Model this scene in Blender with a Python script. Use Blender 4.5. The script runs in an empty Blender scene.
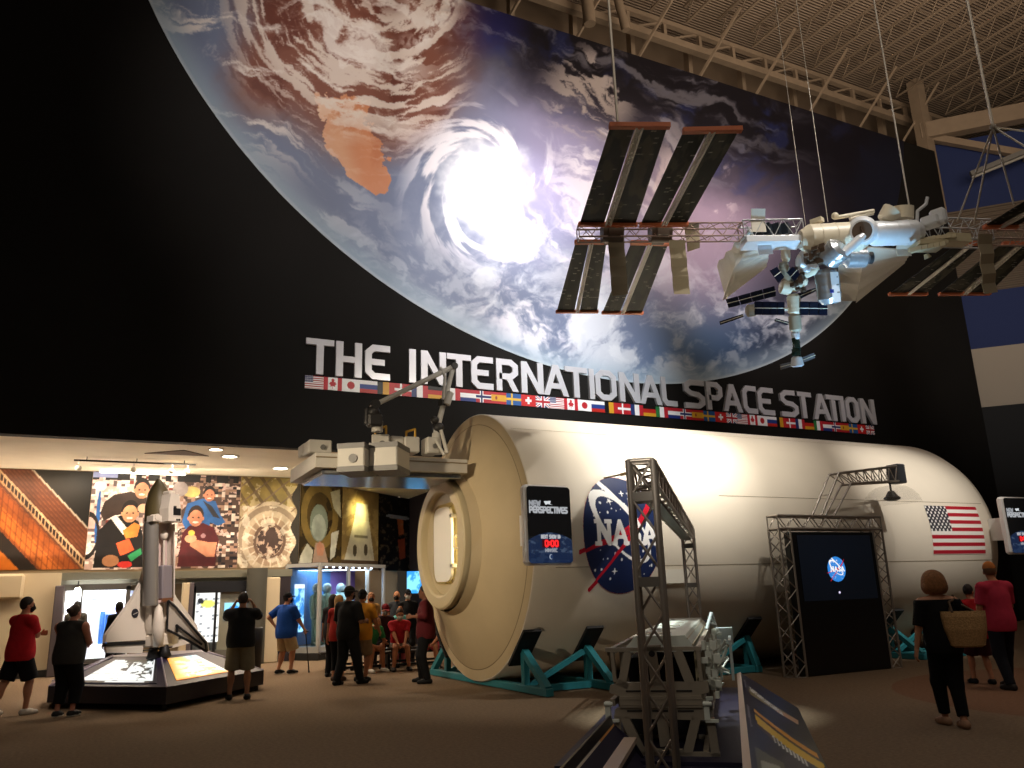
import bpy, math, random
import numpy as np
from math import sin, cos, pi, radians as rad, sqrt, atan2
from mathutils import Vector as V, Matrix as M4
random.seed(7)
SC = bpy.context.scene
COL = SC.collection
# ------------------------------------------------------------------ camera
EYE = 1.59
FOC, PITCH, ROLL, YAW = 809.35, rad(14.606), rad(-1.942), rad(27.18)
_F = V((sin(YAW)*cos(PITCH), cos(YAW)*cos(PITCH), sin(PITCH)))
_R0 = V((cos(YAW), -sin(YAW), 0)); _U0 = _R0.cross(_F)
_R = _R0*cos(ROLL)+_U0*sin(ROLL); _U = -_R0*sin(ROLL)+_U0*cos(ROLL)
CAMP = V((0, 0, EYE))
def ray(x, y): return _F+_R*((x-512)/FOC)-_U*((y-384)/FOC)
def onY(x, y, Y): d = ray(x, y); return CAMP+d*(Y/d.y)
def onX(x, y, X): d = ray(x, y); return CAMP+d*(X/d.x)
def onZ(x, y, Z=0): d = ray(x, y); return CAMP+d*((Z-EYE)/d.z)
def onD(x, y, D): return CAMP+ray(x, y)*D
cd = bpy.data.cameras.new('camera'); cam = bpy.data.objects.new('camera', cd); COL.objects.link(cam)
cd.sensor_width = 36; cd.lens = FOC/1024*36; cd.clip_end = 200; cd.clip_start = .05
cam.matrix_world = M4(((_R.x, _U.x, -_F.x, 0), (_R.y, _U.y, -_F.y, 0), (_R.z, _U.z, -_F.z, EYE), (0, 0, 0, 1)))
SC.camera = cam
# ------------------------------------------------------------------ materials
def lin(c):
    c = np.asarray(c, float)
    return np.where(c <= .04045, c/12.92, ((c+.055)/1.055)**2.4)
def hx(s): return tuple(lin([int(s[i:i+2], 16)/255 for i in (0, 2, 4)]))+(1,)
MATS = {}
def mat(key, col='808080', rough=.6, metal=0, noise=0, scale=8, bump=0, emit=0, spec=None, alpha=None, trans=0, stretch=None):
    if key in MATS: return MATS[key]
    m = bpy.data.materials.new(key); m.use_nodes = True
    nt = m.node_tree; b = nt.nodes['Principled BSDF']
    c = hx(col); b.inputs['Base Color'].default_value = c
    b.inputs['Roughness'].default_value = rough; b.inputs['Metallic'].default_value = metal
    if spec is not None: b.inputs['Specular IOR Level'].default_value = spec
    if trans: b.inputs['Transmission Weight'].default_value = trans
    if alpha is not None: b.inputs['Alpha'].default_value = alpha
    if emit:
        b.inputs['Emission Color'].default_value = c; b.inputs['Emission Strength'].default_value = emit
    if noise or bump:
        tc = nt.nodes.new('ShaderNodeTexCoord'); n = nt.nodes.new('ShaderNodeTexNoise')
        n.inputs['Scale'].default_value = scale; n.inputs['Detail'].default_value = 4
        src = tc.outputs['Object']
        if stretch:
            mp = nt.nodes.new('ShaderNodeMapping'); mp.inputs['Scale'].default_value = stretch
            nt.links.new(src, mp.inputs['Vector']); src = mp.outputs['Vector']
        nt.links.new(src, n.inputs['Vector'])
        if noise:
            r = nt.nodes.new('ShaderNodeMapRange'); r.inputs['From Min'].default_value = .3; r.inputs['From Max'].default_value = .7
            r.inputs['To Min'].default_value = 1-noise; r.inputs['To Max'].default_value = 1+noise
            nt.links.new(n.outputs['Fac'], r.inputs['Value'])
            mx = nt.nodes.new('ShaderNodeVectorMath'); mx.operation = 'SCALE'; mx.inputs[0].default_value = c[:3]
            nt.links.new(r.outputs['Result'], mx.inputs['Scale']); nt.links.new(mx.outputs['Vector'], b.inputs['Base Color'])
        if bump:
            bp = nt.nodes.new('ShaderNodeBump'); bp.inputs['Strength'].default_value = bump; bp.inputs['Distance'].default_value = .02
            nt.links.new(n.outputs['Fac'], bp.inputs['Height']); nt.links.new(bp.outputs['Normal'], b.inputs['Normal'])
    MATS[key] = m; return m
def painted(key, rough=.5, emit=0, spec=.4):
    if key in MATS: return MATS[key]
    m = bpy.data.materials.new(key); m.use_nodes = True; nt = m.node_tree; b = nt.nodes['Principled BSDF']
    a = nt.nodes.new('ShaderNodeVertexColor'); a.layer_name = 'paint'
    b.inputs['Roughness'].default_value = rough; b.inputs['Specular IOR Level'].default_value = spec
    if emit:
        b.inputs['Base Color'].default_value = (.01, .01, .01, 1)
        nt.links.new(a.outputs['Color'], b.inputs['Emission Color']); b.inputs['Emission Strength'].default_value = emit
    else: nt.links.new(a.outputs['Color'], b.inputs['Base Color'])
    MATS[key] = m; return m
# ------------------------------------------------------------------ objects
def link(o, parent=None):
    COL.objects.link(o)
    if parent is not None: o.parent = parent
    return o
def tag(o, label=None, cat=None, group=None, kind=None):
    if label: o['label'] = label
    if cat: o['category'] = cat
    if group: o['group'] = group
    if kind: o['kind'] = kind
    return o
def thing(name, label, cat, loc=(0, 0, 0), rz=0, group=None):
    o = bpy.data.objects.new(name, None); o.empty_display_size = .2; COL.objects.link(o)
    o.location = loc; o.rotation_euler = (0, 0, rz); return tag(o, label, cat, group)
def copy_tree(o, parent=None):
    c = o.copy(); COL.objects.link(c)
    if parent is not None: c.parent = parent
    for ch in list(o.children): copy_tree(ch, c)
    return c
def mesh_np(name, verts, quads, m, parent=None, smooth=False, cols=None, mi=None):
    verts = np.asarray(verts, np.float32); quads = np.asarray(quads, np.int32); k = quads.shape[1]
    me = bpy.data.meshes.new(name); me.vertices.add(len(verts)); me.vertices.foreach_set('co', verts.ravel())
    me.loops.add(quads.size); me.loops.foreach_set('vertex_index', quads.ravel())
    me.polygons.add(len(quads)); me.polygons.foreach_set('loop_start', np.arange(len(quads), dtype=np.int32)*k)
    me.polygons.foreach_set('loop_total', np.full(len(quads), k, np.int32))
    for q in (m if isinstance(m, (list, tuple)) else [m]): me.materials.append(q)
    if mi is not None: me.polygons.foreach_set('material_index', np.asarray(mi, np.int32))
    me.polygons.foreach_set('use_smooth', np.full(len(quads), smooth))
    if cols is not None:
        at = me.color_attributes.new('paint', 'FLOAT_COLOR', 'POINT')
        c = np.ones((len(verts), 4), np.float32); c[:, :3] = cols; at.data.foreach_set('color', c.ravel())
    me.update(calc_edges=True); me.validate()
    return link(bpy.data.objects.new(name, me), parent)
class MB:
    def __init__(s): s.v = []; s.f = []; s.mi = []; s.sm = []
    def add(s, vs, fs, mi=0, sm=False):
        b = len(s.v); s.v += [tuple(p) for p in vs]
        for f in fs: s.f.append([b+i for i in f]); s.mi.append(mi); s.sm.append(sm)
        return s
    def box(s, c, size, mi=0, rz=0, mx=None, bev=0):
        x, y, z = [q/2 for q in size]; R = mx if mx is not None else M4.Rotation(rz, 3, 'Z'); c = V(c)
        if bev:
            b = min(bev, x*.9, y*.9, z*.9); vs = []
            idx = {}
            for sx in (-1, 1):
                for sy in (-1, 1):
                    for sz in (-1, 1):
                        for a in range(3):
                            d = [x-b, y-b, z-b]; d[a] += b
                            idx[(sx, sy, sz, a)] = len(vs); vs.append(c+R@V((sx*d[0], sy*d[1], sz*d[2])))
            fs = []
            def q(*k): fs.append([idx[i] for i in k])
            for a in range(3):
                u, w = (a+1) % 3, (a+2) % 3
                for sg in (-1, 1):
                    kk = []
                    for su, sw in ((-1, -1), (1, -1), (1, 1), (-1, 1)):
                        t = [0, 0, 0]; t[a] = sg; t[u] = su; t[w] = sw; kk.append((t[0], t[1], t[2], a))
                    if sg < 0: kk.reverse()
                    q(*kk)
                for su in (-1, 1):
                    for sw in (-1, 1):
                        t0 = [0, 0, 0]; t0[u] = su; t0[w] = sw; t1 = list(t0); t0[a] = -1; t1[a] = 1
                        q((*t0, u), (*t1, u), (*t1, w), (*t0, w))
            for sx in (-1, 1):
                for sy in (-1, 1):
                    for sz in (-1, 1): q(*[(sx, sy, sz, a) for a in range(3)])
            return s.add(vs, fs, mi)
        vs = [c+R@V((sx*x, sy*y, sz*z)) for sx in (-1, 1) for sy in (-1, 1) for sz in (-1, 1)]
        return s.add(vs, [(0, 1, 3, 2), (4, 6, 7, 5), (0, 4, 5, 1), (2, 3, 7, 6), (0, 2, 6, 4), (1, 5, 7, 3)], mi)
    def cyl(s, a, b, r, r2=None, n=12, mi=0, caps=True, sm=True):
        a = V(a); b = V(b); r2 = r if r2 is None else r2; d = (b-a)
        if d.length < 1e-9: return s
        d.normalize(); u = d.orthogonal().normalized(); w = d.cross(u)
        vs = [a+(u*cos(2*pi*i/n)+w*sin(2*pi*i/n))*r for i in range(n)]+[b+(u*cos(2*pi*i/n)+w*sin(2*pi*i/n))*r2 for i in range(n)]
        s.add(vs, [(i, (i+1) % n, n+(i+1) % n, n+i) for i in range(n)], mi, sm)
        if caps: s.add(vs[:n][::-1], [tuple(range(n))], mi); s.add(vs[n:], [tuple(range(n))], mi)
        return s
    def bar(s, a, b, w, h=None, mi=0, up=(0, 0, 1)):   # rectangular bar between two points
        a = V(a); b = V(b); h = w if h is None else h; d = (b-a).normalized(); up = V(up)
        if abs(d.dot(up)) > .98: up = V((1, 0, 0))
        x = d.cross(up).normalized(); z = x.cross(d)
        vs = [p+x*(sx*w/2)+z*(sz*h/2) for p in (a, b) for sx, sz in ((-1, -1), (1, -1), (1, 1), (-1, 1))]
        return s.add(vs, [(0, 1, 2, 3), (7, 6, 5, 4), (0, 4, 5, 1), (1, 5, 6, 2), (2, 6, 7, 3), (3, 7, 4, 0)], mi)
    def tube(s, pts, r, n=8, mi=0):
        for i in range(len(pts)-1): s.cyl(pts[i], pts[i+1], r, n=n, mi=mi)
        for p in pts[1:-1]: s.ball(p, r, n, n//2, mi)
        return s
    def ball(s, c, r, n=12, k=8, mi=0):
        c = V(c); r = (r, r, r) if not hasattr(r, '__len__') else r
        vs = [c+V((0, 0, r[2]))]
        for j in range(1, k):
            t = pi*j/k
            for i in range(n): vs.append(c+V((r[0]*sin(t)*cos(2*pi*i/n), r[1]*sin(t)*sin(2*pi*i/n), r[2]*cos(t))))
        vs.append(c-V((0, 0, r[2]))); L = len(vs)-1; fs = [(0, 1+i, 1+(i+1) % n) for i in range(n)]
        for j in range(k-2):
            for i in range(n):
                a = 1+j*n+i; b = 1+j*n+(i+1) % n; fs.append((a, a+n, b+n, b))
        fs += [(L, 1+(k-2)*n+(i+1) % n, 1+(k-2)*n+i) for i in range(n)]
        return s.add(vs, fs, mi, True)
    def lathe(s, prof, n=48, o=(0, 0, 0), axis='X', mi=0, sm=True, a0=0, a1=2*pi):   # prof: (along, radius)
        o = V(o); vs = []; full = abs(a1-a0-2*pi) < 1e-6; m = n if full else n+1
        for t, r in prof:
            for i in range(m):
                a = a0+(a1-a0)*i/n; c, q = r*cos(a), r*sin(a)
                vs.append(o+(V((t, c, q)) if axis == 'X' else V((c, q, t)) if axis == 'Z' else V((q, t, c))))
        fs = []
        for j in range(len(prof)-1):
            for i in range(n):
                k = (i+1) % m; fs.append((j*m+i, j*m+k, (j+1)*m+k, (j+1)*m+i))
        return s.add(vs, fs, mi, sm)
    def lathe_sharp(s, prof, **k):
        for a, b in zip(prof[:-1], prof[1:]): s.lathe([a, b], **k)
        return s
    def prism(s, poly, fn, t, mi=0):   # poly 2D; fn(u,v,w)->3D, w from 0..t
        n = len(poly); vs = [fn(u, v, 0) for u, v in poly]+[fn(u, v, t) for u, v in poly]
        fs = [tuple(range(n))[::-1], tuple(range(n, 2*n))]+[(i, (i+1) % n, n+(i+1) % n, n+i) for i in range(n)]
        return s.add(vs, fs, mi)
    def quad(s, a, b, c, d, mi=0): return s.add([a, b, c, d], [(0, 1, 2, 3)], mi)
    def build(s, name, m, parent=None, smooth=None, auto=None):
        me = bpy.data.meshes.new(name); me.from_pydata(s.v, [], s.f)
        for q in (m if isinstance(m, (list, tuple)) else [m]): me.materials.append(q)
        for p, i, t in zip(me.polygons, s.mi, s.sm):
            p.material_index = i; p.use_smooth = t if smooth is None else smooth
        me.update(); return link(bpy.data.objects.new(name, me), parent)
def split_build(s, name, m, parent=None, each=False, **k):
    """links every separate piece of the collected shapes as an object of its own"""
    par = list(range(len(s.v)))
    def find(a):
        while par[a] != a: par[a] = par[par[a]]; a = par[a]
        return a
    for f in s.f:
        for i in f[1:]: par[find(i)] = find(f[0])
    comp = {}
    for i in range(len(s.v)): comp.setdefault(find(i), []).append(i)
    bb = [[set(c), [min(s.v[i][q] for i in c) for q in range(3)], [max(s.v[i][q] for i in c) for q in range(3)]] for c in comp.values()]
    ch = not each
    while ch:
        ch = False
        for i in range(len(bb)):
            for j in range(i+1, len(bb)):
                if all(bb[i][1][q] <= bb[j][2][q]+.002 and bb[j][1][q] <= bb[i][2][q]+.002 for q in range(3)):
                    bb[i] = [bb[i][0] | bb[j][0], [min(a, b) for a, b in zip(bb[i][1], bb[j][1])], [max(a, b) for a, b in zip(bb[i][2], bb[j][2])]]; del bb[j]; ch = True; break
            if ch: break
    for c, _, _ in bb:
        t = MB(); mp = {}
        for f, mi, sm in zip(s.f, s.mi, s.sm):
            if f[0] in c:
                for i in f:
                    if i not in mp: mp[i] = len(t.v); t.v.append(s.v[i])
                t.f.append([mp[i] for i in f]); t.mi.append(mi); t.sm.append(sm)
        o = t.build(name, m, parent, **k)
    return o
def rel(o, p):  # world point -> local coordinates of a thing that has only location and z-rotation
    return M4.Rotation(-o.rotation_euler[2], 3, 'Z')@(V(p)-o.location)
def struct(name, mb, m, **k): return tag(mb.build(name, m, **k), kind='structure')
# ------------------------------------------------------------------ painting on dense grids
def grid_obj(name, fn, nu, nv, colfn, m, parent=None, back=None, keep=None):
    """fn(U,V)->(x,y,z) arrays on U,V in [0,1]; colfn(U,V)->rgb(sRGB) arrays; back=vector gives the sheet a thickness"""
    U, Vv = np.meshgrid(np.linspace(0, 1, nu+1), np.linspace(0, 1, nv+1))
    P = np.stack([np.broadcast_to(a, U.shape) for a in fn(U, Vv)], -1).reshape(-1, 3); c = lin(np.clip(np.stack(colfn(U, Vv), -1), 0, 1)).reshape(-1, 3)
    i = np.arange(nv)[:, None]*(nu+1)+np.arange(nu)[None, :]
    q = np.stack([i, i+1, i+nu+2, i+nu+1], -1).reshape(-1, 4)
    if keep is not None:
        kk = keep(U, Vv); kq = (kk[:-1, :-1] | kk[1:, 1:] | kk[1:, :-1] | kk[:-1, 1:]).ravel(); q = q[kq]
        used = np.unique(q); mp = np.zeros(len(P), np.int32); mp[used] = np.arange(len(used)); P = P[used]; c = c[used]; q = mp[q]
    if back is not None:   # rim and back face
        n = nu+1; rim = np.concatenate([np.arange(nu), np.arange(nv)*n+nu, nv*n+nu-np.arange(nu), (nv-np.arange(nv))*n])
        b0 = len(P); Pb = P[rim]+np.asarray(back, float); P = np.concatenate([P, Pb]); c = np.concatenate([c, c[rim]*.6])
        k = len(rim); a = np.arange(k); q = np.concatenate([q, np.stack([rim[(a+1) % k], rim, b0+a, b0+(a+1) % k], -1)])
    return mesh_np(name, P, q, m, parent, False, c)
def _h(ix, iy, seed):
    n = (ix.astype(np.int64)*374761393+iy.astype(np.int64)*668265263+seed*974711) & 0x7fffffff
    n = ((n ^ (n >> 13))*1274126177) & 0x7fffffff
    return ((n ^ (n >> 16)) & 0xffff)/65535.
def vnoise(x, y, seed=0):
    ix = np.floor(x); iy = np.floor(y); fx = x-ix; fy = y-iy
    fx = fx*fx*fx*(fx*(fx*6-15)+10); fy = fy*fy*fy*(fy*(fy*6-15)+10)
    a = _h(ix, iy, seed); b = _h(ix+1, iy, seed); c = _h(ix, iy+1, seed); d = _h(ix+1, iy+1, seed)
    return (a*(1-fx)+b*fx)*(1-fy)+(c*(1-fx)+d*fx)*fy
def fbm(x, y, seed=0, oct=5, g=.52):
    s = 0; a = 1; t = 0
    for k in range(oct):
        ca, sa = cos(.6*k), sin(.6*k)
        s = s+a*vnoise((x*ca-y*sa)*2**k+17*k, (x*sa+y*ca)*2**k-9*k, seed+k); t += a; a *= g
    return s/t
def sst(a, b, x): t = np.clip((x-a)/(b-a), 0, 1); return t*t*(3-2*t)
class Paint:
    def __init__(s, shape, col): s.c = np.ones(shape+(3,))*np.array(rgb(col))
    def mix(s, mask, col):
        col = np.array(rgb(col)) if isinstance(col, str) else np.asarray(col); m = np.clip(mask, 0, 1)[..., None]; s.c = s.c*(1-m)+col*m; return s
    def out(s): return s.c[..., 0], s.c[..., 1], s.c[..., 2]
def rgb(h): return [int(h[i:i+2], 16)/255 for i in (0, 2, 4)]
def segd(X, Y, pts):
    d = np.full(X.shape, 1e9)
    for (x0, y0), (x1, y1) in zip(pts[:-1], pts[1:]):
        dx, dy = x1-x0, y1-y0; L = dx*dx+dy*dy
        t = np.clip(((X-x0)*dx+(Y-y0)*dy)/(L if L > 0 else 1), 0, 1)
        d = np.minimum(d, np.hypot(X-x0-t*dx, Y-y0-t*dy))
    return d
def inpoly(X, Y, poly):
    r = np.zeros(X.shape, bool); n = len(poly)
    for i in range(n):
        x0, y0 = poly[i]; x1, y1 = poly[(i+1) % n]
        if y0 == y1: continue
        r ^= ((y0 > Y) != (y1 > Y)) & (X < (x1-x0)*(Y-y0)/(y1-y0)+x0)
    return r
def ell(X, Y, x, y, a, b, rot=0):
    c, s_ = cos(rot), sin(rot); u = (X-x)*c+(Y-y)*s_; w = -(X-x)*s_+(Y-y)*c
    return (u/a)**2+(w/b)**2 < 1
# stroke alphabet, unit box x 0..w, y 0..1
def arc(cx, cy, rx, ry, a0, a1, n=8): return [(cx+rx*cos(rad(a0+(a1-a0)*i/n)), cy+ry*sin(rad(a0+(a1-a0)*i/n))) for i in range(n+1)]
GL = {
 'T': (.8, [[(0, 1), (.8, 1)], [(.4, 1), (.4, 0)]]), 'H': (.8, [[(0, 0), (0, 1)], [(.8, 0), (.8, 1)], [(0, .5), (.8, .5)]]),
 'E': (.7, [[(.7, 1)]+arc(.28, .72, .28, .28, 90, 180, 5)+arc(.28, .28, .28, .28, 180, 270, 5)+[(.7, 0)], [(0, .5), (.68, .5)]]),
 'I': (.0, [[(0, 0), (0, 1)]]), 'N': (.8, [[(0, 0), (0, 1), (.8, 0), (.8, 1)]]),
 'R': (.75, [[(0, 0), (0, 1), (.45, 1)]+arc(.48, .74, .26, .26, 80, -80, 6)+[(.45, .48), (0, .48)], [(.4, .48), (.76, 0)]]),
 'A': (.85, [[(0, 0), (.42, 1), (.85, 0)], [(.17, .32), (.68, .32)]]),
 'O': (.85, [arc(.3, .7, .3, .3, 90, 180, 5)+arc(.3, .3, .3, .3, 180, 270, 5)+arc(.55, .3, .3, .3, 270, 360, 5)+arc(.55, .7, .3, .3, 0, 90, 5)+[(.3, 1)]]),
 'L': (.65, [[(0, 1), (0, 0), (.65, 0)]]),
 'S': (.75, [[(.73, 1)]+arc(.25, .75, .25, .25, 90, 270, 7)+[(.5, .5)]+arc(.5, .25, .25, .25, 90, -90, 7)+[(0, 0)]]),
 'P': (.75, [[(0, 0), (0, 1), (.45, 1)]+arc(.46, .71, .29, .29, 80, -80, 6)+[(.45, .42), (0, .42)]]),
 'C': (.7, [[(.7, 1)]+arc(.3, .7, .3, .3, 90, 180, 5)+arc(.3, .3, .3, .3, 180, 270, 5)+[(.7, 0)]]),
 'W': (1.0, [[(0, 1), (.25, 0), (.5, .8), (.75, 0), (1, 1)]]), 'V': (.8, [[(0, 1), (.4, 0), (.8, 1)]]),
 'X': (.75, [[(0, 0), (.75, 1)], [(0, 1), (.75, 0)]]), 'U': (.75, [[(0, 1), (0, .25)]+arc(.37, .25, .37, .25, 180, 360, 6)+[(.75, 1)]]),
 'M': (1., [[(0, 0), (0, 1), (.5, .25), (1, 1), (1, 0)]]), 'G': (.8, [[(.8, 1)]+arc(.3, .7, .3, .3, 90, 180, 5)+arc(.3, .3, .3, .3, 180, 270, 5)+[(.8, 0), (.8, .45), (.45, .45)]]),
 '0': (.7, [arc(.25, .75, .25, .25, 90, 180, 4)+arc(.25, .25, .25, .25, 180, 270, 4)+arc(.45, .25, .25, .25, 270, 360, 4)+arc(.45, .75, .25, .25, 0, 90, 4)+[(.25, 1)]]),
 ':': (.0, [[(0, .3), (0, .32)], [(0, .7), (0, .72)]]), ' ': (.45, []),
}
def text_width(t, h, gap): return sum(GL[c][0]*h+gap for c in t)-gap
def text_d(X, Y, t, x, y, h, gap, w=None):
    """distance to the strokes of the text t whose lower left corner is x,y; w squeezes it to that width"""
    d = np.full(X.shape, 1e9); k = 1 if w is None else w/text_width(t, h, gap)
    for c in t:
        for st in GL[c][1]: d = np.minimum(d, segd(X, Y, [(x+a*h*k, y+b*h) for a, b in st]))
        x += (GL[c][0]*h+gap)*k
    return d
# ================================================================== SETTING
DW, YM, ZC = 20.0, 25.0, 5.28          # display wall, mural wall, low ceiling
WALLTOP, WEND = 20.0, 31.7
def carpet():
    m = bpy.data.materials.new('carpet'); m.use_nodes = True; nt = m.node_tree; b = nt.nodes['Principled BSDF']; N = nt.nodes.new; Lk = nt.links.new
    b.inputs['Roughness'].default_value = .95; b.inputs['Specular IOR Level'].default_value = .1
    tc = N('ShaderNodeTexCoord')
    n1 = N('ShaderNodeTexNoise'); n1.inputs['Scale'].default_value = 22; n1.inputs['Detail'].default_value = 6; n1.inputs['Roughness'].default_value = .75
    n2 = N('ShaderNodeTexNoise'); n2.inputs['Scale'].default_value = .22; n2.inputs['Detail'].default_value = 1
    Lk(tc.outputs['Object'], n1.inputs['Vector']); Lk(tc.outputs['Object'], n2.inputs['Vector'])
    def dist(c, r):
        d = N('ShaderNodeVectorMath'); d.operation = 'DISTANCE'; d.inputs[1].default_value = c; Lk(tc.outputs['Object'], d.inputs[0])
        l = N('ShaderNodeMath'); l.operation = 'LESS_THAN'; Lk(d.outputs['Value'], l.inputs[0]); l.inputs[1].default_value = r; return l
    d1 = dist((.2, 8.6, 0), .01); d2 = dist((13.6, 6.6, 0), 3.6)
    r = N('ShaderNodeMapRange'); Lk(n1.outputs['Fac'], r.inputs['Value']); r.inputs['From Min'].default_value = .3; r.inputs['From Max'].default_value = .7
    r.inputs['To Min'].default_value = .7; r.inputs['To Max'].default_value = 1.3
    m1 = N('ShaderNodeMix'); m1.data_type = 'RGBA'; m1.inputs['A'].default_value = hx('7d6a56'); m1.inputs['B'].default_value = hx('7d6a56'); Lk(d1.outputs[0], m1.inputs['Factor'])
    m2 = N('ShaderNodeMix'); m2.data_type = 'RGBA'; Lk(m1.outputs['Result'], m2.inputs['A']); m2.inputs['B'].default_value = hx('7a5c48'); Lk(d2.outputs[0], m2.inputs['Factor'])
    sc = N('ShaderNodeVectorMath'); sc.operation = 'SCALE'; Lk(m2.outputs['Result'], sc.inputs[0]); Lk(r.outputs['Result'], sc.inputs['Scale'])
    Lk(sc.outputs['Vector'], b.inputs['Base Color'])
    bp = N('ShaderNodeBump'); bp.inputs['Strength'].default_value = .4; bp.inputs['Distance'].default_value = .01; Lk(n1.outputs['Fac'], bp.inputs['Height']); Lk(bp.outputs['Normal'], b.inputs['Normal'])
    return m
struct('floor', MB().box((18, 16, -.1), (66, 46, .2)), carpet())
BLACK = mat('matte_black_wall', '161412', .75, noise=.15, scale=.6, spec=.2)
XOP = 10.5   # right end of the opening under the display wall
w = MB(); w.box(((-15+WEND)/2, DW+.15, (ZC+WALLTOP)/2), (WEND+15, .3, WALLTOP-ZC)); w.box(((XOP+WEND)/2, DW+.15, ZC/2), (WEND-XOP, .3, ZC-.002))
struct('wall_display', w, BLACK)
CREAM = mat('alcove_ceiling_paint', 'e2d6be', .85, noise=.05, scale=1.5)
c = MB(); c.box((2.5, DW+5.15, ZC+.06), (35, 9.7, .118)); struct('ceiling_alcove', c, CREAM)
# mural wall: straight run, then a run that turns away to the right
M0 = V((-12, YM, 0)); Mc = V((5.25, YM, 0)); Mdir = V((.77, .64, 0)); Mend = Mc+Mdir*6
TAN = mat('alcove_wall_paint', '8f7a5e', .85, noise=.06, scale=2)
w = MB(); w.box((M0.x/2+Mc.x/2, YM+.1, ZC/2), (Mc.x-M0.x, .2, ZC-.004)); struct('wall_alcove', w, TAN)
w = MB(); mid = (Mc+Mend)/2; nrm = V((-Mdir.y, Mdir.x, 0)); w.box(mid+nrm*.1+V((0, 0, ZC/2)), (6, .2, ZC-.004), rz=atan2(Mdir.y, Mdir.x)); struct('wall_alcove_return', w, TAN)
w = MB(); w.box((XOP+.1, DW+5, ZC/2), (.2, 9.4, ZC-.004)); struct('wall_alcove_right', w, mat('dark_plum_wall', '2a2026', .8))
# hall: rear wall above, roof deck, girder, joists
ZD = 24.2
def deckmat():
    m = mat('roof_deck', '9a8672', .8); nt = m.node_tree; b = nt.nodes['Principled BSDF']
    tc = nt.nodes.new('ShaderNodeTexCoord'); wv = nt.nodes.new('ShaderNodeTexWave'); wv.bands_direction = 'Y'; wv.inputs['Scale'].default_value = 2.4; wv.inputs['Distortion'].default_value = .15
    nt.links.new(tc.outputs['Object'], wv.inputs['Vector'])
    bp = nt.nodes.new('ShaderNodeBump'); bp.inputs['Strength'].default_value = 1; bp.inputs['Distance'].default_value = .05
    nt.links.new(wv.outputs['Fac'], bp.inputs['Height']); nt.links.new(bp.outputs['Normal'], b.inputs['Normal'])
    rp = nt.nodes.new('ShaderNodeValToRGB'); rp.color_ramp.elements[0].color = hx('8a7866'); rp.color_ramp.elements[1].color = hx('958270'); nt.links.new(wv.outputs['Fac'], rp.inputs['Fac']); nt.links.new(rp.outputs['Color'], b.inputs['Base Color'])
    return m
STEEL = mat('painted_roof_steel', '8f7d69', .7, noise=.08, scale=3)
struct('ceiling_hall', MB().box((20, 10, ZD+.08), (60, 36, .16)), deckmat())
struct('wall_rear', MB().box((19, 23.6, 15.2), (62, .3, 18.6)), mat('rear_wall_block', '7d6c5a', .85, noise=.1, scale=1))
def joist_mb(x, y0, y1, zt, dp, n):
    b = MB(); b.bar((x, y0, zt), (x, y1, zt), .12, .06); b.bar((x, y0, zt-dp), (x, y1, zt-dp), .1, .05)
    for i in range(n):
        ya = y0+(y1-y0)*i/n; yb = y0+(y1-y0)*(i+.5)/n; yc = y0+(y1-y0)*(i+1)/n
        b.cyl((x, ya, zt-dp), (x, yb, zt), .022, n=5); b.cyl((x, yb, zt), (x, yc, zt-dp), .022, n=5)
    return b
j0 = None
for i, x in enumerate(np.arange(10.5, 40, 1.75)):
    if j0 is None: j0 = struct('roof_joist', joist_mb(0, -3, 21.2, ZD-.03, .75, 22), STEEL)
    o = j0 if i == 0 else j0.copy()
    if i: COL.objects.link(o)
    o.location.x = x
g = MB(); zg = 22.45
g.bar((6, 21.4, zg), (36, 21.4, zg), .28, .3); g.bar((6, 21.4, ZD-.95), (36, 21.4, ZD-.95), .2, .2)
for i, x in enumerate(np.arange(6, 36, 1.75)):
    g.bar((x, 21.4, zg), (x, 21.4, ZD-.9), .14, .14); g.bar((x, 21.4, zg), (x+1.75, 21.4, ZD-.95), .08, .08)
struct('roof_girder', g, STEEL)
g = MB()
for x in (12, 14.7, 17.4, 20.3, 23.2, 26.2, 29.2, 32):
    g.bar((x, 22.6, 19.2), (x+.1, 22.6, 23.4), .3, .2); g.bar((x-.8, 21.1, 20.9), (x+.3, 19.6, ZD-.8), .09, .09)
struct('roof_bracing', g, STEEL)
g = MB(); g.cyl(onY(618, 0, 20.6), onY(626, 30, 20.6), .16, n=16); g.cyl(onY(585, -14, 20.6), onY(590, 24, 20.6), .22, n=16); struct('roof_pipe', g, STEEL)
g = MB(); g.cyl((18.2, 18.4, 23.1), (22.4, 15.6, 23.1), .14, n=12); struct('roof_duct', g, STEEL)
# right: angled wall with painted bands, corner post and beam
RW0 = V((WEND+.2, 20.9, 0)); RWd = V((sin(rad(43)), -cos(rad(43)), 0)); RWn = V((-RWd.y, RWd.x, 0))
def onRW(px, py):
    d = ray(px, py); n = RWn; return CAMP+d*((RW0-CAMP).dot(n)/d.dot(n))
def band(name, z0, z1, m, off=0):
    b = MB(); c = RW0+RWd*6+RWn*(.15+off)
    b.box((c.x, c.y, (z0+z1)/2), (14, .3, z1-z0), rz=atan2(RWd.y, RWd.x)); return struct(name, b, m)
zb = [onRW(975, y).z for y in (408, 349, 293, 208)]; zb.append(onRW(975, 150).z)
band('wall_right', 0, zb[0], mat('unlit_wall', '121316', .8)); band('wall_right_cream_band', zb[0], zb[1], mat('band_cream', 'a5998a', .8)); band('wall_right_blue_band', zb[1], zb[2], mat('band_blue', '1b2b5c', .8))
rib = mat('ribbed_panel', '6f6255', .8); nt = rib.node_tree
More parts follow.
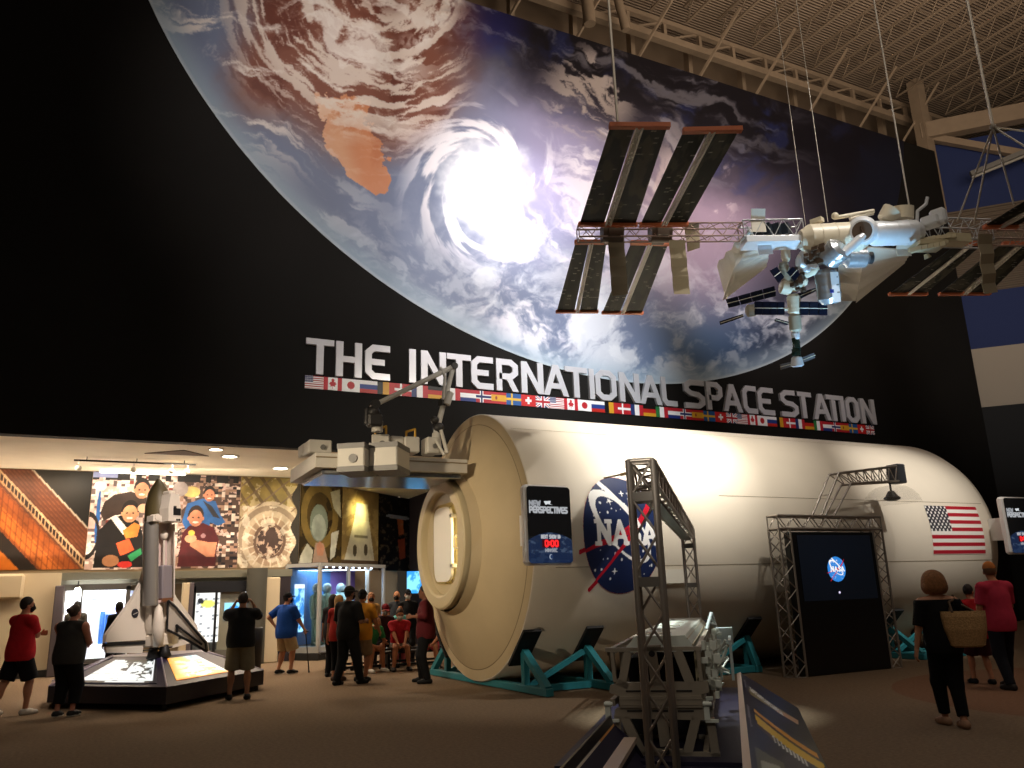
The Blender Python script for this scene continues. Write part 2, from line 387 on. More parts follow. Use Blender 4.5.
wv = nt.nodes.new('ShaderNodeTexWave'); wv.bands_direction = 'Z'; wv.inputs['Scale'].default_value = 1.6; tc = nt.nodes.new('ShaderNodeTexCoord'); nt.links.new(tc.outputs['Object'], wv.inputs['Vector'])
bp = nt.nodes.new('ShaderNodeBump'); bp.inputs['Distance'].default_value = .1; nt.links.new(wv.outputs['Fac'], bp.inputs['Height']); nt.links.new(bp.outputs['Normal'], nt.nodes['Principled BSDF'].inputs['Normal'])
band('wall_right_ribbed_band', zb[2], zb[3], rib); band('wall_right_upper', zb[3], zb[4]+.6, mat('band_blue', '1b2b5c', .8))
g = MB(); p = onRW(1000, 122); g.bar((RW0.x-.2, RW0.y-.4, p.z), tuple(RW0+RWd*12-RWn*.4+V((0, 0, p.z))), .5, .75); g.bar(tuple(RW0-RWn*.3+V((0, 0, p.z))), tuple(RW0+RWd*5-RWn*.3+V((0, 0, p.z-2.4))), .3, .3)
g.bar((RW0.x-.1, RW0.y-.5, 17), (RW0.x-.1, RW0.y-.5, ZD-.4), .5, .5); struct('roof_edge_beam', g, STEEL)
# ------------------------------------------------------------------ Earth mural
EC, ER = (14.29, 23.67), 15.81
def earth():
    z0, z1 = EC[1]-ER+.002, WALLTOP-.01
    def fn(U, Vv):
        z = z0+(z1-z0)*Vv**1.35; hw = np.sqrt(np.maximum(ER**2-(z-EC[1])**2, 0)); xl = EC[0]-hw; xr = np.minimum(EC[0]+hw, WEND-.02)
        return xl+(xr-xl)*U, np.full(U.shape, DW-.03), z
    A = lambda x, y: (lambda p: (p.x, p.z))(onY(x, y, DW))
    def col(U, Vv):
        X, _, Z = fn(U, Vv); rr = np.hypot(X-EC[0], Z-EC[1])/ER
        # wall position expressed on a flat chart of the picture (s to the right, t downwards)
        d = np.stack([X, np.full(X.shape, DW), Z-EYE], -1); den = d@np.array(_F); s = 512+FOC*(d@np.array(_R))/den; t = 384-FOC*(d@np.array(_U))/den
        wx = (fbm(s/90, t/90, 3, 6, .58)-.5)*60; wy = (fbm(s/90+9, t/90+4, 8, 6, .58)-.5)*60
        S, T = s+wx, t+wy
        P = Paint(X.shape, '76819c')
        P.mix(sst(200, 340, t)*sst(500, 300, s)*.8, '748ba2')
        P.mix(sst(250, 370, t)*sst(600, 760, s), '5f8fc8')
        P.mix(sst(430, 560, s)*sst(300, 180, t)*.6, 'b9a6c9')
        P.mix(sst(0, 1, 1-((S-720)/150)**2-((T-235)/110)**2)*.75, 'a58a9a')
        # dark upper right, seen beyond a slanting edge
        dk = (S-430)*.47+28-T; dk2 = sst(-55, 55, dk)*sst(415, 480, S+.25*T)
        P.mix(dk2, '0e0c16'); P.mix(sst(0, 1, 1-((s-480)/60)**2-((t-25)/40)**2)*.6, '2a2a78'); P.mix(sst(.55, .8, fbm(S/30, T/22, 21))*dk2*.5, '2b3a80')
        P.mix(sst(760, 900, s+.4*(t-100))*.85, '14121c'); P.mix(sst(0, 1, 1-((s-890)/50)**2-((t-190)/70)**2)*.5, '1a2238')
        # red land, upper left
        red = sst(-30, 35, 135-T-.22*(300-S)-np.maximum(S-400, 0)*.75)*sst(215, 270, S+.1*T)*sst(500, 430, s)
        P.mix(red*.95, '84503f'); P.mix(red*sst(.5, .7, fbm(S/40, T/40, 31))*.6, '5c2c22')
        jx = (fbm(s/15, t/15, 41, 6, .6)-.5)*34
        land = inpoly(s+jx, t+jx*.6, [(316, 100), (342, 92), (372, 100), (368, 132), (388, 148), (388, 172), (396, 196), (372, 194), (346, 176), (328, 150)])
        P.mix(land*1., 'cf8a62'); P.mix(land*sst(.5, .75, fbm(s/18, t/30, 44))*.4, 'b9683f'); P.mix(land*sst(.52, .62, fbm(s/16+t/40, t/10, 46, 6, .6))*sst(150, 95, t)*.8, 'efe0d2'); P.mix(land*sst(22, 2, s-322-.3*(t-100))*.5, 'e8c3a4')
        # swirling cloud bands over the red land
        a = np.arctan2(t+14, s-388); r = np.hypot(s-388, (t+14)*1.08)
        arcs_ = fbm(r/7.5+(fbm(s/30, t/30, 57, 7, .6)-.5)*2.2, a*2.2+fbm(s/60, t/60, 58), 51, 7, .62)
        cl = sst(.42, .56, arcs_+.2*(fbm(s/16, t/16, 53)-.5))*sst(205, 130, r)*sst(8, 40, r)*sst(160, 120, t)
        P.mix(cl*.9*sst(480, 440, s), 'e9ddd2')
        st_ = fbm((S*.93+T*.37)/85, (-S*.37+T*.93)/13, 61, 7, .62)
        P.mix(sst(.52, .68, st_)*sst(470, 380, s)*sst(200, 110, t)*.9, 'efe6df')
        P.mix(sst(16, 0, np.abs(r-64+14*(fbm(s/20, t/20, 66)-.5)))*sst(1.7, .9, a)*sst(.35, .55, fbm(s/7, t/10, 68))*.9, 'efe8e2')
        # white cyclone
        a = np.arctan2(t-185, s-482); r = np.hypot(s-482, (t-185)*.9)
        ta = a+2.*np.log(np.maximum(r, 4)/50.); sw = fbm(r*np.cos(ta)/22+3, r*np.sin(ta)/22+8, 71, 5); core = sst(58, 22, r+26*(fbm(s/14, t/14, 73)-.5))
        P.mix(core, 'ffffff'); P.mix(sst(.5, .64, sw)*sst(95, 50, r)*.95, 'f8f4f8')
        # broken cloud to the right and below
        c2 = fbm((S*.86+T*.5)/60, (-S*.5+T*.86)/26, 81, 7, .62)
        P.mix(sst(.5, .66, c2)*sst(520, 590, s)*sst(760, 600, s)*sst(70, 150, t)*sst(330, 250, t), 'e9e2ec')
        P.mix(sst(.48, .66, fbm(S/45, T/40, 85, 7, .62))*sst(455, 520, s)*sst(640, 560, s)*sst(180, 240, t), 'f6f1f6')
        c3 = fbm((S*.9-T*.42)/50, (S*.42+T*.9)/34, 91, 7, .62)
        low = sst(205, 300, t-.12*(s-480))
        P.mix(sst(.46, .66, c3)*low*sst(380, 470, s)*.85, 'dfe3ea'); P.mix(sst(.5, .7, fbm(S/20, T/16, 95, 7, .62))*low*.45, 'eff2f6')
        P.mix(sst(.5, .66, fbm((S*.78+T*.62)/70, (-S*.62+T*.78)/18, 101, 7, .62))*sst(440, 300, s)*sst(150, 200, t)*.7, 'd8dbe0')
        # grey streaks in the dark part
        st2 = fbm((S*.9+T*.42)/60, (-S*.42+T*.9)/11, 111, 7, .62)
        P.mix(sst(.54, .74, st2)*dk2*sst(860, 700, s)*.6, '8f8d98'); P.mix(sst(.5, .62, fbm((S*.8+T*.6)/36, (-S*.6+T*.8)/12, 115, 7, .62))*sst(0, 1, 1-((s-590)/62)**2-((t-92)/62)**2)*.9, 'c9bdbb')
        P.mix(sst(.52, .66, fbm(S/22, T/30, 121, 7, .62))*sst(0, 1, 1-((s-690)/60)**2-((t-190)/70)**2)*.85, 'e4d4d6')
        # thin blue-grey air along the limb
        nt_ = sst(905, 800, s+.25*(200-t)); P.mix(sst(.945, 1., rr)*.75*nt_, '9fb4c4'); P.mix(sst(.992, 1., rr)*.8*nt_, 'c4d0d6')
        return P.out()
    o = grid_obj('earth_mural', fn, 760, 420, col, painted('mural_print', .45, spec=.3), back=(0, .028, 0))
    return tag(o, 'huge round mural of planet Earth with swirling clouds on the black wall', 'mural')
earth()
# ------------------------------------------------------------------ lettering
def ribbon(mb, pts, w, fn, t, mi=0):
    L, Rr = [], []; n = len(pts)
    for i, p in enumerate(pts):
        p = V(p); d0 = (p-V(pts[i-1])).normalized() if i else None; d1 = (V(pts[i+1])-p).normalized() if i < n-1 else None
        if d0 is None: d0 = d1
        if d1 is None: d1 = d0
        n0 = V((-d0.y, d0.x)); n1 = V((-d1.y, d1.x)); m = (n0+n1)
        m = m.normalized() if m.length > .2 else n0
        k = min(1/max(m.dot(n1), .3), 2.2)*w/2; L.append(p+m*k); Rr.append(p-m*k)
    for i in range(n-1):
        mb.prism([tuple(L[i]), tuple(Rr[i]), tuple(Rr[i+1]), tuple(L[i+1])], fn, t, mi)
letters = [('T', 305, 333), ('H', 335, 361), ('E', 364, 389), ('I', 408, 415), ('N', 420, 445), ('T', 446, 470), ('E', 470, 492), ('R', 495, 517), ('N', 520, 542), ('A', 542, 567), ('T', 564, 586), ('I', 588, 593), ('O', 594, 615), ('N', 618, 638), ('A', 638, 660), ('L', 660, 675), ('S', 683, 703), ('P', 705, 721), ('A', 721, 740), ('C', 741, 755), ('E', 756, 772), ('S', 779, 796), ('T', 794, 810), ('A', 811, 828), ('T', 825, 839), ('I', 839, 842.5), ('O', 844, 857), ('N', 859, 873)]
sign = thing('wall_lettering', 'large silver capital letters reading THE INTERNATIONAL SPACE STATION on black wall', 'sign', (14.8, DW, 7.2))
LM = mat('silver_letter', 'd9d9de', .28, metal=.25)
z0, z1 = 7.2, 8.14
def ch_(*p): return list(p)
GB = {'T': [[(0, 1), (1, 1)], [(.5, 1), (.5, 0)]], 'H': [[(0, 0), (0, 1)], [(1, 0), (1, 1)], [(0, .5), (1, .5)]], 'I': [[(.5, 0), (.5, 1)]], 'L': [[(0, 1), (0, .15), (.25, 0), (1, 0)]],
 'E': [[(1, 1), (.28, 1), (0, .83), (0, .17), (.28, 0), (1, 0)], [(0, .5), (.9, .5)]], 'C': [[(1, 1), (.28, 1), (0, .83), (0, .17), (.28, 0), (1, 0)]],
 'O': [[(.5, 1), (.28, 1), (0, .83), (0, .17), (.28, 0), (.72, 0), (1, .17), (1, .83), (.72, 1), (.5, 1)]], 'P': [[(0, 0), (0, 1), (.72, 1), (1, .85), (1, .57), (.72, .42), (0, .42)]],
 'R': [[(0, 0), (0, 1), (.72, 1), (1, .86), (1, .6), (.72, .45), (0, .45)]], 'S': [[(1, 1), (.27, 1), (0, .86), (0, .66), (.27, .52), (.73, .48), (1, .34), (1, .14), (.73, 0), (0, 0)]], 'N': [[(0, 0), (0, 1)], [(1, 0), (1, 1)]], 'A': [[(.24, .27), (.76, .27)]]}
DG = {'N': [((0, 1), (1, 0))], 'A': [((.5, 1), (0, 0)), ((.5, 1), (1, 0))], 'R': [((.5, .5), (1, 0))]}
for ch, a, b_ in letters:
    yb = 374+(a-305)*.0863; xa = onY(a, yb-12, DW).x; xb = onY(b_, yb-12, DW).x; w_ = min(.19, (xb-xa)*.98); hz = .165
    x0, x1, y0, y1 = xa+w_/2, max(xb-w_/2, xa+w_/2+.001), z0+hz/2, z1-hz/2; mb = MB(); fl_ = lambda u, v, t: V((u, DW-.001-t, v))-sign.location; dep = .09
    for s_ in GB[ch]:
        pts = [(x0+u*(x1-x0), y0+v*(y1-y0)) for u, v in s_]
        for e, nb_ in ((0, 1), (-1, -2)):
            if s_[e] == s_[-1-e] and len(s_) > 4: continue
            dx, dy = pts[e][0]-pts[nb_][0], pts[e][1]-pts[nb_][1]
            if abs(dx) < .01: pts[e] = (pts[e][0], pts[e][1]+(hz/2 if dy > 0 else -hz/2)*(s_[e][1] in (0, 1)))
            elif abs(dy) < .01 and s_[e][0] in (0, 1) and ch in 'TECLS': pts[e] = (pts[e][0]+(w_/2 if dx > 0 else -w_/2), pts[e][1])
        ribbon(mb, pts, w_ if abs(pts[0][0]-pts[1][0]) < .01 and len(pts) == 2 else hz if len(pts) == 2 else (w_+hz)/2, fl_, dep); dep -= .0012
    for p, q in DG.get(ch, []):
        p = (x0+p[0]*(x1-x0), z1 if p[1] == 1 else y0+p[1]*(y1-y0)); q = (x0+q[0]*(x1-x0), z0); hw_ = w_*.5
        mb.prism([(p[0]-hw_, p[1]), (q[0]-hw_, q[1]), (q[0]+hw_, q[1]), (p[0]+hw_, p[1])], fl_, dep); dep -= .0012
    mb.build('letter', LM, sign)
# ------------------------------------------------------------------ row of flags
def flagcol(code):
    def f(U, Vv):
        P = Paint(U.shape, 'ffffff'); R_, B_ = 'b8232f', '1d2f6b'
        if code == 'us':
            P.mix((np.floor((1-Vv)*13) % 2 == 0)*1., R_); k = (U < .42) & (Vv > .46); P.mix(k*1., B_); P.mix((k & (np.hypot((U*24) % 2-1, (Vv*18) % 2-1) < .55))*1., 'e8e8ee')
        elif code == 'ca':
            P.mix(((U < .25) | (U > .75))*1., 'c8202e'); P.mix(inpoly(U, Vv, [(.49, .12), (.51, .12), (.51, .3), (.63, .28), (.61, .36), (.72, .52), (.65, .56), (.66, .68), (.57, .62), (.59, .82), (.5, .92), (.41, .82), (.43, .62), (.34, .68), (.35, .56), (.28, .52), (.39, .36), (.37, .28), (.49, .3)])*1., 'c8202e')
        elif code == 'jp': P.mix((np.hypot((U-.5)*1.45, Vv-.5) < .3)*1., 'c0242c')
        elif code == 'ru': P.mix((Vv < .667)*1., '24418f'); P.mix((Vv < .333)*1., 'c0281f')
        elif code == 'be': P.mix((U < .333)*1., '0c0b0b'); P.mix(((U >= .333) & (U < .667))*1., 'e0a52c'); P.mix((U >= .667)*1., 'c32a2c')
        elif code == 'dk': P.mix(1-((abs(U-.37) < .06) | (abs(Vv-.5) < .09))*1., 'c0222c')
        elif code == 'fr': P.mix((U < .333)*1., '23366f'); P.mix((U > .667)*1., 'c22834')
        elif code == 'de': P.mix((Vv > .667)*1., '15110f'); P.mix(((Vv <= .667) & (Vv > .333))*1., 'c0281f'); P.mix((Vv <= .333)*1., 'dca32a')
        elif code == 'it': P.mix((U < .333)*1., '2c7d43'); P.mix((U > .667)*1., 'c22834')
        elif code == 'nl': P.mix((Vv > .667)*1., 'b82230'); P.mix((Vv < .333)*1., '24377f')
        elif code == 'no':
            a = (abs(U-.37) < .12) | (abs(Vv-.5) < .17); b = (abs(U-.37) < .06) | (abs(Vv-.5) < .085); P.mix(1-a*1., 'b8232f'); P.mix(b*1., '22306a')
        elif code == 'es': P.mix((abs(Vv-.5) > .25)*1., 'b8242a'); P.mix((abs(Vv-.5) <= .25)*1., 'e0a62c'); P.mix(ell(U, Vv, .33, .5, .07, .14)*1., '9c3a2a')
        elif code == 'se': P.mix(1+U*0, '235a9c'); P.mix(((abs(U-.37) < .06) | (abs(Vv-.5) < .09))*1., 'e6b93a')
        elif code == 'ch': P.mix(1-(((abs(U-.5) < .07) & (abs(Vv-.5) < .32)) | ((abs(U-.5) < .22) & (abs(Vv-.5) < .1)))*1., 'cc2222')
        elif code == 'gb':
            P.mix(1+U*0, '22306c'); d = np.minimum(abs(Vv-U), abs(Vv-1+U)); P.mix((d < .14)*1., 'ffffff'); P.mix((d < .05)*1., 'b8232f')
            P.mix(((abs(U-.5) < .12) | (abs(Vv-.5) < .18))*1., 'ffffff'); P.mix(((abs(U-.5) < .07) | (abs(Vv-.5) < .1))*1., 'b8232f')
        return P.out()
    return f
FO = []; FLN = [('us', 'American'), ('ca', 'Canadian'), ('jp', 'Japanese'), ('ru', 'Russian'), ('be', 'Belgian'), ('dk', 'Danish'), ('fr', 'French'), ('de', 'German'), ('it', 'Italian'), ('nl', 'Dutch'), ('no', 'Norwegian'), ('es', 'Spanish'), ('se', 'Swedish'), ('ch', 'Swiss'), ('gb', 'British')]
RUN = ['under the letters THE INTERN', 'under the letters ATIONAL SP', 'under the letters PACE STATION']
FP = [('T', 'left end of the flag row')]
xs = [4.37+.474*i for i in range(31)]; xs += [xs[30]+(25.1-xs[30])*(i+1)/15 for i in range(15)]
for k in range(3):
    for i, (cc, nm) in enumerate(FLN):
        x0 = xs[k*15+i]; w_ = xs[k*15+i+1]-x0
        if k == 0:
            o = grid_obj('flag_panel', lambda U, Vv: ((U-.5)*.472, 0*U, (Vv-.5)*.335), 36, 24, flagcol(cc), painted('flag_print', .4), back=(0, .03, 0)); o['cc'] = cc; FO.append(o)
        else:
            o = FO[i].copy(); COL.objects.link(o)
        if 'cc' in o.keys(): del o['cc']
        o.location = (x0+w_/2, DW-.032, 6.99); o.scale.x = w_/.472*.999
        tag(o, f"small {nm} flag {['in the leftmost', 'in the middle', 'in the rightmost'][k]} of three repeats of the flag row on black wall", 'flag', 'row of flags under the wall lettering')
# ================================================================== ALCOVE UNDER THE DISPLAY WALL
YP = YM-.03
PRINT = painted('photo_print', .5, spec=.3)
def photo(name, label, x0, x1, y0, y1, paint, nu, nv, ret=False, poly=None):
    """flat photo panel on the mural wall; x0..x1,y0..y1 is the part of the picture it shows"""
    if not ret:
        a = onY(x0, y1, YP); b = onY(x1, y1, YP); top = onY((x0+x1)/2, y0, YP).z; bot = a.z
        top = min(top, ZC-.02)
        fn = lambda U, Vv: (a.x+(b.x-a.x)*U, np.full(U.shape, YP), bot+(top-bot)*Vv); bk = (0, .024, 0)
    else:
        def hit(px, py): d = ray(px, py); n = nrm; return CAMP+d*(((Mc-n*.03)-CAMP).dot(n)/d.dot(n))
        a = hit(x0, y1); b = hit(x1, y1); bot = 2.58; top = ZC-.02; bk = tuple(nrm*.024)
        fn = lambda U, Vv: (a.x+(b.x-a.x)*U, a.y+(b.y-a.y)*U, bot+(top-bot)*Vv)
    def tone(U, Vv):
        k = .72+.42*fbm(U*nu/16, Vv*nv/16, 77, 5); return tuple(np.clip(c*k, 0, 1) for c in paint(x0+(x1-x0)*U, y1+(y0-y1)*Vv))
    o = grid_obj(name, fn, nu, nv, tone, PRINT, back=bk)
    return tag(o, label, 'photo mural')
def p_solar(x, y):
    P = Paint(x.shape, '15110d'); u = (x-0)*.74+(y-468)*-.67; v = (x-0)*.6+(y-468)*.8   # v grows across the array, down-right
    c = y-468-.93*x
    P.mix((c > -18)*1., '5a2c17'); P.mix((c > -18)*(np.abs((c*.45) % 2-1) < .3)*.5, '8c5532')
    P.mix((np.abs(c-20) < 4)*1., '2c1710'); P.mix((np.abs(c-16) < 1.2)*1., 'd9b48c'); P.mix((np.abs(c-25) < 1.2)*1., 'b98c62'); P.mix((np.abs(c-20) < 4)*(np.abs((x*.5) % 2-1) < .25), 'c9a27a')
    P.mix((c > 30)*1., '9a4d1d'); P.mix((c > 47)*(c < 66)*1., 'c4692a'); P.mix((c > 30)*(np.abs((x*.34) % 2-1) < .18)*.6, '6b3213'); P.mix((c > 30)*(np.abs((c*.22) % 2-1) < .15)*.6, '6b3213')
    P.mix((c > 70)*(c < 88), '241a14'); P.mix((c > 88)*1., 'd0701f'); P.mix((np.abs(c+17) < 1.)*1., 'c7b7a5')
    return P.out()
def face(P, x, y, fx, fy, r, skin='d9a07e', hair='1c1512', hh=.45, smile=True):
    P.mix(ell(x, y, fx, fy-r*.12, r*.9, r*1.22)*1., hair); P.mix(ell(x, y, fx, fy+r*hh*.45, r*.78, r*.98)*1., skin)
    for s in (-1, 1):
        P.mix(ell(x, y, fx+s*r*.32, fy+r*.12, r*.13, r*.08)*1., '33231c'); P.mix(ell(x, y, fx+s*r*.83, fy+r*.22, r*.12, r*.22)*1., skin)
    P.mix(ell(x, y, fx, fy+r*.35, r*.12, r*.2)*.5, 'b67a5c')
    if smile: P.mix(ell(x, y, fx, fy+r*.68, r*.34, r*.12)*1., 'f4e6da')
def p_crew(x, y):
    P = Paint(x.shape, 'c9a9a0'); n = fbm(x/7, y/7, 5); n2 = vnoise(np.floor(x/4)*1.7, np.floor(y/3)*1.3, 9)
    P.mix((n > .5)*1., 'e8d5cc'); P.mix((n2 > .72)*.9, '5b4b4a'); P.mix((n2 < .16)*.9, 'f6efe8'); P.mix((n2 > .9)*1., '7a2f2a')
    P.mix((x > 172)*(n > .42)*1., '4a3730'); P.mix((x > 172)*(n2 > .6)*1., '9c7a68'); P.mix((x > 205)*(n2 > .78)*1., 'd8c9bd'); P.mix((x > 205)*(n2 < .22)*1., '1d1a20')
    P.mix((y < 476)*(vnoise(np.floor(x/6), y*0, 3) > .35)*1., '1a1617'); P.mix(((y < 474) & (x < 108))*1., '7f86b0')
    P.mix(ell(x, y, 92, 515, 2, 28)*1., '2f62a8'); P.mix((np.abs(np.hypot(x-84, (y-535)/2.2)-10) < 1.2)*1., '241d1b'); P.mix(ell(x, y, 92, 483, 6, 5)*1., 'c5d3e2')
    P.mix(ell(x, y, 184, 487, 9, 6)*1., 'c8b36a'); P.mix(ell(x, y, 172, 484, 8, 8)*1., '9b8f8d')
    # man in dark sweater at the back, left
    P.mix(inpoly(x, y, [(94, 512), (97, 500), (106, 492), (122, 488), (138, 494), (140, 505), (120, 512), (108, 514), (98, 520)])*1., '3a2c26'); face(P, x, y, 133, 485, 9, 'd0906c')
    # man in front with dark jacket
    P.mix(inpoly(x, y, [(92, 568), (94, 530), (104, 518), (118, 512), (132, 520), (140, 540), (140, 568)])*1., '1b1717'); P.mix(inpoly(x, y, [(104, 516), (110, 514), (122, 528), (118, 534)])*1., 'f2ece4'); face(P, x, y, 123, 510, 9.5, 'd89a72')
    P.mix(inpoly(x, y, [(117, 530), (128, 521), (134, 524), (132, 536), (121, 538)])*1., 'e08a3c'); P.mix(inpoly(x, y, [(112, 543), (124, 538), (130, 550), (117, 556)])*1., 'd8562f'); P.mix(inpoly(x, y, [(124, 556), (136, 548), (138, 554), (128, 562)])*1., '2f9159'); P.mix(ell(x, y, 108, 561, 8, 6)*1., 'b07a55'); P.mix(ell(x, y, 122, 565, 7, 3.5)*1., 'c9322c'); P.mix(ell(x, y, 136, 506, 6, 5)*1., 'e0b090')
    P.mix(inpoly(x, y, [(138, 498), (152, 494), (150, 520), (140, 512)])*1., '2d6b48'); face(P, x, y, 153, 487, 7, 'c9a07e', '6b5646')
    # man in blue, back right, and man in maroon shirt in front
    P.mix(inpoly(x, y, [(176, 520), (180, 500), (196, 494), (210, 497), (216, 512), (222, 520), (214, 524), (205, 520), (205, 530), (180, 528)])*1., '2c5f9e'); face(P, x, y, 203, 489, 7, 'c47f60'); P.mix(inpoly(x, y, [(196, 496), (206, 502), (216, 516), (208, 514)])*1., '2b2a30')
    P.mix(inpoly(x, y, [(174, 568), (177, 532), (184, 524), (198, 521), (210, 526), (216, 540), (214, 552), (214, 568)])*1., '4d1519'); face(P, x, y, 190, 514, 9.2, 'c98363', '2a1c18')
    P.mix(inpoly(x, y, [(205, 542), (214, 542), (212, 558), (204, 558), (186, 546), (186, 538)])*1., 'c58262'); P.mix(ell(x, y, 186, 538, 6, 4.5)*1., 'd49a78'); P.mix(ell(x, y, 186.5, 532, 3.4, 3)*1., 'e3b04a'); P.mix(ell(x, y, 199, 535, 2.5, 2.5)*.8, 'a8868a')
    return P.out()
def p_tunnel(x, y):
    P = Paint(x.shape, 'b79f7d'); r = np.hypot((x-268)/1., (y-541)/1.15); a = np.arctan2(y-541, x-268); n = fbm(x/9, y/9, 12)
    P.mix((y < 505)*1., '8e7a3f'); P.mix((y < 505)*(n > .5)*.8, 'c7b489'); P.mix((np.abs(((x-y*.7)*.12) % 2-1) < .25)*.7, '5d4a33'); P.mix((r < 36)*1., 'cbb79c'); P.mix((np.abs(r-30) < 2.5)*.8, '8d7a66'); P.mix((r < 22)*1., 'a78d74')
    P.mix((np.abs(((a*6)) % 2-1) < .2)*(r < 26)*.8, 'e6d6c0'); P.mix((r < 13)*1., '43302a'); P.mix((r < 13)*(n > .52)*1., 'b79a86'); P.mix((np.abs(r-15) < 1.5)*1., '6b5244'); P.mix((n > .62)*(y > 505)*.7, 'e9dcc7'); P.mix((np.abs(((x+y*1.1)*.1) % 2-1) < .12)*(r > 34)*.8, '7a6450')
    P.mix((x > 292+3*np.sin(y/5))*1., '2b241a')
    return P.out()
def p_cupola(x, y):
    P = Paint(x.shape, '5b4a28'); n = fbm(x/8, y/8, 14)
    P.mix((n > .55)*.8, '2c2415'); P.mix((np.abs(np.hypot((x-318), (y-520)*.62)-16) < 3)*1., '8a7440'); P.mix(ell(x, y, 317, 527, 9, 17)*1., '8c9a8c'); P.mix(ell(x, y, 317, 531, 7, 12)*1., 'b3beb2')
    P.mix(inpoly(x, y, [(328, 497), (338, 493), (340, 520), (332, 512)])*1., 'e3e0c0'); P.mix(inpoly(x, y, [(330, 535), (338, 532), (334, 556), (329, 560)])*1., 'd6d6c6'); P.mix(inpoly(x, y, [(300, 557), (306, 546), (312, 552), (310, 567), (298, 567)])*1., 'd2cfba')
    P.mix(inpoly(x, y, [(311, 567), (314, 545), (322, 545), (329, 567)])*1., 'b79a86'); P.mix(inpoly(x, y, [(315, 548), (318, 543), (323, 548), (322, 556), (316, 556)])*1., 'c98f72')
    return P.out()
def p_craft(x, y):
    P = Paint(x.shape, 'b39a62'); n = fbm(x/7, y/7, 16)
    P.mix((n > .5)*.6, '8a7245'); P.mix(inpoly(x, y, [(353, 526), (368, 526), (374, 560), (344, 560)])*1., 'e2dcc2'); P.mix(ell(x, y, 354, 552, 2, 5)*1., '5b5240'); P.mix(ell(x, y, 365, 551, 2, 5)*1., '5b5240'); P.mix((y > 560)*1., '5a4632'); P.mix(((np.abs(y-540) < .8) & (np.abs(x-360) < 7))*1., '8b8570'); P.mix(inpoly(x, y, [(355, 512), (366, 512), (368, 526), (353, 526)])*1., 'd7cfae')
    return P.out()
def p_dark(x, y):
    P = Paint(x.shape, '0d0b0c'); P.mix(inpoly(x, y, [(396, 521), (402, 519), (403, 534), (398, 536)])*1., 'a75a34'); P.mix(inpoly(x, y, [(397, 540), (404, 538), (405, 556), (399, 558)])*1., '8a3c22'); P.mix(ell(x, y, 397, 519, 12, 2)*1., '8d8f98'); P.mix((fbm(x/3, y/3, 18) > .68)*.5, '8f7d62')
    return P.out()
photo('photo_panel', 'mural photo of orange solar array wing against black, at far left', -60, 83.5, 468, 571, p_solar, 150, 100)
photo('photo_panel', 'mural photo of cheerful crew in T-shirts floating inside spacecraft', 84, 236.5, 468, 570, p_crew, 260, 180)
photo('photo_panel', 'mural photo of round cream tunnel with ring hatch', 237, 298, 474, 568, p_tunnel, 110, 130)
photo('photo_panel', 'mural photo looking through a domed window at Earth past bare feet', 299, 341, 490, 568, p_cupola, 80, 110, True)
photo('photo_panel', 'mural photo of white bell-shaped spacecraft under yellow glare', 341.5, 378, 500, 568, p_craft, 70, 90, True)
photo('photo_panel', 'dark mural photo with orange solar strips beside the hatch ring', 378.5, 417, 500, 568, p_dark, 70, 80, True)
# metal bulkhead under the murals, partition, pillars
zbh = onY(60, 571, YM-.6).z
b = MB(); xa, xb = onY(20, 580, 24.4).x, onY(292, 580, 24.4).x
b.box(((xa+xb)/2, YM-.32, 2.43), (xb-xa, .6, .2)); b.box(((xa+xb)/2, YM-.2, 2.27), (xb-xa, .38, .14)); struct('trim_1', b, mat('brushed_bulkhead', '8b8878', .35, .6))
PART = mat('pale_partition', 'c9b799', .8)
b = MB(); xr = onY(57, 620, 24.2).x; b.box(((-9+xr)/2, 24.3, 1.27), (xr+9, .16, 2.5)); b.box(((-9+xr-.8)/2, 24.1, 2.2), (xr-.8+9, .2, .62), bev=.06); struct('wall_partition', b, PART)
b = MB(); b.box(((-9+xr)/2, 24.2, .09), (xr+9, .06, .16)); struct('baseboard_partition', b, mat('dark_skirting', '1b1a1a', .6))
POST = mat('grey_mauve_post', '5c5358', .5, .2)
def post(px, w, m=POST, y=24.15, name='alcove_post', h=2.2):
    x = onY(px, 620, y).x; return struct(name, MB().box((x, y, h/2), (w, .22, h), bev=.02), m)
post(57, .22); post(184, .2, PART); post(189, .14)
b = MB(); x = onY(256, 620, 24.).x; b.cyl((x, 24.1, 0), (x, 24.1, 2.55), .28, n=20); struct('alcove_column', b, mat('column_olive', '4b483f', .6))
b = MB(); x = onY(269, 620, 24).x; b.box((x, 24.1, 1.15), (.55, .2, 2.3), bev=.03); struct('alcove_panel', b, PART)
b = MB(); x = onY(282, 620, 24.2).x; b.box((x, 24.5, 1.25), (.5, .2, 2.5)); struct('alcove_infill', b, mat('dark_plum_wall', '2a2026', .8))
DARKMETAL = mat('dark_metal', '26262a', .45, .5)
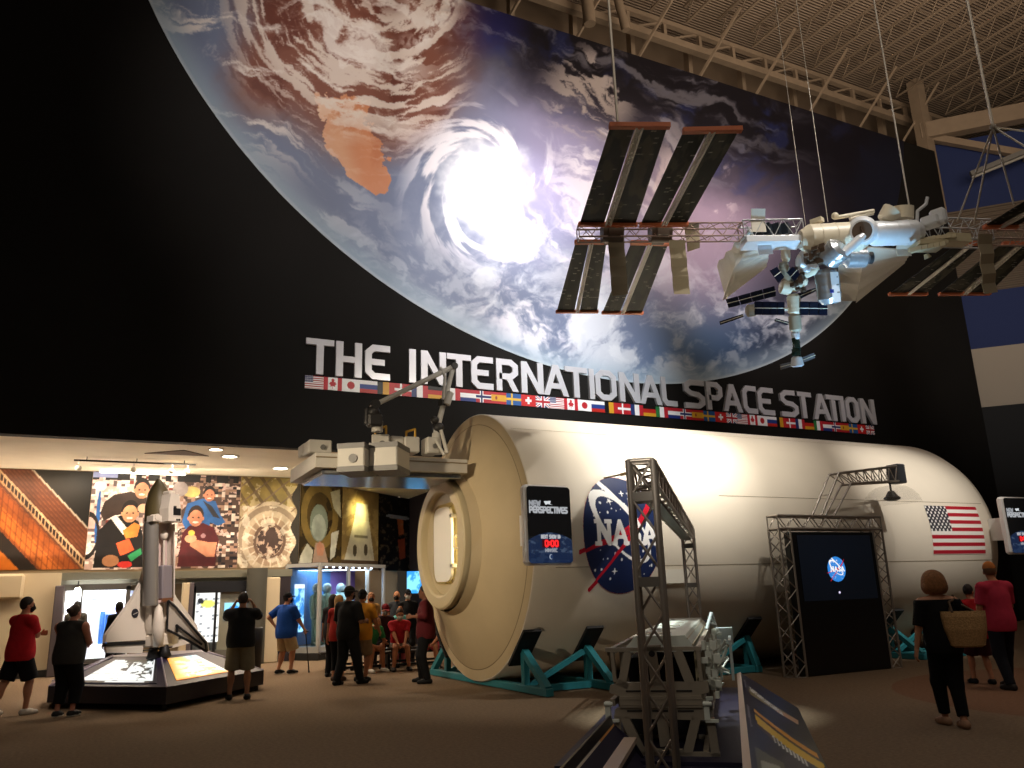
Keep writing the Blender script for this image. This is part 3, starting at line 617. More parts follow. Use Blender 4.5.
# lit display case on the left
def showcase():
    xa, xb = onY(61, 620, 24.1).x, onY(126, 620, 24.1).x; t = thing('display_case', 'white-lit glass display case left of the shuttle model', 'display case', ((xa+xb)/2, 24.5, 0)); w = xb-xa
    W = mat('case_white', 'f2f4f6', .6)
    m = MB(); m.box((0, .42, 1.2), (w, .06, 1.9)); m.box((0, 0, .3), (w, .86, .06)); m.box((-w/2+.03, 0, 1.2), (.06, .86, 1.9)); m.box((w/2-.03, 0, 1.2), (.06, .86, 1.9)); m.build('interior', W, t)
    m = MB(); m.box((0, 0, .13), (w+.1, .9, .26)); m.build('plinth', mat('dark_skirting', '1b1a1a', .6), t)
    m = MB(); m.box((0, -.42, 2.14), (w+.1, .06, .16)); m.box((0, -.42, .33), (w+.1, .06, .1)); m.box((-w/2+.42, -.42, 1.2), (.05, .05, 1.9)); m.box((w/2, -.42, 1.2), (.1, .06, 1.9)); m.build('frame', mat('case_frame_grey', '6f6e6c', .4, .5), t)
    m = MB(); m.box((.3, .2, .52), (1.1, .4, .36), bev=.03); m.build('pedestal', mat('case_white', 'f2f4f6', .6), t)
    m = MB(); m.box((.52, .33, 1.1), (.5, .06, 1.0)); m.box((.2, .3, 1.05), (.12, .1, .95)); m.build('blue_panel', mat('case_blue', '2d62a8', .5), t)['label'] = 'blue printed panel'
    m = MB(); m.box((.7, .3, 1.75), (.9, .05, .6)); m.build('sky_panel', mat('case_lilac', 'b7c4ee', .5), t)
    m = MB(); m.lathe([(0, 0), (.01, .22), (.14, .18), (.2, .02)], 20, (-.05, -.05, 1.8), 'Z'); m.cyl((-.05, -.05, 1.9), (-.05, -.05, 2.1), .012, n=6); m.build('pendant', mat('case_white', 'f2f4f6', .6), t)
    m = MB(); m.box((0, -.43, 1.23), (w, .012, 1.75)); m.build('glass', mat('clear_glass', 'ffffff', .02, trans=1, spec=.2), t)
    m = MB(); m.box((0, 0, 2.13), (w-.1, .5, .03)); m.build('lamp', mat('case_lamp', 'f4f8ff', .5, emit=4), t)
showcase()
def backcase():
    xa, xb = onY(190, 620, 24.2).x, onY(254, 620, 24.2).x; t = thing('display_cabinet', 'dark framed cabinet with lit picture panel and blue screen behind the photographing man', 'display case', ((xa+xb)/2, 24.5, 0)); w = xb-xa
    m = MB(); m.box((0, .3, 1.1), (w, .1, 2.2)); m.box((0, .05, .2), (w, .6, .4)); m.build('body', mat('cabinet_grey', '6a6861', .5, .2), t)
    m = MB(); m.box((0, -.2, 2.08), (w, .12, .3)); m.box((-w/2+.06, -.2, 1.1), (.1, .12, 2)); m.box((w*.13-.4, -.2, 1.1), (.06, .1, 2)); m.box((w/2-.06, -.2, 1.1), (.06, .12, 2)); m.build('frame', DARKMETAL, t)
    def pc(U, Vv):
        P = Paint(U.shape, 'f6f6f2'); n = vnoise(np.floor(U*6), np.floor(Vv*12), 4); P.mix((n > .6)*(abs((U*6) % 1-.5) < .35)*(abs((Vv*12) % 1-.5) < .3)*.8, '6b7076'); P.mix(ell(U, Vv, .5, .78, .3, .08)*1., 'd8d46a'); P.mix(ell(U, Vv, .2, .84, .14, .06)*1., '23262a'); return P.out()
    a = -w/2+.14; grid_obj('lit_picture', lambda U, Vv: (a+.62*U, 0*U-.14, .62+1.3*Vv), 24, 44, pc, painted('lit_print', .4, emit=.8), t, back=(0, .05, 0))['label'] = 'backlit white picture panel'
    m = MB(); m.box((w*.2, -.1, 1.1), (.86, .06, 1.7)); m.build('panel', mat('cabinet_panel', '8f8c7c', .6), t)
    def sc(U, Vv):
        P = Paint(U.shape, '8fd2f0'); P.mix(ell(U, Vv, .45, .5, .3, .36)*1., '2c8ed8'); P.mix((Vv < .12)*1., '52b4e6'); return P.out()
    grid_obj('screen', lambda U, Vv: (w*.2-.28+.56*U, 0*U-.16, 1.18+.46*Vv), 24, 18, sc, painted('lit_screen', .3, emit=.8), t, back=(0, .05, 0))['label'] = 'small glowing blue screen'
    m = MB(); m.box((w/2-.16, -.12, 1.25), (.17, .04, 1.4)); m.build('light_strip', mat('strip_white', 'eaf3ff', .5, emit=.7), t)
backcase()
m = MB(); x = onY(252, 650, 21).x; m.lathe([(0, 0), (0, .22), (1.02, .25), (1.04, .23), (1.05, 0)], 20, (x, 21, 0), 'Z')
tag(m.build('waste_bin', mat('black_plastic', '131314', .5)), 'black round waste bin beside the photographing man', 'bin')
# corner vitrine with pressure suits
def vitrine():
    C1 = V((5.79, 23.7, 0)); C2 = C1+Mdir*3.35; C0 = C1+nrm*1.2; C3 = C2+nrm*1.2
    rz = atan2(Mdir.y, Mdir.x); t = thing('glass_vitrine', 'tall corner glass vitrine with blue and violet light behind the visitors', 'display case', tuple(C1), rz); L = 3.35; Dp = 1.15; H0, H1 = .36, 2.62
    FR = mat('vitrine_frame', 'a9a9a6', .4, .3)
    m = MB(); m.box((L/2, Dp/2, .1), (L+.06, Dp+.06, .2), bev=.02); m.build('plinth', mat('dark_skirting', '1b1a1a', .6), t)
    m = MB(); m.box((L/2, Dp/2, .28), (L+.04, Dp+.04, .16)); m.build('base', FR, t)
    m = MB()
    for x in (0, L*.42, L*.72, L): m.box((x, 0, (H0+H1)/2), (.09, .09, H1-H0))
    m.box((0, Dp, (H0+H1)/2), (.08, .08, H1-H0)); m.box((L/2, 0, H1), (L+.1, .1, .1)); m.box((0, Dp/2, H1), (.1, Dp, .1)); m.build('frame', FR, t)
    m = MB(); m.box((L/2, Dp/2, H1+.03), (L, Dp, .06)); m.build('top', DARKMETAL, t)
    GL_ = mat('clear_glass', 'ffffff', .02, trans=1, spec=.2)
    for x0, x1 in ((.05, L*.42-.05), (L*.42+.05, L*.72-.05), (L*.72+.05, L-.05)):
        m = MB(); m.box(((x0+x1)/2, 0, (H0+H1)/2), (x1-x0, .012, H1-H0-.1)); m.build('glass_pane', GL_, t)
    m = MB(); m.box((0, Dp/2, (H0+H1)/2), (.012, Dp-.1, H1-H0-.1)); m.build('glass_pane', GL_, t)
    m = MB(); m.box((L*.3, Dp-.03, 1.48), (L*.6, .05, 2.2)); m.build('blue_backdrop', mat('backdrop_blue', '3a6ea8', .6), t); m = MB(); m.box((L*.8, Dp-.03, 1.48), (L*.4, .05, 2.2)); m.build('violet_backdrop', mat('backdrop_violet', '7a5aa0', .6), t)
    def sc(U, Vv): P = Paint(U.shape, '9fdcff'); P.mix((fbm(U*5, Vv*9, 3) > .52)*1., '2a7fd0'); P.mix((Vv > .93)*1., 'e8f6ff'); return P.out()
    for x0, w_, z0, h in ((.25, .42, .75, 1.35), (1.5, .36, 1.25, .5), (2.3, .4, 1.55, .4)): grid_obj('screen', lambda U, Vv: (x0+w_*U, 0*U+Dp-.12, z0+h*Vv), 16, 30, sc, painted('lit_screen', .3, emit=.8), t, back=(0, .04, 0))
    m = MB()
    for i in range(9): m.cyl((.3+i*.34, .25, H1-.03), (.3+i*.34, .25, H1-.07), .035, n=10)
    split_build(m, 'spot_lamp', mat('vitrine_lamp', 'dfeeff', .5, emit=4), t)
    for i, (x, c, lab) in enumerate(((.72, '5e7f74', 'grey green pressure suit standing at the left in glass vitrine'), (1.2, '6d8f86', 'pale green pressure suit in the middle of glass vitrine'), (1.9, '9fc4c4', 'bright teal suit with spread arms in glass vitrine'))):
        s = thing('pressure_suit', lab, 'space suit', tuple(V(t.location)+M4.Rotation(rz, 3, 'Z')@V((x, .62, H0))), rz+.15-.1*i, 'suits in the vitrine'); Mx = mat('suit_'+c, c, .7, noise=.12, scale=9, bump=.3)
        m = MB(); m.lathe([(.75, .02), (.76, .17), (.95, .19), (1.2, .22), (1.38, .2), (1.45, .1), (1.5, .09), (1.51, .02)], 18, (0, 0, 0), 'Z'); m.build('torso', Mx, s)
        m = MB(); m.lathe([(1.5, .1), (1.55, .14), (1.66, .14), (1.74, .09), (1.77, .0)], 18, (0, 0, 0), 'Z'); m.build('helmet', mat('suit_helmet', '93a5a8', .2), s)
        sp = .5 if i == 2 else .28
        for k in (-1, 1):
            m = MB(); m.cyl((k*.18, 0, 1.36), (k*(sp), -.02, 1.08 if i < 2 else 1.25), .085, .07); m.cyl((k*sp, -.02, 1.08 if i < 2 else 1.25), (k*(sp+.05), -.08, .82 if i < 2 else 1.1), .07, .055); m.ball((k*sp, -.02, 1.08 if i < 2 else 1.25), .075); m.ball((k*(sp+.05), -.09, .78 if i < 2 else 1.07), .06); m.build('arm', Mx, s)
            m = MB(); m.cyl((k*.09, 0, .8), (k*.11, 0, .12), .1, .075); m.box((k*.11, -.05, .06), (.12, .27, .12), bev=.03); m.build('leg', Mx, s)
    return t
VT = vitrine()
# blue wall screen half hidden by the hatch ring, brown rock wall
pr = onZ(404, 640, 0)
def sc(U, Vv): P = Paint(U.shape, '2f8fe0'); P.mix((fbm(U*3, Vv*3, 3) > .5)*1., '7fd0ff'); return P.out()
hp = onY(413, 583, 27.6); o = grid_obj('wall_screen', lambda U, Vv: (hp.x-.2+.8*U, np.full(U.shape, 27.6), hp.z-.35+.75*Vv), 20, 16, sc, painted('lit_screen', .3, emit=.8), back=(0, .08, 0)); tag(o, 'blue glowing wall screen next to the hatch ring', 'screen')
# ceiling fixtures
LAMP = mat('lamp_warm', 'fff1d6', .5, emit=14); BULB = mat('lamp_hot', 'fff6e2', .5, emit=40); WHITE_METAL = mat('white_metal', 'd9d4c8', .5)
def downlight(px, py, r, lab, hot=False):
    p = onZ(px, py, ZC); t = thing('ceiling_light', lab, 'light', (p.x, p.y, ZC), 0, 'recessed lights in the low ceiling')
    m = MB(); m.lathe([(-.001, r*.8), (-.03, r*.95), (-.03, r*1.15), (-.001, r*1.2)], 24, (0, 0, 0), 'Z'); m.build('ring', WHITE_METAL, t)
    m = MB(); m.lathe([(-.015, 0), (-.015, r*.85)], 24, (0, 0, 0), 'Z'); m.build('lamp', BULB if hot else LAMP, t)
downlight(216, 449, .16, 'very bright round ceiling light left of two paler lights', True); downlight(230, 456, .2, 'pale oval ceiling light next to the very bright one'); downlight(280.5, 468, .22, 'pale oval ceiling light nearest the white equipment platform')
p = onZ(178, 453, ZC); m = MB(); m.prism([(-.75, .2), (.75, .2), (.1, -.5)], lambda u, v, w_: V((p.x+u, p.y+v, ZC-.02+w_)), .018); tag(m.build('ceiling_vent', mat('vent_brown', '5c4632', .8)), 'brown triangular vent in the low ceiling', 'vent')
pa, pb = onZ(74, 462.5, ZC-.12), onZ(197, 464, ZC-.12)
t = thing('track_light', 'long black ceiling track lighting the crew mural', 'light', ((pa.x+pb.x)/2, (pa.y+pb.y)/2, ZC)); L = pb.x-pa.x
m = MB(); m.box((0, 0, -.1), (L, .05, .04)); [m.cyl((x, 0, 0), (x, 0, -.1), .012, n=6) for x in (-L*.4, 0, L*.4)]; m.build('track', mat('black_plastic', '131314', .5), t)
for x in (-L*.46, -L*.02, L*.3, L*.43):
    m = MB(); m.cyl((x, 0, -.1), (x, 0, -.2), .015, n=6); m.lathe([(0, .0), (0, .05), (.14, .06), (.16, .075)], 14, (x, .0, -.27), 'Y'); m.build('spot_head', WHITE_METAL, t)
m = MB(); xa, xb = onZ(100, 468, ZC).x, onZ(190, 466, ZC).x; m.box(((xa+xb)/2, YM-.42, ZC-.07), (xb-xa, .12, .06), bev=.02); o = m.build('tube_light', mat('tube_lamp', 'fff4e0', .5, emit=2.2)); tag(o, 'bright tube light along the top of the crew mural', 'light')
pa, pb = onZ(330, 489, ZC-.1), onZ(417, 507, ZC-.1); t = thing('track_light', 'thin ceiling track with four hot spots above the spacecraft mural', 'light', (pa.x, pa.y, ZC)); d = pb-pa
m = MB(); m.bar((0, 0, -.09), (d.x, d.y, -.09), .05, .04); [m.cyl((d.x*f, d.y*f, 0), (d.x*f, d.y*f, -.09), .012, n=6) for f in (.02, .5, .98)]; m.build('track', WHITE_METAL, t)
for f, in ((.08,), (.6,), (.75,), (.98,)):
    m = MB(); m.cyl((d.x*f, d.y*f, -.09), (d.x*f, d.y*f, -.2), .015, n=6); m.cyl((d.x*f, d.y*f, -.2), (d.x*f, d.y*f, -.34), .06, .08); h = m.build('spot_head', WHITE_METAL, t)
    m = MB(); m.ball((d.x*f, d.y*f, -.36), .075); m.build('lamp', BULB, h)
# projector that throws the yellow glare is a spot on a bracket
p = onZ(79, 578, 2.2); p = V((onY(79, 578, 24.05).x, 24.05, 2.2)); t = thing('spot_light', 'small lit spot lamp under bulkhead above the left display case', 'light', tuple(p)); m = MB(); m.cyl((0, 0, .0), (0, 0, .1), .015, n=6); m.cyl((0, .03, -.02), (0, -.1, -.12), .05, .08); m.build('housing', mat('black_plastic', '131314', .5), t); m = MB(); m.ball((0, -.11, -.125), .07); m.build('lamp', BULB, t)
# ================================================================== WALK-THROUGH MODULE MOCK-UP
MX0, MX1, MY, MZ, MR = 6.5, 18.55, 14.5, 2.57, 2.5
HULL = mat('hull_cream', 'e6dccb', .42, noise=.03, scale=1.2, spec=.45); RING = mat('ring_cream', 'c9b892', .5)
mod = thing('station_module', 'huge cream cylindrical space module lying on teal cradles', 'space module', (12.5, MY, 0))
O = V((12.5, MY, 0)); AX = V((0, 0, MZ))
m = MB(); m.lathe([(MX0-12.5, MR-.05), (MX0-12.5-.02, MR-.02), (MX0-12.5, MR), (MX1-12.5, MR), (MX1-12.5+.3, MR-.1), (MX1-12.5+.8, MR-.55), (MX1-12.5+1.0, 1.2), (MX1-12.5+1.0, 0)], 128, AX); m.build('hull', HULL, mod)
m = MB(); m.lathe_sharp([(MX0-12.52, MR-.02), (MX0-12.53, MR-.2), (6.2-12.5, 1.62), (6.08-12.5, 1.3), (5.9-12.5, 1.24)], n=96, o=AX); m.build('end_cone', mat('cone_cream', 'c2ae8a', .6, noise=.04, scale=2), mod)
m = MB(); m.lathe([(MX0-12.52, MR-.2), (MX0-12.535, MR-.2), (MX0-12.535, MR-.225), (MX0-12.53, MR-.225)], 96, AX); m.build('seam', mat('seam_brown', '8b7a5e', .8), mod)
m = MB(); m.lathe_sharp([(5.95-12.5, 1.17), (5.93-12.5, 1.2), (5.8-12.5, 1.2), (5.775-12.5, 1.17), (5.775-12.5, .99), (5.8-12.5, .955), (5.9-12.5, .93), (5.9-12.5, .88)], n=96, o=AX); hr = m.build('hatch_ring', RING, mod)
N = 64   # bulkhead with a rounded square opening
def rsq(a, hw, hh, n=5.): c, s = abs(cos(a)), abs(sin(a)); k = ((c/hw)**n+(s/hh)**n)**(-1/n); return k
m = MB(); xb = 5.895-12.5
ring_o = [V((xb, .91*cos(2*pi*i/N), .91*sin(2*pi*i/N)))+AX for i in range(N)]
def sqp(x, hw, hh): return [V((x, rsq(2*pi*i/N, hw, hh)*cos(2*pi*i/N), rsq(2*pi*i/N, hw, hh)*sin(2*pi*i/N)))+AX for i in range(N)]
ri = sqp(xb, .62, .75); rb = sqp(xb+.22, .62, .75)
m.add(ring_o+ri+rb, [(i, (i+1) % N, N+(i+1) % N, N+i) for i in range(N)]+[(N+i, N+(i+1) % N, 2*N+(i+1) % N, 2*N+i) for i in range(N)]); m.build('bulkhead', RING, hr)
m = MB(); q = sqp(xb+.22, .66, .79); m.add(q, [tuple(range(N))]); m.build('inner_wall', mat('inner_cream', 'e8dcae', .5), hr)
m = MB(); d0 = [V((xb+.06, p.y*.72+.14, (p.z-MZ)*.93+MZ)) for p in sqp(0, .62, .75)]; d1 = [p-V((.05, 0, 0)) for p in d0]
m.add(d0+d1, [tuple(range(N))[::-1], tuple(range(N, 2*N))]+[(i, (i+1) % N, N+(i+1) % N, N+i) for i in range(N)]); hd = m.build('hatch_door', mat('door_white', 'fbf8ec', .35), hr); hd['label'] = 'white hatch door'
m = MB()
for z in (-.42, .5): m.box((xb+.06, -.27, MZ+z), (.1, .12, .08), bev=.01)
split_build(m, 'hinge', mat('steel', '9a958a', .4, .7), hd); m = MB(); m.tube([V((xb+.2, -.42, MZ-.1)), V((xb+.02, -.42, MZ-.1)), V((xb+.02, -.42, MZ+.12)), V((xb+.2, -.42, MZ+.12))], .018); m.build('handle', mat('steel', '9a958a', .4, .7), hr)
m = MB(); m.box((xb+.16, -.44, MZ), (.05, .05, .9)); m.build('inner_lamp', mat('inner_lamp', 'ffe9b8', .5, emit=7), hr)
def onhull(X, th, off=0): r = MR+off; return V((X-12.5, -r*cos(th), MZ+r*sin(th)))
SEAM = mat('seam_brown', '8b7a5e', .8)
def seam_long(x0, x1, a): m = MB(); th = rad(a); m.quad(onhull(x0, th, .003), onhull(x1, th, .003), onhull(x1, th+.004, .003), onhull(x0, th+.004, .003)); m.build('seam', SEAM, mod)
for x0, x1, a in ((6.9, 18.5, -13), (6.6, 9.6, 52), (10.6, 18.5, 17), (7, 10, 75), (11, 17, 62)): seam_long(x0, x1, a)
def hull_sheet(name, xc, a0, hw, hh, nu, nv, col, keep=None, off=.006):
    def fn(U, Vv):
        X = xc+(U*2-1)*hw-12.5; th = rad(a0)+(Vv*2-1)*hh/MR; r = MR+off; return X, -r*np.cos(th), MZ+r*np.sin(th)
    return grid_obj(name, fn, nu, nv, col, painted('decal_print', .35), mod, keep=keep)
def meatball(U, Vv, blue='1d2c55', base=None, lit=False):
    """round emblem: blue disc, white orbit and stars, red wing, four serif capitals"""
    x, y = (U*2-1)*1.12, (Vv*2-1)*1.12
    P = Paint(U.shape, blue)
    rng = random.Random(5)
    for k in range(46):
        a, b = rng.uniform(-.8, .75), rng.choice([rng.uniform(-.85, -.25), rng.uniform(.28, .8)])
        P.mix((np.hypot(x-a, y-b) < rng.choice([.012, .016, .024]))*1., 'f0f2f6')
    for a, b in ((-.22, -.62), (-.25, .55), (.1, .7)): P.mix((np.minimum(abs(x-a)*4+abs(y-b), abs(x-a)+abs(y-b)*4) < .075)*1., 'ffffff')
    c, s = cos(rad(-38)), sin(rad(-38)); u = (x+.02)*c+(y-.12)*s; v = -(x+.02)*s+(y-.12)*c
    e = np.abs(np.sqrt((u/.82)**2+(v/.36)**2)-1); P.mix((e < .06+.05*(u < 0))*1., 'ffffff')
    P.mix((segd(x, y, [(-.5, .95), (.5, .12)]) < .05)*(y > .15)*1., 'ffffff')
    R1 = [(-1.12, -.32), (-.55, -.1), (.1, .06), (.5, .3), (1.0, .86), (.72, .36), (.2, .0), (-.4, -.17)]
    R2 = [(-.78, -.9), (-.2, -.31), (.35, .1), (.62, .42), (1.0, .86), (.68, .34), (.35, .03), (-.15, -.36)]
    P.mix((inpoly(x, y, R1) | inpoly(x, y, R2) | (segd(x, y, [(-.98, -.3), (-.3, -.08), (.3, .18)]) < .02) | (segd(x, y, [(-.72, -.82), (.2, .0), (.6, .38)]) < .025))*1., 'c3182f')
    h = .36; yb = -.16
    def slab(xx, w_): return (abs(x-xx) < w_) & ((abs(y-yb) < .035) | (abs(y-yb-h) < .035))
    L = segd(x, y, [(-.62, yb), (-.62, yb+h), (-.36, yb), (-.36, yb+h)]) < .052; L |= slab(-.64, .09) & (y < .1); L |= (abs(x+.37) < .09) & (abs(y-yb-h) < .035); L |= (abs(x+.66) < .06) & (abs(y-yb-h) < .035)
    for ax in (-.08, .68): L |= (segd(x, y, [(ax-.15, yb), (ax, yb+h), (ax+.15, yb)]) < .05) | (segd(x, y, [(ax-.08, yb+.1), (ax+.08, yb+.1)]) < .03) | ((abs(abs(x-ax)-.15) < .075) & (abs(y-yb) < .03))
    L |= segd(x, y, [(.42, yb+h-.06), (.37, yb+h), (.26, yb+h-.03), (.24, yb+.25), (.32, yb+.19), (.41, yb+.12), (.4, yb+.03), (.3, yb-.01), (.22, yb+.05)]) < .05
    L &= (y > yb-.04) & (y < yb+h+.04); P.mix(L*1., 'ffffff'); P.mix((np.hypot(x, y) > 1.005)*1., 'c3182f')
    return P, ((np.hypot(x, y) < 1) | inpoly(x, y, R1) | (segd(x, y, [(-1.1, -.3), (-.3, -.05)]) < .03) | (segd(x, y, [(-.8, -.92), (.2, -.05)]) < .03) | inpoly(x, y, R2))
o = hull_sheet('insignia', 8.26, 0, .82*1.12, 1.04*1.12, 190, 220, lambda U, Vv: meatball(U, Vv)[0].out(), lambda U, Vv: meatball(U, Vv)[1]); o['label'] = 'round blue insignia with white capital letters, stars and red wing'
def usflag(U, Vv):
    P = Paint(U.shape, 'f2efe8'); P.mix((np.floor((1-Vv)*13) % 2 == 0)*1., 'b01c2e'); k = (U < .4) & (Vv > 6/13); P.mix(k*1., '33323c')
    u = U/.4*11; v = (Vv-6/13)/(7/13)*9; P.mix((k & (np.hypot(u % 1-.5, v % 1-.5) < .4) & ((np.floor(u)+np.floor(v)) % 2 == 0))*1., 'f4f2ee'); return P.out()
o = hull_sheet('flag_decal', 17.33, 2.7, .9, .54, 130, 78, usflag); o['label'] = 'American flag decal'
m = MB(); m.box((9.35-12.5, -MR-.004+.03, MZ-.75), (.62, .02, .24)); m.build('plate', mat('plate_grey', 'cfcabd', .5), mod)
# ------------------------------------------------------------------ show-time signs
def show_sign(xc, yf, zc, label, side=0):
    t = thing('show_sign', label, 'sign', (xc, yf, zc), side, 'show time signs on the module'); w, h = .9, 1.28
    m = MB(); m.box((0, .09, 0), (w, .18, h), bev=.05); m.build('housing', mat('sign_white', 'e9e6e2', .35), t)
    m = MB(); m.box((0, .18+.22, -.05), (.34, .5, .5)); m.build('bracket', mat('sign_white', 'e9e6e2', .35), t)
    hw, hh = .42, .61
    def keep(U, Vv): x, y = abs(U*2-1)*hw, abs(Vv*2-1)*hh; return ~((x > hw-.07) & (y > hh-.07) & (np.hypot(x-hw+.07, y-hh+.07) > .07))
    def col(U, Vv):
        X, Y = (U*2-1)*hw, (Vv*2-1)*hh; P = Paint(U.shape, '030304')
        lim = -.13+.25*X*0-.12*(X/hw)**2; e = sst(0, .12, lim-Y+.02); P.mix((Y < lim)*1., '13213c'); P.mix((Y < lim)*(fbm(X*9, Y*14, 4) > .6)*.6, '4a586c'); P.mix((Y < lim-.3)*.6, '0d1d3a')
        w1 = text_d(X, Y, 'NEW', -.37, .30, .07, .022, .2); w2 = text_d(X, Y, 'PERSPECTIVES', -.37, .19, .085, .025, .72)
        P.mix((w1 < .0135)*1., '8f9196'); P.mix((w2 < .0145)*1., 'a4a6aa'); P.mix(inpoly(X, Y, [(-.1, .37), (.04, .38), (.02, .33), (.08, .31), (-.03, .33), (-.06, .31)])*1., 'cfd2d6')
        P.mix((text_d(X, Y, 'NEXT SHOW IN:', -.17, -.22, .05, .018, .36) < .0085)*1., 'a9a9ae'); P.mix((text_d(X, Y, 'MIN:SEC', -.1, -.43, .045, .018, .22) < .008)*1., '8a8c94')
        P.mix(((abs(X-.01) < .17) & (abs(Y+.3) < .065))*1., '3d0208'); P.mix((text_d(X, Y, '0:00', -.1, -.345, .09, .04, .24) < .016)*1., 'ff2a2e'); P.mix(ell(X, Y, .0, -.51, .035, .04)*1., '8d97a8'); P.mix(ell(X, Y, .012, -.51, .028, .03)*1., '1c2f52')
        return P.out()
    grid_obj('display', lambda U, Vv: ((U*2-1)*hw, 0*U-.006, (Vv*2-1)*hh), 180, 240, col, painted('sign_display', .12, emit=.55, spec=.5), t, keep=keep)
    return t
show_sign(6.5, 11.5, 2.67, 'black show sign with red 0:00 timer left of the round insignia', rad(4)); show_sign(18.62, 11.35, 2.74, 'black show sign at the right end of module beside the flag', rad(-4))
# ------------------------------------------------------------------ cradles
TEAL = mat('cradle_teal', '2a7f8a', .5); PAD = mat('pad_black', '17171a', .7)
def cradle(xc, label, far=2.48):
    t = thing('cradle_stand', label, 'cradle', (xc, MY, 0), 0, 'teal cradles under the module')
    m = MB()
    for dx in (-.62, .62): m.box((dx, 0, .07), (.14, far*2+.14, .12), bev=.01)
    for y in (-1.9, 1.9): m.box((0, y, .07), (1.1, .12, .1))
    m.build('base_frame', TEAL, t)
    for dx in (-.62, .62):
        for s in (-1, 1):
            m = MB(); m.bar((dx, s*1.72, .66), (dx, s*far, .12), .12, .1); m.bar((dx, s*1.72, .66), (dx, s*1.72, .1), .12, .1); m.build('strut', TEAL, t)
            m = MB(); a = rad(-47)
            for k in (-1, 1): pass
            p = V((dx, s*MR*1.012*cos(a), MZ+MR*1.012*sin(a))); tx = V((0, s*sin(-a), cos(a)))
            m.bar(p-tx*.42, p+tx*.42, .34, .05, up=(0, s*cos(a), sin(a))); m.build('pad', PAD, t)
    m = MB()
    for s in (-1, 1): m.bar((-.56, s*1.78, .12), (.5, s*1.78, .6), .08, .08)
    split_build(m, 'brace', TEAL, t)
cradle(7.25, 'teal cradle with black pads under the left end of module'); cradle(10.9, 'teal cradle behind the truss gate, mostly in shadow', 1.95); cradle(16.2, 'teal cradle under the right end of module beside the screen kiosk')
# ------------------------------------------------------------------ trusses
ALU = mat('truss_aluminium', 'b3aaa0', .38, .75)
def truss(A, B, w, r=.024, rb=.011, bays=None, up=(0, 0, 1), sides=4, wz=None, ends=True):
    A, B, up = V(A), V(B), V(up); d = (B-A); L = d.length; d.normalize()
    if abs(d.dot(up)) > .95: up = V((0, 1, 0))
    x = d.cross(up).normalized(); z = x.cross(d).normalized(); wz = w if wz is None else wz; m = MB()
    c = [x*(sx*w/2)+z*(sz*wz/2) for sx, sz in ((-1, -1), (1, -1), (1, 1), (-1, 1))]
    for q in c: m.cyl(A+q, B+q, r, n=10)
    n = bays or max(2, round(L/w/1.0))
    for k in range(n):
        a = A+d*(L*k/n); b = A+d*(L*(k+1)/n)
        for i in range(4):
            j = (i+1) % 4; p, q = (i, j) if k % 2 else (j, i); m.cyl(a+c[p], b+c[q], rb, n=6, caps=False)
    if ends:
        for e in (A, B):
            for i in range(4): m.cyl(e+c[i], e+c[(i+1) % 4], rb*1.2, n=6)
    return m
# ------------------------------------------------------------------ screen kiosk in front of the module
ky = 11.45; K = V((12.63, ky, 0)); kio = thing('screen_kiosk', 'tall black screen with small round blue logo in an aluminium truss frame', 'kiosk', tuple(K))
truss((-1.24, .0, .0), (-1.24, .0, 2.62), .27, bays=12).build('truss_column', ALU, kio); truss((1.24, .0, .0), (1.24, .0, 2.62), .27, bays=12).build('truss_column', ALU, kio); truss((-1.38, 0, 2.74), (1.38, 0, 2.74), .27, bays=13, wz=.24).build('truss_beam', ALU, kio)
m = MB(); m.box((0, -.06, 1.28), (2.28, .16, 2.56), bev=.02); m.build('panel', mat('kiosk_black', '0b0c10', .3), kio)
def ks(U, Vv):
    x, y = (U-.475)*1.95/.235, (Vv-.47)*1.22/.235; Pm, k = meatball(x/2.24+.5, y/2.24+.5, blue='2f86dc'); P = Paint(U.shape, '03060c'); P.mix(sst(1.3, 0, abs(U-.3)+abs(Vv-.8))*.5, '070d18'); inside = (abs(x) < 1.12) & (abs(y) < 1.12) & k; P.c = np.where(inside[..., None], Pm.c, P.c); P.mix(ell(x, y, 0, -1.85, .1, .1)*1., 'e8ddff'); return P.out()
grid_obj('screen', lambda U, Vv: (-.96+1.95*U, 0*U-.146, 1.3+1.2*Vv), 300, 180, ks, painted('kiosk_screen', .18, emit=.5, spec=.5), kio)
m = MB(); ya = .02
for dy in (-.12, .12):
    for a, b in (((-.22, 2.86), (.42, 3.72)), ((.12, 2.86), (.72, 3.52)), ((.42, 3.72), (2.15, 3.93)), ((.72, 3.52), (2.15, 3.62))): m.cyl((a[0], ya+dy, a[1]), (b[0], ya+dy, b[1]), .022, n=8)
    for k in range(7):
        f, g = k/7, (k+.5)/7; m.cyl((.42+1.73*f, ya+dy, 3.72+.21*f), (.72+1.43*g, ya+dy, 3.52+.1*g), .011, n=6); m.cyl((.72+1.43*g, ya+dy, 3.52+.1*g), (.42+1.73*(f+1/7), ya+dy, 3.72+.21*(f+1/7)), .011, n=6)
for f in (0, .5, 1):
    m.cyl((.42+1.73*f, ya-.12, 3.72+.21*f), (.42+1.73*f, ya+.12, 3.72+.21*f), .012, n=6); m.cyl((-.22+.64*f, ya-.12, 2.86+.86*f), (-.22+.64*f, ya+.12, 2.86+.86*f), .012, n=6)
m.build('arm', ALU, kio)
m = MB(); m.box((2.26, ya, 3.78), (.24, .3, .4), bev=.02); m.build('speaker_box', mat('grey_box', '4a4c52', .5, .3), kio)
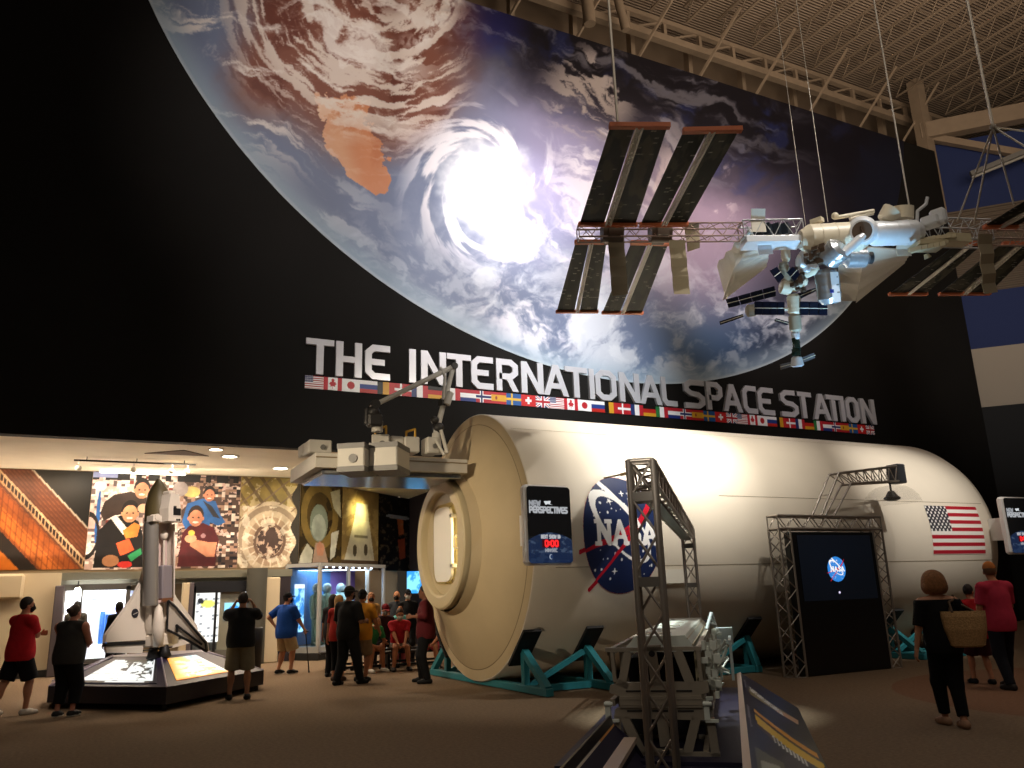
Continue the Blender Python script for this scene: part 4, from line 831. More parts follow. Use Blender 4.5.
m = MB(); m.cyl((2.02, ya, 3.62), (2.02, ya, 3.42), .022, n=8); m.cyl((2.02, ya, 3.42), (2.02, ya, 3.26), .06, .16, n=16); m.ball((2.02, ya, 3.27), (.17, .17, .06), 16, 6); m.build('speaker', mat('black_plastic', '131314', .5), kio)
m = MB(); m.lathe([(3.18, .56), (3.2, .55), (3.3, .52), (3.42, .42), (3.5, .3), (3.54, .06)], 32, (2.02, ya, 0), 'Z'); m.build('sound_dome', mat('clear_dome', 'e8e4d8', .1, alpha=.16, spec=.6), kio)
# ------------------------------------------------------------------ white exposed platform with payload boxes and robot arm
PW = mat('platform_white', 'c9c3b6', .55, noise=.04, scale=3); PG = mat('box_grey', '6f6c66', .5); PY_ = 13.55
px = lambda x, y, Y=PY_: onY(x, y, Y)
a = px(316, 450); b_ = px(467, 455); ztop = 4.03; zbot = px(467, 473).z
plat = thing('payload_platform', 'white equipment platform with boxes and folding robot arm left of module', 'space platform', (a.x, PY_, zbot)); OP = V(plat.location)
m = MB(); L = b_.x-a.x; hgt_ = ztop-zbot
poly = [(0, 0), (L, 0), (L, 2.0), (0, 2.0)]
m.prism(poly, lambda u, v, w_: V((u, v, w_)), hgt_); m.build('deck', PW, plat)
m = MB(); m.box((L/2+.05, .9, -.05), (L-.2, 1.5, .09), bev=.02); m.build('underside', mat('mirror_panel', 'a9adb0', .18, .85), plat)
m = MB(); m.box((L*.5, -.006, hgt_*.72), (L, .01, .02)); m.box((.55, -.006, hgt_/2), (.015, .01, hgt_)); m.build('seam', mat('seam_brown', '8b7a5e', .8), plat)
def pbox(x0, x1, y0, y1, Y, dep, rz=0, rim=False, disc=True, handle=False, tilt=0):
    p0 = px(x0, y0, Y); p1 = px(x1, y1, Y); w = p1.x-p0.x; h = p0.z-p1.z; c = V(((p0.x+p1.x)/2, Y, (p0.z+p1.z)/2))-OP; Rm = M4.Rotation(rz, 3, 'Z')@M4.Rotation(tilt, 3, 'X')
    m = MB(); m.box(c+Rm@V((0, dep/2, 0)), (w, dep, h), mx=Rm, bev=.02); o = m.build('payload_box', PW, plat)
    if rim: m = MB(); [m.box(c+Rm@V((sx*(w/2+.004), dep/2, sz*(h/2+.004))), (w*1.02 if sx == 0 else .02, dep*1.01, .09 if sz else h), mx=Rm) for sx, sz in ((0, -1), (0, 1))]; m.build('grey_edge', PG, o)
    if disc: m = MB(); m.cyl(c+Rm@V((w*.1, -.002, -h*.06)), c+Rm@V((w*.1, -.03, -h*.06)), min(w, h)*.19, n=18); m.build('disc', PG, o)
    if handle: m = MB(); m.tube([c+Rm@V((-w*.3, .1, h/2)), c+Rm@V((-w*.3, .1, h/2+.1)), c+Rm@V((w*.3, .1, h/2+.16)), c+Rm@V((w*.3, .1, h/2))], .022); m.build('yellow_handle', mat('handle_yellow', 'c9992f', .5), o)
    return o
pbox(309, 332, 439, 453.5, PY_+.45, .5); pbox(303, 311, 443, 455, PY_+.85, .4, disc=False)
pbox(337, 364, 445, 469, PY_-.42, .7, rz=rad(-34), rim=True); pbox(369, 397, 444, 468, PY_-.5, .75, rz=rad(-36), rim=True, disc=False)
pbox(372, 389, 433.5, 452.5, PY_+.3, .4, rz=rad(-18), handle=True); pbox(391, 404, 435.5, 453, PY_+.35, .4, disc=False); pbox(405, 420, 436, 452.5, PY_+.3, .45, disc=False, handle=True); pbox(427.5, 440, 436.5, 453.5, PY_+.25, .35)
arm = MB(); J0 = px(436, 433, PY_+.4)-OP; J1 = px(453.5, 366.5, PY_+.4)-OP; J2 = px(374.5, 405, PY_+.1)-OP; J3 = px(374, 424, PY_+.1)-OP
rb_ = MB(); rb_.cyl(J0-V((0, 0, .4)), J0, .12, .07, n=14); rb_.build('arm_base', PW, plat)
rb_ = MB(); rb_.cyl(J0, J1, .055, .045, n=14); rb_.cyl(J0+(J1-J0)*.48+V((0, -.1, -.1)), J0+(J1-J0)*.48+V((.08, -.1, .14)), .07, n=10); up_ = rb_.build('arm_boom', mat('arm_white', 'd3cfc6', .45), plat)
rb_ = MB(); rb_.cyl(J1, J2, .05, .045, n=14); rb_.build('arm_boom', mat('arm_white', 'd3cfc6', .45), plat)
rb_ = MB(); q = J0+(J1-J0)*.55; rb_.cyl(q+V((-.1, -.1, -.1)), J1+V((-.22, -.1, -.25)), .03, n=8); rb_.cyl(J1+V((-.22, -.1, -.25)), J1+V((-.3, -.06, -.06)), .03, n=8); rb_.build('arm_strut', mat('arm_white', 'd3cfc6', .45), plat)
rb_ = MB(); rb_.cyl(J1+V((0, -.08, 0)), J1+V((0, .08, 0)), .065, n=14); rb_.cyl(J2+V((0, -.1, 0)), J2+V((0, .1, 0)), .085, n=14); rb_.ball(J0+V((.05, 0, .1)), .11); rb_.ball(J0+V((-.03, -.02, .24)), .08); rb_.box(J0+(J1-J0)*.45, (.16, .2, .14)); split_build(rb_, 'arm_joint', mat('joint_dark', '3f3d3b', .45, .4), plat)
rb_ = MB(); rb_.ball(J2+V((-.02, 0, -.14)), .12); rb_.box(J2+V((-.02, -.06, -.3)), (.26, .22, .22), bev=.03); rb_.cyl(J2+V((-.14, 0, -.08)), J2+V((-.14, 0, -.36)), .045, n=10); ef = rb_.build('end_effector', mat('joint_dark', '3f3d3b', .45, .4), plat)
rb_ = MB(); rb_.cyl(J3+V((.06, 0, .06)), J3+V((.06, 0, -.14)), .1, n=16); rb_.build('grapple', PW, ef)
rb_ = MB(); rb_.tube([px(441, 430, PY_+.2)-OP, px(447, 453, PY_+.15)-OP], .035); rb_.tube([px(436, 440, PY_+.2)-OP, px(444, 455, PY_+.15)-OP], .03); rb_.build('arm_strut', PW, plat)
# ================================================================== SUSPENDED SPACE STATION MODEL
IZ = 6.3; OI = onZ(632, 233, IZ); iss = thing('station_model', 'large silver space station model hanging from the hall roof on wires', 'space station model', tuple(OI))
iu = V((.929, -.37, 0)).normalized(); iw = V((.37, .929, 0)).normalized()
def il(P): P = V(P)-OI; return P
def iz(x, y, dz=0): return il(onZ(x, y, IZ+dz))
def idp(x, y, D): return il(onD(x, y, D))
ORANGE = mat('wing_orange', 'cf6f42', .55); CELL = None
def cellcol(seed, lit):
    def f(U, Vv):
        P = Paint(U.shape, '1b1e16'); n = vnoise(np.floor(U*8), np.floor(Vv*60), seed); P.mix(n*.3, '2a2d25'); P.mix((np.abs((Vv*60) % 1-.5) > .42)*.4, '12140f'); P.mix(((vnoise(np.floor(U*5)+3, np.floor(Vv*70), seed+1) > .93) & (np.abs((Vv*70) % 1-.5) < .22))*.8, 'c5c2b4'); P.mix((np.abs((U*8) % 1-.5) > .46)*.4, '101210'); P.mix(lit*sst(.5, .62, fbm(U*2.2, Vv*5+3, seed+4))*.55, '6d6450'); return P.out()
    return f
def wing(A, B, C_, D_, seed, lit=.8, two=True):
    """A,B root corners, C,D tip corners (A-D and B-C are the long edges)"""
    A, B, C_, D_ = V(A), V(B), V(C_), V(D_); wg = bpy.data.objects.new('solar_wing', None); link(wg, iss)
    for k, (f0, f1) in enumerate(((0, .43), (.57, 1))):
        def fn(U, Vv, f0=f0, f1=f1):
            f = f0+(f1-f0)*U; P0 = [A[i]+(B[i]-A[i])*f for i in range(3)]; P1 = [D_[i]+(C_[i]-D_[i])*f for i in range(3)]
            return tuple(P0[i]+(P1[i]-P0[i])*Vv for i in range(3))
        grid_obj('blanket', fn, 32, 120, cellcol(seed+k, lit), painted('solar_print', .6, spec=.12), wg, back=(0, 0, .012))
    m = MB(); a = A.lerp(B, .5); b = D_.lerp(C_, .5); x = (B-A).normalized(); w = (B-A).length*.045; L = (b-a); n = 26
    for s in (-1, 1): m.cyl(a+x*w*s-V((0, 0, .03)), b+x*w*s-V((0, 0, .03)), .012, n=6)
    for k in range(n):
        p = a+L*(k/n)-V((0, 0, .03)); q = a+L*((k+1)/n)-V((0, 0, .03)); m.cyl(p+x*w, q-x*w, .007, n=5); m.cyl(p-x*w, q+x*w, .007, n=5)
    m.quad(a+x*w*.9, a-x*w*.9, b-x*w*.9, b+x*w*.9); m.build('mast', mat('mast_grey', 'cfc9bf', .45, .3), wg)
    m = MB()
    for p, q in ((A, B), (D_, C_)): m.bar(p-x*.02-V((0, 0, .01)), q+x*.02-V((0, 0, .01)), .07, .05)
    split_build(m, 'blanket_box', ORANGE, wg); return wg
wing(iz(580, 223.5), iz(635.5, 224), iz(668, 125), iz(611, 125), 1, 1.); wing(iz(641, 224), iz(686.5, 223.5), iz(740, 128.5), iz(684.5, 130), 4, .7)
wing(iz(576, 241.5), iz(606.5, 241.5), iz(597, 311), iz(557, 311), 7, .5); wing(iz(632, 242), iz(668.5, 243), iz(642, 312.5), iz(603, 312), 10, .5)
# right end: two long wings each way
wing(iz(960, 242.5), iz(984, 243), iz(926, 293.5), iz(890, 293.5), 13, 1.); wing(iz(1003, 243), iz(1040, 243), iz(989, 293), iz(940, 293.5), 16, .9)
wing(iz(985, 226), iz(1016, 226), iz(1110, 178), iz(1064, 178), 19, .4); wing(iz(1030, 226), iz(1062, 226), iz(1170, 178), iz(1128, 178), 22, .4)
TR = mat('model_truss', '9c8478', .45, .5); TB = mat('model_truss_silver', 'b9bcc0', .35, .6)
def mtruss(p, q, w, n, m_, name='truss'): truss(p, q, w, r=.012, rb=.006, bays=n).build(name, m_, iss)
A0 = iz(578, 233); A1 = iz(741, 232); B1 = iz(800, 231); C0 = iz(922, 232); C1 = iz(985, 234); D1 = iz(1060, 235)
mtruss(A0, A1, .19, 15, TR); mtruss(A1, B1, .24, 6, TB); mtruss(C0, C1, .3, 7, TB); mtruss(C1, D1, .24, 8, TR)
m = MB(); x = (B1-A1); m.bar(A1+x*.02-V((0, 0, .17)), B1-x*.02-V((0, 0, .17)), .3, .08); m.build('truss_fairing', mat('fairing_white', 'dfe4ea', .35, .2), iss)
m = MB(); [m.box(A1.lerp(B1, f)+V((0, 0, .02)), (.12, .12, .16), rz=.38) for f in (.3, .45, .6, .75)]; split_build(m, 'truss_box', mat('model_navy', '26303e', .4), iss)
for px_ in (612, 660):
    m = MB(); p = iz(px_, 233); m.cyl(p-iu*.14, p+iu*.14, .13, n=14); m.box(p+V((0, 0, -.02)), (.16, .34, .16), rz=-.38); m.build('rotary_joint', mat('model_bronze', '5b4a3c', .5, .4), iss)
def panel(pts, m_, name='radiator', t=.02, n=6, dark=True):
    """hanging folded panel from top edge p0-p1 to bottom edge p3-p2"""
    p0, p1, p2, p3 = [V(p) for p in pts]; mb = MB(); nn = (p1-p0).cross(p3-p0).normalized()
    for k in range(n):
        a, b = k/n, (k+1)/n; z = .02 if k % 2 else -.02; z2 = -z
        q = [p0.lerp(p3, a)+nn*z, p1.lerp(p2, a)+nn*z, p1.lerp(p2, b)+nn*z2, p0.lerp(p3, b)+nn*z2]
        mb.add(q+[v+nn*t for v in q], [(0, 1, 2, 3), (7, 6, 5, 4), (0, 4, 5, 1), (1, 5, 6, 2), (2, 6, 7, 3), (3, 7, 4, 0)])
    return mb.build(name, m_, iss)
BEI = mat('radiator_beige', 'cfc0a0', .55); RWH = mat('radiator_white', 'd8d2c4', .55)
dA = 11.0
panel([idp(608, 238, dA), idp(624, 238, dA), idp(628, 294, dA+.15), idp(612, 296, dA+.15)], mat('radiator_grey', '9d9078', .55)); panel([idp(669, 240, dA), idp(685, 240, dA), idp(690, 294, dA+.15), idp(674, 294, dA+.15)], BEI); panel([idp(684, 222, dA+.4), idp(699, 222, dA+.4), idp(700, 248, dA+.5), idp(688, 252, dA+.5)], BEI, n=3)
panel([idp(748, 228, dA+.5), idp(772, 238, dA+.4), idp(766, 268, dA+2.2), idp(722, 302, dA+2.6)], RWH, n=7); panel([idp(740, 240, dA+.6), idp(750, 231, dA+.5), idp(726, 300, dA+2.6), idp(717, 266, dA+2.4)], RWH, n=6)
panel([idp(751, 209, dA), idp(765, 209, dA), idp(766, 232, dA), idp(752, 232, dA)], RWH, n=2); panel([idp(757, 237, dA), idp(771, 237, dA), idp(773, 254, dA), idp(759, 255, dA)], mat('fairing_white', 'dfe4ea', .35, .2), n=2)
panel([idp(866, 246, dA+.6), idp(912, 250, dA+.5), idp(905, 262, dA+1.6), idp(856, 302, dA+2.4)], RWH, n=8); panel([idp(838, 240, dA+.7), idp(866, 246, dA+.6), idp(856, 300, dA+2.4), idp(838, 300, dA+2.2)], RWH, n=6); panel([idp(897, 243, dA+.2), idp(911, 245, dA+.2), idp(911, 256, dA+.2), idp(897, 256, dA+.2)], RWH, n=2)
panel([idp(978, 234, dA), idp(992, 234, dA), idp(997, 292, dA+.1), idp(984, 294, dA+.1)], mat('radiator_grey', '9d9078', .55))
# pressurised modules
SIL = mat('model_silver', 'c3c9cf', .25, .65, noise=.04, scale=6); CRM = mat('model_cream', 'd9cfb8', .4); WHT = mat('model_white', 'dfe3e8', .35, .15); DRK = mat('model_dark', '2a2a2e', .5)
PXM = 11.2/FOC
def tubem(x0, y0, x1, y1, rpx, m_, name='pressurised_module', D0=11.2, D1=None, cone=True, r2=None):
    a = idp(x0, y0, D0); b = idp(x1, y1, D1 or D0); r = rpx*D0/FOC; L = (b-a).length; d = (b-a).normalized(); m = MB(); r2 = (r2 or rpx)*D0/FOC; c = min(.12, L*.14) if cone else .01
    m.cyl(a, a+d*c, r*.62, r, n=28); m.cyl(a+d*c, b-d*c, r, r2, n=28, caps=False); m.cyl(b-d*c, b, r2, r2*.62, n=28)
    for f in (.2, .5, .8): m.cyl(a+d*(c+(L-2*c)*f-.008), a+d*(c+(L-2*c)*f+.008), r*1.025, n=28)
    return m.build(name, m_, iss)
tubem(866, 234, 922, 232, 12.5, WHT, D0=11.); tubem(800, 240, 868, 236, 15, CRM, D0=11.)
m = MB(); p = idp(862, 231, 10.9); m.ball(p, .2, 20, 12); m.build('node', WHT, iss); f = (CAMP-OI-p).normalized(); m = MB(); m.cyl(p+f*.09, p+f*.2, .16, .15, n=24); m.build('docking_port', WHT, iss); m = MB(); m.cyl(p+f*.195, p+f*.206, .125, n=24); m.box(p+f*.21+V((.02, 0, .02)), (.09, .03, .07)); m.build('port_recess', mat('model_bronze', '5b4a3c', .5, .4), iss)
m = MB(); p = idp(802, 239, 11.1); m.cyl(p, p+V((.11, -.04, 0)), .14, .19, n=24); m.build('module_end', mat('model_ivory', 'c2b696', .5), iss)
tubem(824, 262, 842, 246, 12.5, SIL, D0=10.9, D1=10.7); tubem(843, 258, 868, 258, 10, SIL, D0=11.5); tubem(834, 262, 864, 235, 4.5, WHT, name='connecting_tunnel', D0=10.7); tubem(826, 269, 830, 304, 11.5, SIL, D0=10.9)
tubem(867, 258, 873, 258, 6, DRK, name='module_hatch', D0=11.5, r2=2.5)
m = MB(); p = idp(835.5, 286, 10.72); a = idp(834.2, 272, 10.74); b = idp(837, 302, 10.74); x = (idp(840, 286, 10.8)-idp(832, 286, 10.72)); m.add([a-x*.5, a+x*.5, b+x*.5, b-x*.5], [(0, 1, 2, 3)]); m.build('white_stripe', mat('model_paint', 'f0f0f2', .4), iss); m = MB(); q = idp(832, 291, 10.68); m.box(q, (.05, .012, .045), rz=-.3); m.build('blue_patch', mat('model_blue', '1f3fb0', .4), iss)
for x0, y0, x1, y1, r, c in ((797, 262, 808, 262, 8, WHT), (808, 259, 818, 264, 9, WHT), (804, 251, 806, 275, 6, WHT), (800, 276, 818, 268, 5, CRM), (790, 289, 806, 279, 5.5, CRM), (780, 286, 792, 289, 7, CRM), (785, 234, 786, 262, 4.5, CRM), (783, 262, 787, 284, 5, mat('model_tan', 'a39a86', .5)), (793, 294, 795, 315, 6.5, CRM), (794, 314, 796, 332, 6, mat('model_tan', 'a39a86', .5)), (795, 332, 796, 340, 4, WHT), (746, 311, 756, 310, 6, mat('model_tan', 'a39a86', .5)), (756, 310, 790, 309, 1.6, CRM)):
    tubem(x0, y0, x1, y1, r, c, name='segment', D0=11.3)
m = MB(); random.seed(11)
for k in range(26): p = idp(random.uniform(806, 826), random.uniform(248, 262), random.uniform(10.7, 11.2)); m.box(p, (random.uniform(.04, .1), random.uniform(.04, .1), random.uniform(.04, .1)), rz=random.random())
for k in range(10): p = idp(random.uniform(792, 806), random.uniform(264, 292), random.uniform(11, 11.3)); m.box(p, (random.uniform(.04, .09), .06, random.uniform(.03, .08)), rz=random.random())
split_build(m, 'equipment', mat('model_bronze', '5b4a3c', .5, .4), iss, each=True)
m = MB()
for k in range(30): p = idp(random.uniform(793.5, 799), random.uniform(340, 358), random.uniform(11.2, 11.35)); m.box(p, (.05, .05, random.uniform(.03, .07)), rz=random.random())
m.cyl(idp(796, 338, 11.3), idp(797, 358, 11.3), .045, n=10); split_build(m, 'green_segment', mat('model_green', '24382f', .4, .3), iss)
tubem(796.5, 356, 797.5, 367, 5, WHT, name='capsule', D0=11.25, r2=6.5)
NAVY = mat('panel_navy', '12182a', .3, .2); GRYP = mat('panel_grey', '6c6c70', .4, .3)
def spanel(pts, nx, D=11.3, m_=NAVY, ny=1):
    p = [idp(x, y, D) for x, y in pts]; m = MB()
    for i in range(nx):
        for j in range(ny):
            def q(u, v): return p[0].lerp(p[1], u).lerp(p[3].lerp(p[2], u), v)
            a, b, c, d = (i+.06)/nx, (i+.94)/nx, (j+.06)/ny, (j+.94)/ny; nn = V((0, .02, 0)); vs = [q(a, c), q(b, c), q(b, d), q(a, d)]
            m.add(vs+[v+nn for v in vs], [(0, 1, 2, 3), (7, 6, 5, 4), (0, 4, 5, 1), (1, 5, 6, 2), (2, 6, 7, 3), (3, 7, 4, 0)])
    m.cyl(p[0].lerp(p[3], .5), p[1].lerp(p[2], .5), .005, n=6, mi=1); m.build('small_solar_panel', [m_, CRM], iss)
spanel([(726, 299), (775, 285.5), (777, 296), (729, 308)], 4, ny=2); spanel([(755, 301), (785, 301.5), (785, 315), (755, 315)], 4, ny=2, D=11.2); spanel([(800, 301), (828, 301.5), (828, 315.5), (800, 315)], 3, ny=2, D=11.2); spanel([(720, 321), (743, 313.5), (744, 317), (721, 325)], 4); spanel([(770, 270), (777, 266), (785, 277), (779, 283)], 1, ny=2, D=11.); spanel([(787, 272), (793, 266), (801, 274), (795, 281)], 1, ny=2, D=11.); spanel([(798, 293), (816, 287), (817, 291), (799, 300)], 3); spanel([(772, 243), (780, 240), (781, 245), (773, 247)], 2); spanel([(776, 318), (790, 322), (788, 325), (775, 321)], 3)
spanel([(780, 364), (793, 361), (794, 366), (781, 370)], 1, m_=GRYP); spanel([(800, 358), (815, 352), (816, 358), (801, 364)], 1, m_=GRYP)
m = MB(); [m.cyl(idp(*a, 11), idp(*b, 11), .03, n=8) for a, b in (((834, 218), (874, 211)), ((850, 219), (873, 213)))]; m.ball(idp(835, 216, 11), .05); split_build(m, 'model_arm', CRM, iss)
m = MB(); m.box(idp(817, 221, 11.1), (.1, .16, .06), rz=.3); split_build(m, 'truss_box', CRM, iss)
m = MB(); a = idp(889, 219, 11.1); b = idp(889, 212, 11.1); m.cyl(idp(902, 219, 11.1), idp(902, 207, 11.1), .15, n=24); m.build('logistics_drum', CRM, iss); m = MB(); m.cyl(idp(884, 220, 11), idp(892, 211, 11), .1, .14, n=14); m.build('drum_mount', CRM, iss)
m = MB(); m.tube([idp(917, 222, 11), idp(917.5, 211, 11), idp(926, 204, 11), idp(927.5, 197, 11)], .022); m.build('robot_arm', WHT, iss)
m = MB(); m.box(idp(931, 222, 11), (.2, .22, .14), rz=.3, bev=.02); m.box(idp(938.5, 217, 11), (.14, .2, .22), rz=.3, bev=.03); split_build(m, 'white_box', WHT, iss)
m = MB()
for i in range(5): m.box(idp(929+i*5.2, 239-i*.5, 10.9), (.05, .16, .05), rz=.5); m.box(idp(916+i*6, 249.5-i*1.1, 10.8), (.06, .14, .06), rz=.4)
m.box(idp(928, 246, 10.95), (.4, .3, .06), rz=-.38); m.box(idp(955, 240, 11), (.34, .2, .12), rz=-.3); m.cyl(idp(926, 254, 11), idp(928, 258, 11), .03, .05, n=10); split_build(m, 'exposed_pallet', mat('model_ivory', 'c2b696', .5), iss)
# hanging wires
WIRE = mat('steel_wire', 'c9c2b6', .4, .6)
def wire(p, q, lab, r=.014, extra=None):
    m = MB(); m.cyl(p, q, r, n=8)
    o = bpy.data.objects.new('hanging_wire', None)
    for a, b in (extra or []): m.cyl(a, b, r*.7, n=6); m.ball(a, r*2.4, 10, 6)
    o = m.build('hanging_wire', WIRE); tag(o, lab, 'wire')
def topof(pt, px_, py_):   # straight up from the model, continued to the roof
    d = (pt-onD(px_, py_, (pt-CAMP).dot(_F)*1.0)); return V((pt.x, pt.y, ZD-.8))
for pt, lab, r in ((OI+iz(617.5, 121), 'steel wire holding the left solar wings of station model', .014), (OI+idp(806, 228, 11.3), 'thinner left of two wires above the silver model modules', .004), (OI+idp(828, 222, 11.1), 'right of two wires above the silver model modules', .005), (OI+idp(909, 205, 11.1), 'wire rising from the drum on the station model', .011)): wire(pt, (pt.x, pt.y, ZD-.8), lab, r)
hub = onD(993, 127, 10.4); ex = [(hub, OI+iz(1014, 205)), (hub, OI+iz(1040, 140) if 0 else OI+idp(1060, 136, 9.6)), (hub, OI+idp(974, 224, 11)), (hub, OI+idp(957, 222, 11)), (hub, OI+idp(1060, 168, 10))]
wire(hub, (hub.x, hub.y, ZD-.8), 'thick wire splitting into several strands at the right edge', .017, ex)
pL = onRW(966, 187)+RWn*-1.2; pR = onRW(1030, 161)+RWn*-1.2; t = thing('tube_fixture', 'unlit long tube fixture on the blue wall at upper right', 'light fixture', tuple((pL+pR)/2)); d = (pR-pL)/2
m = MB(); m.bar(-d, d, .26, .2); m.build('housing', mat('fixture_grey', '6e6c68', .5), t); m = MB(); m.cyl(-d*.98+V((0, 0, -.16)), d*.98+V((0, 0, -.16)), .06, n=10); m.build('tube', mat('fixture_tube', '9a968e', .4), t)
m = MB(); [m.bar(d*s+V((0, 0, .1)), d*s+RWn*1.2+V((0, 0, .1)), .06, .06) for s in (-.8, .8)]; m.build('bracket', mat('fixture_grey', '6e6c68', .5), t)
# ================================================================== SHUTTLE MODEL ON ITS STAND
NAVYB = mat('stand_navy', '2b2445', .4); BLK = mat('matte_black', '121113', .6)
A_, B_, C_ = onZ(46, 709), onZ(165, 711.5), onZ(263, 690)
CC = V((1.12, 16.35, 0)); poly = [A_, B_, C_, V((3.1, 18.0, 0)), V((1.3, 18.5, 0)), V((-.5, 17.6, 0))]
st = thing('exhibit_stand', 'low navy octagonal stand with two glowing sloped panels', 'stand', tuple(CC)); P0 = [p-CC for p in poly]
inn = [p*.42+V((0, 0, .78)) for p in P0]; n = len(P0)
m = MB(); lo = [p+V((0, 0, .1)) for p in P0]; hi = [p+V((0, 0, .36)) for p in P0]
m.add(lo+hi, [(i, (i+1) % n, n+(i+1) % n, n+i) for i in range(n)]+[tuple(range(n))[::-1]]); m.build('skirt', mat('stand_black', '1a1622', .4), st)
m = MB(); h2 = [p*1.0+V((0, 0, .362)) for p in P0]; m.add(h2+inn, [(i, (i+1) % n, n+(i+1) % n, n+i) for i in range(n)]); m.build('slope', NAVYB, st)
m = MB(); m.add(inn, [tuple(range(n))]); m.build('top_deck', mat('stand_top', '8d8896', .4), st)
m = MB()
for i in range(n): m.cyl(h2[i], inn[i], .014, n=6)
m.build('edge_trim', mat('stand_trim', 'a79cae', .4), st)
for p in P0[:4]:
    m = MB(); q = p*.93; m.cyl(q+V((-.03, 0, .06)), q+V((.03, 0, .06)), .06, n=14); m.build('caster', BLK, st)
def slope_panel(i, u0, u1, v0, v1, col, nu, nv, label):
    a, b, c, d = h2[i], h2[(i+1) % n], inn[(i+1) % n], inn[i]; nn = (b-a).cross(d-a).normalized()
    def fn(U, Vv):
        u = u0+(u1-u0)*U; v = v0+(v1-v0)*Vv; return tuple((a[k]*(1-u)+b[k]*u)*(1-v)+(d[k]*(1-u)+c[k]*u)*v+nn[k]*.012 for k in range(3))
    o = grid_obj('lit_panel', fn, nu, nv, col, painted('lit_panel', .3, emit=.62), st, back=tuple(-nn*.01)); o['label'] = label
def c1(U, Vv):
    P = Paint(U.shape, 'f4f6f4'); k = fbm(U*7, Vv*7, 3); P.mix(((abs((Vv*14) % 1-.5) < .22) & (U < .5) & (vnoise(np.floor(U*30), np.floor(Vv*14), 8) > .4))*.7, '8c9090'); P.mix((U-.52+.5*(Vv-.6)+.5*(k-.5) > 0)*(U < .93)*1., '16181a'); P.mix((k > .56)*(U > .5)*1., 'e8eeec'); P.mix((U > .95)*1., '1a181e'); P.mix((Vv < .1)*1., '15141a'); P.mix(((Vv > .03) & (Vv < .07) & (U > .35) & (U < .85))*1., 'dfe3e4'); return P.out()
slope_panel(0, .2, .92, .1, .86, c1, 90, 60, 'glowing white picture panel')
def c2(U, Vv):
    P = Paint(U.shape, 'fff3cf'); P.mix(sst(.25, .0, U)*.9, 'ff9c2e'); P.mix((fbm(U*4, Vv*9, 5) > .58)*.7, 'ffc04a'); P.mix(sst(.55, .95, Vv)*sst(.3, .8, U), '9fd8ea'); P.mix((Vv < .08)*.8, 'ff8a20'); P.mix((fbm(U*6, Vv*6, 9) > .6)*(U > .4)*.8, 'ffffff'); return P.out()
slope_panel(1, .1, .66, .14, .88, c2, 60, 50, 'glowing orange and white picture panel')
# orbiter: local x = wing axis, -y = back with the cargo bay, z = nose direction
sh = thing('shuttle_model', 'white winged space shuttle model standing upright on its tail', 'shuttle model', (1.1, 15.75, .9), rad(42)); sh.matrix_world = M4.Translation((1.12, 15.75, .9))@M4.Rotation(-.07, 4, V((_F.x, _F.y, 0)).normalized())@M4.Rotation(rad(42), 4, 'Z')
SW = mat('orbiter_white', 'e3d9cc', .45); SG = mat('orbiter_grey', '8f8b86', .35, .35); ST = mat('orbiter_tile', '17171a', .5); SO = mat('orbiter_belly', '5b5032', .5); PK = mat('bay_lining', 'd9c0bd', .5)
N_ = 28
def section(z, r, flat=.0): return [V((r*cos(2*pi*i/N_), r*sin(2*pi*i/N_), z)) for i in range(N_)]
m = MB(); m.lathe([(.25, .2), (.4, .25), (.75, .25), (2.18, .235)], 28, (0, .02, 0), 'Z', a0=rad(-18), a1=rad(198)); m.build('fuselage', SW, sh)
m = MB(); m.lathe([(2.18, .235), (2.45, .225), (2.68, .18), (2.8, .12), (2.92, .04), (2.95, 0)], 28, (0, .04, 0), 'Z'); m.build('nose', SO, sh)
m = MB(); m.prism([(.15, 2.13), (.15, 2.36), (.1, 2.62), (-.09, 2.62), (-.15, 2.36), (-.15, 2.13)], lambda u, v, w_: V((u, -.33+w_, v)), .34); m.box((0, -.2, 2.65), (.14, .18, .07), bev=.02); cb = m.build('crew_cabin', SW, sh)
m = MB(); m.box((.05, -.335, 2.3), (.17, .012, .12)); m.box((.0, -.335, 2.37), (.06, .012, .06)); m.box((.1, -.335, 2.16), (.035, .012, .03)); m.box((.05, -.335, 2.16), (.035, .012, .03)); split_build(m, 'window', ST, cb); m = MB(); m.box((-.3, -.16, 2.18), (.2, .14, .1)); m.cyl((-.3, -.24, 2.2), (-.3, -.1, 2.2), .06, n=14); m.build('docking_frame', SW, sh)
m = MB(); m.box((0, .05, 1.46), (.4, .03, 1.42)); m.box((0, -.02, .78), (.4, .2, .04)); m.build('bay_lining', PK, sh)
m = MB(); m.box((.03, -.05, 1.1), (.24, .2, .58), bev=.02); m.build('cargo_panel', mat('cargo_grey', '8a8288', .5), sh); m = MB(); m.box((.03, -.05, .8), (.24, .2, .06)); m.build('cargo_base', mat('cargo_brown', '7a4c30', .5), sh)
m = MB(); m.ball((.03, -.06, 1.92), (.07, .07, .09)); m.cyl((.03, -.06, 1.4), (.03, -.06, 1.9), .02, n=8); m.build('cargo_satellite', SW, sh)
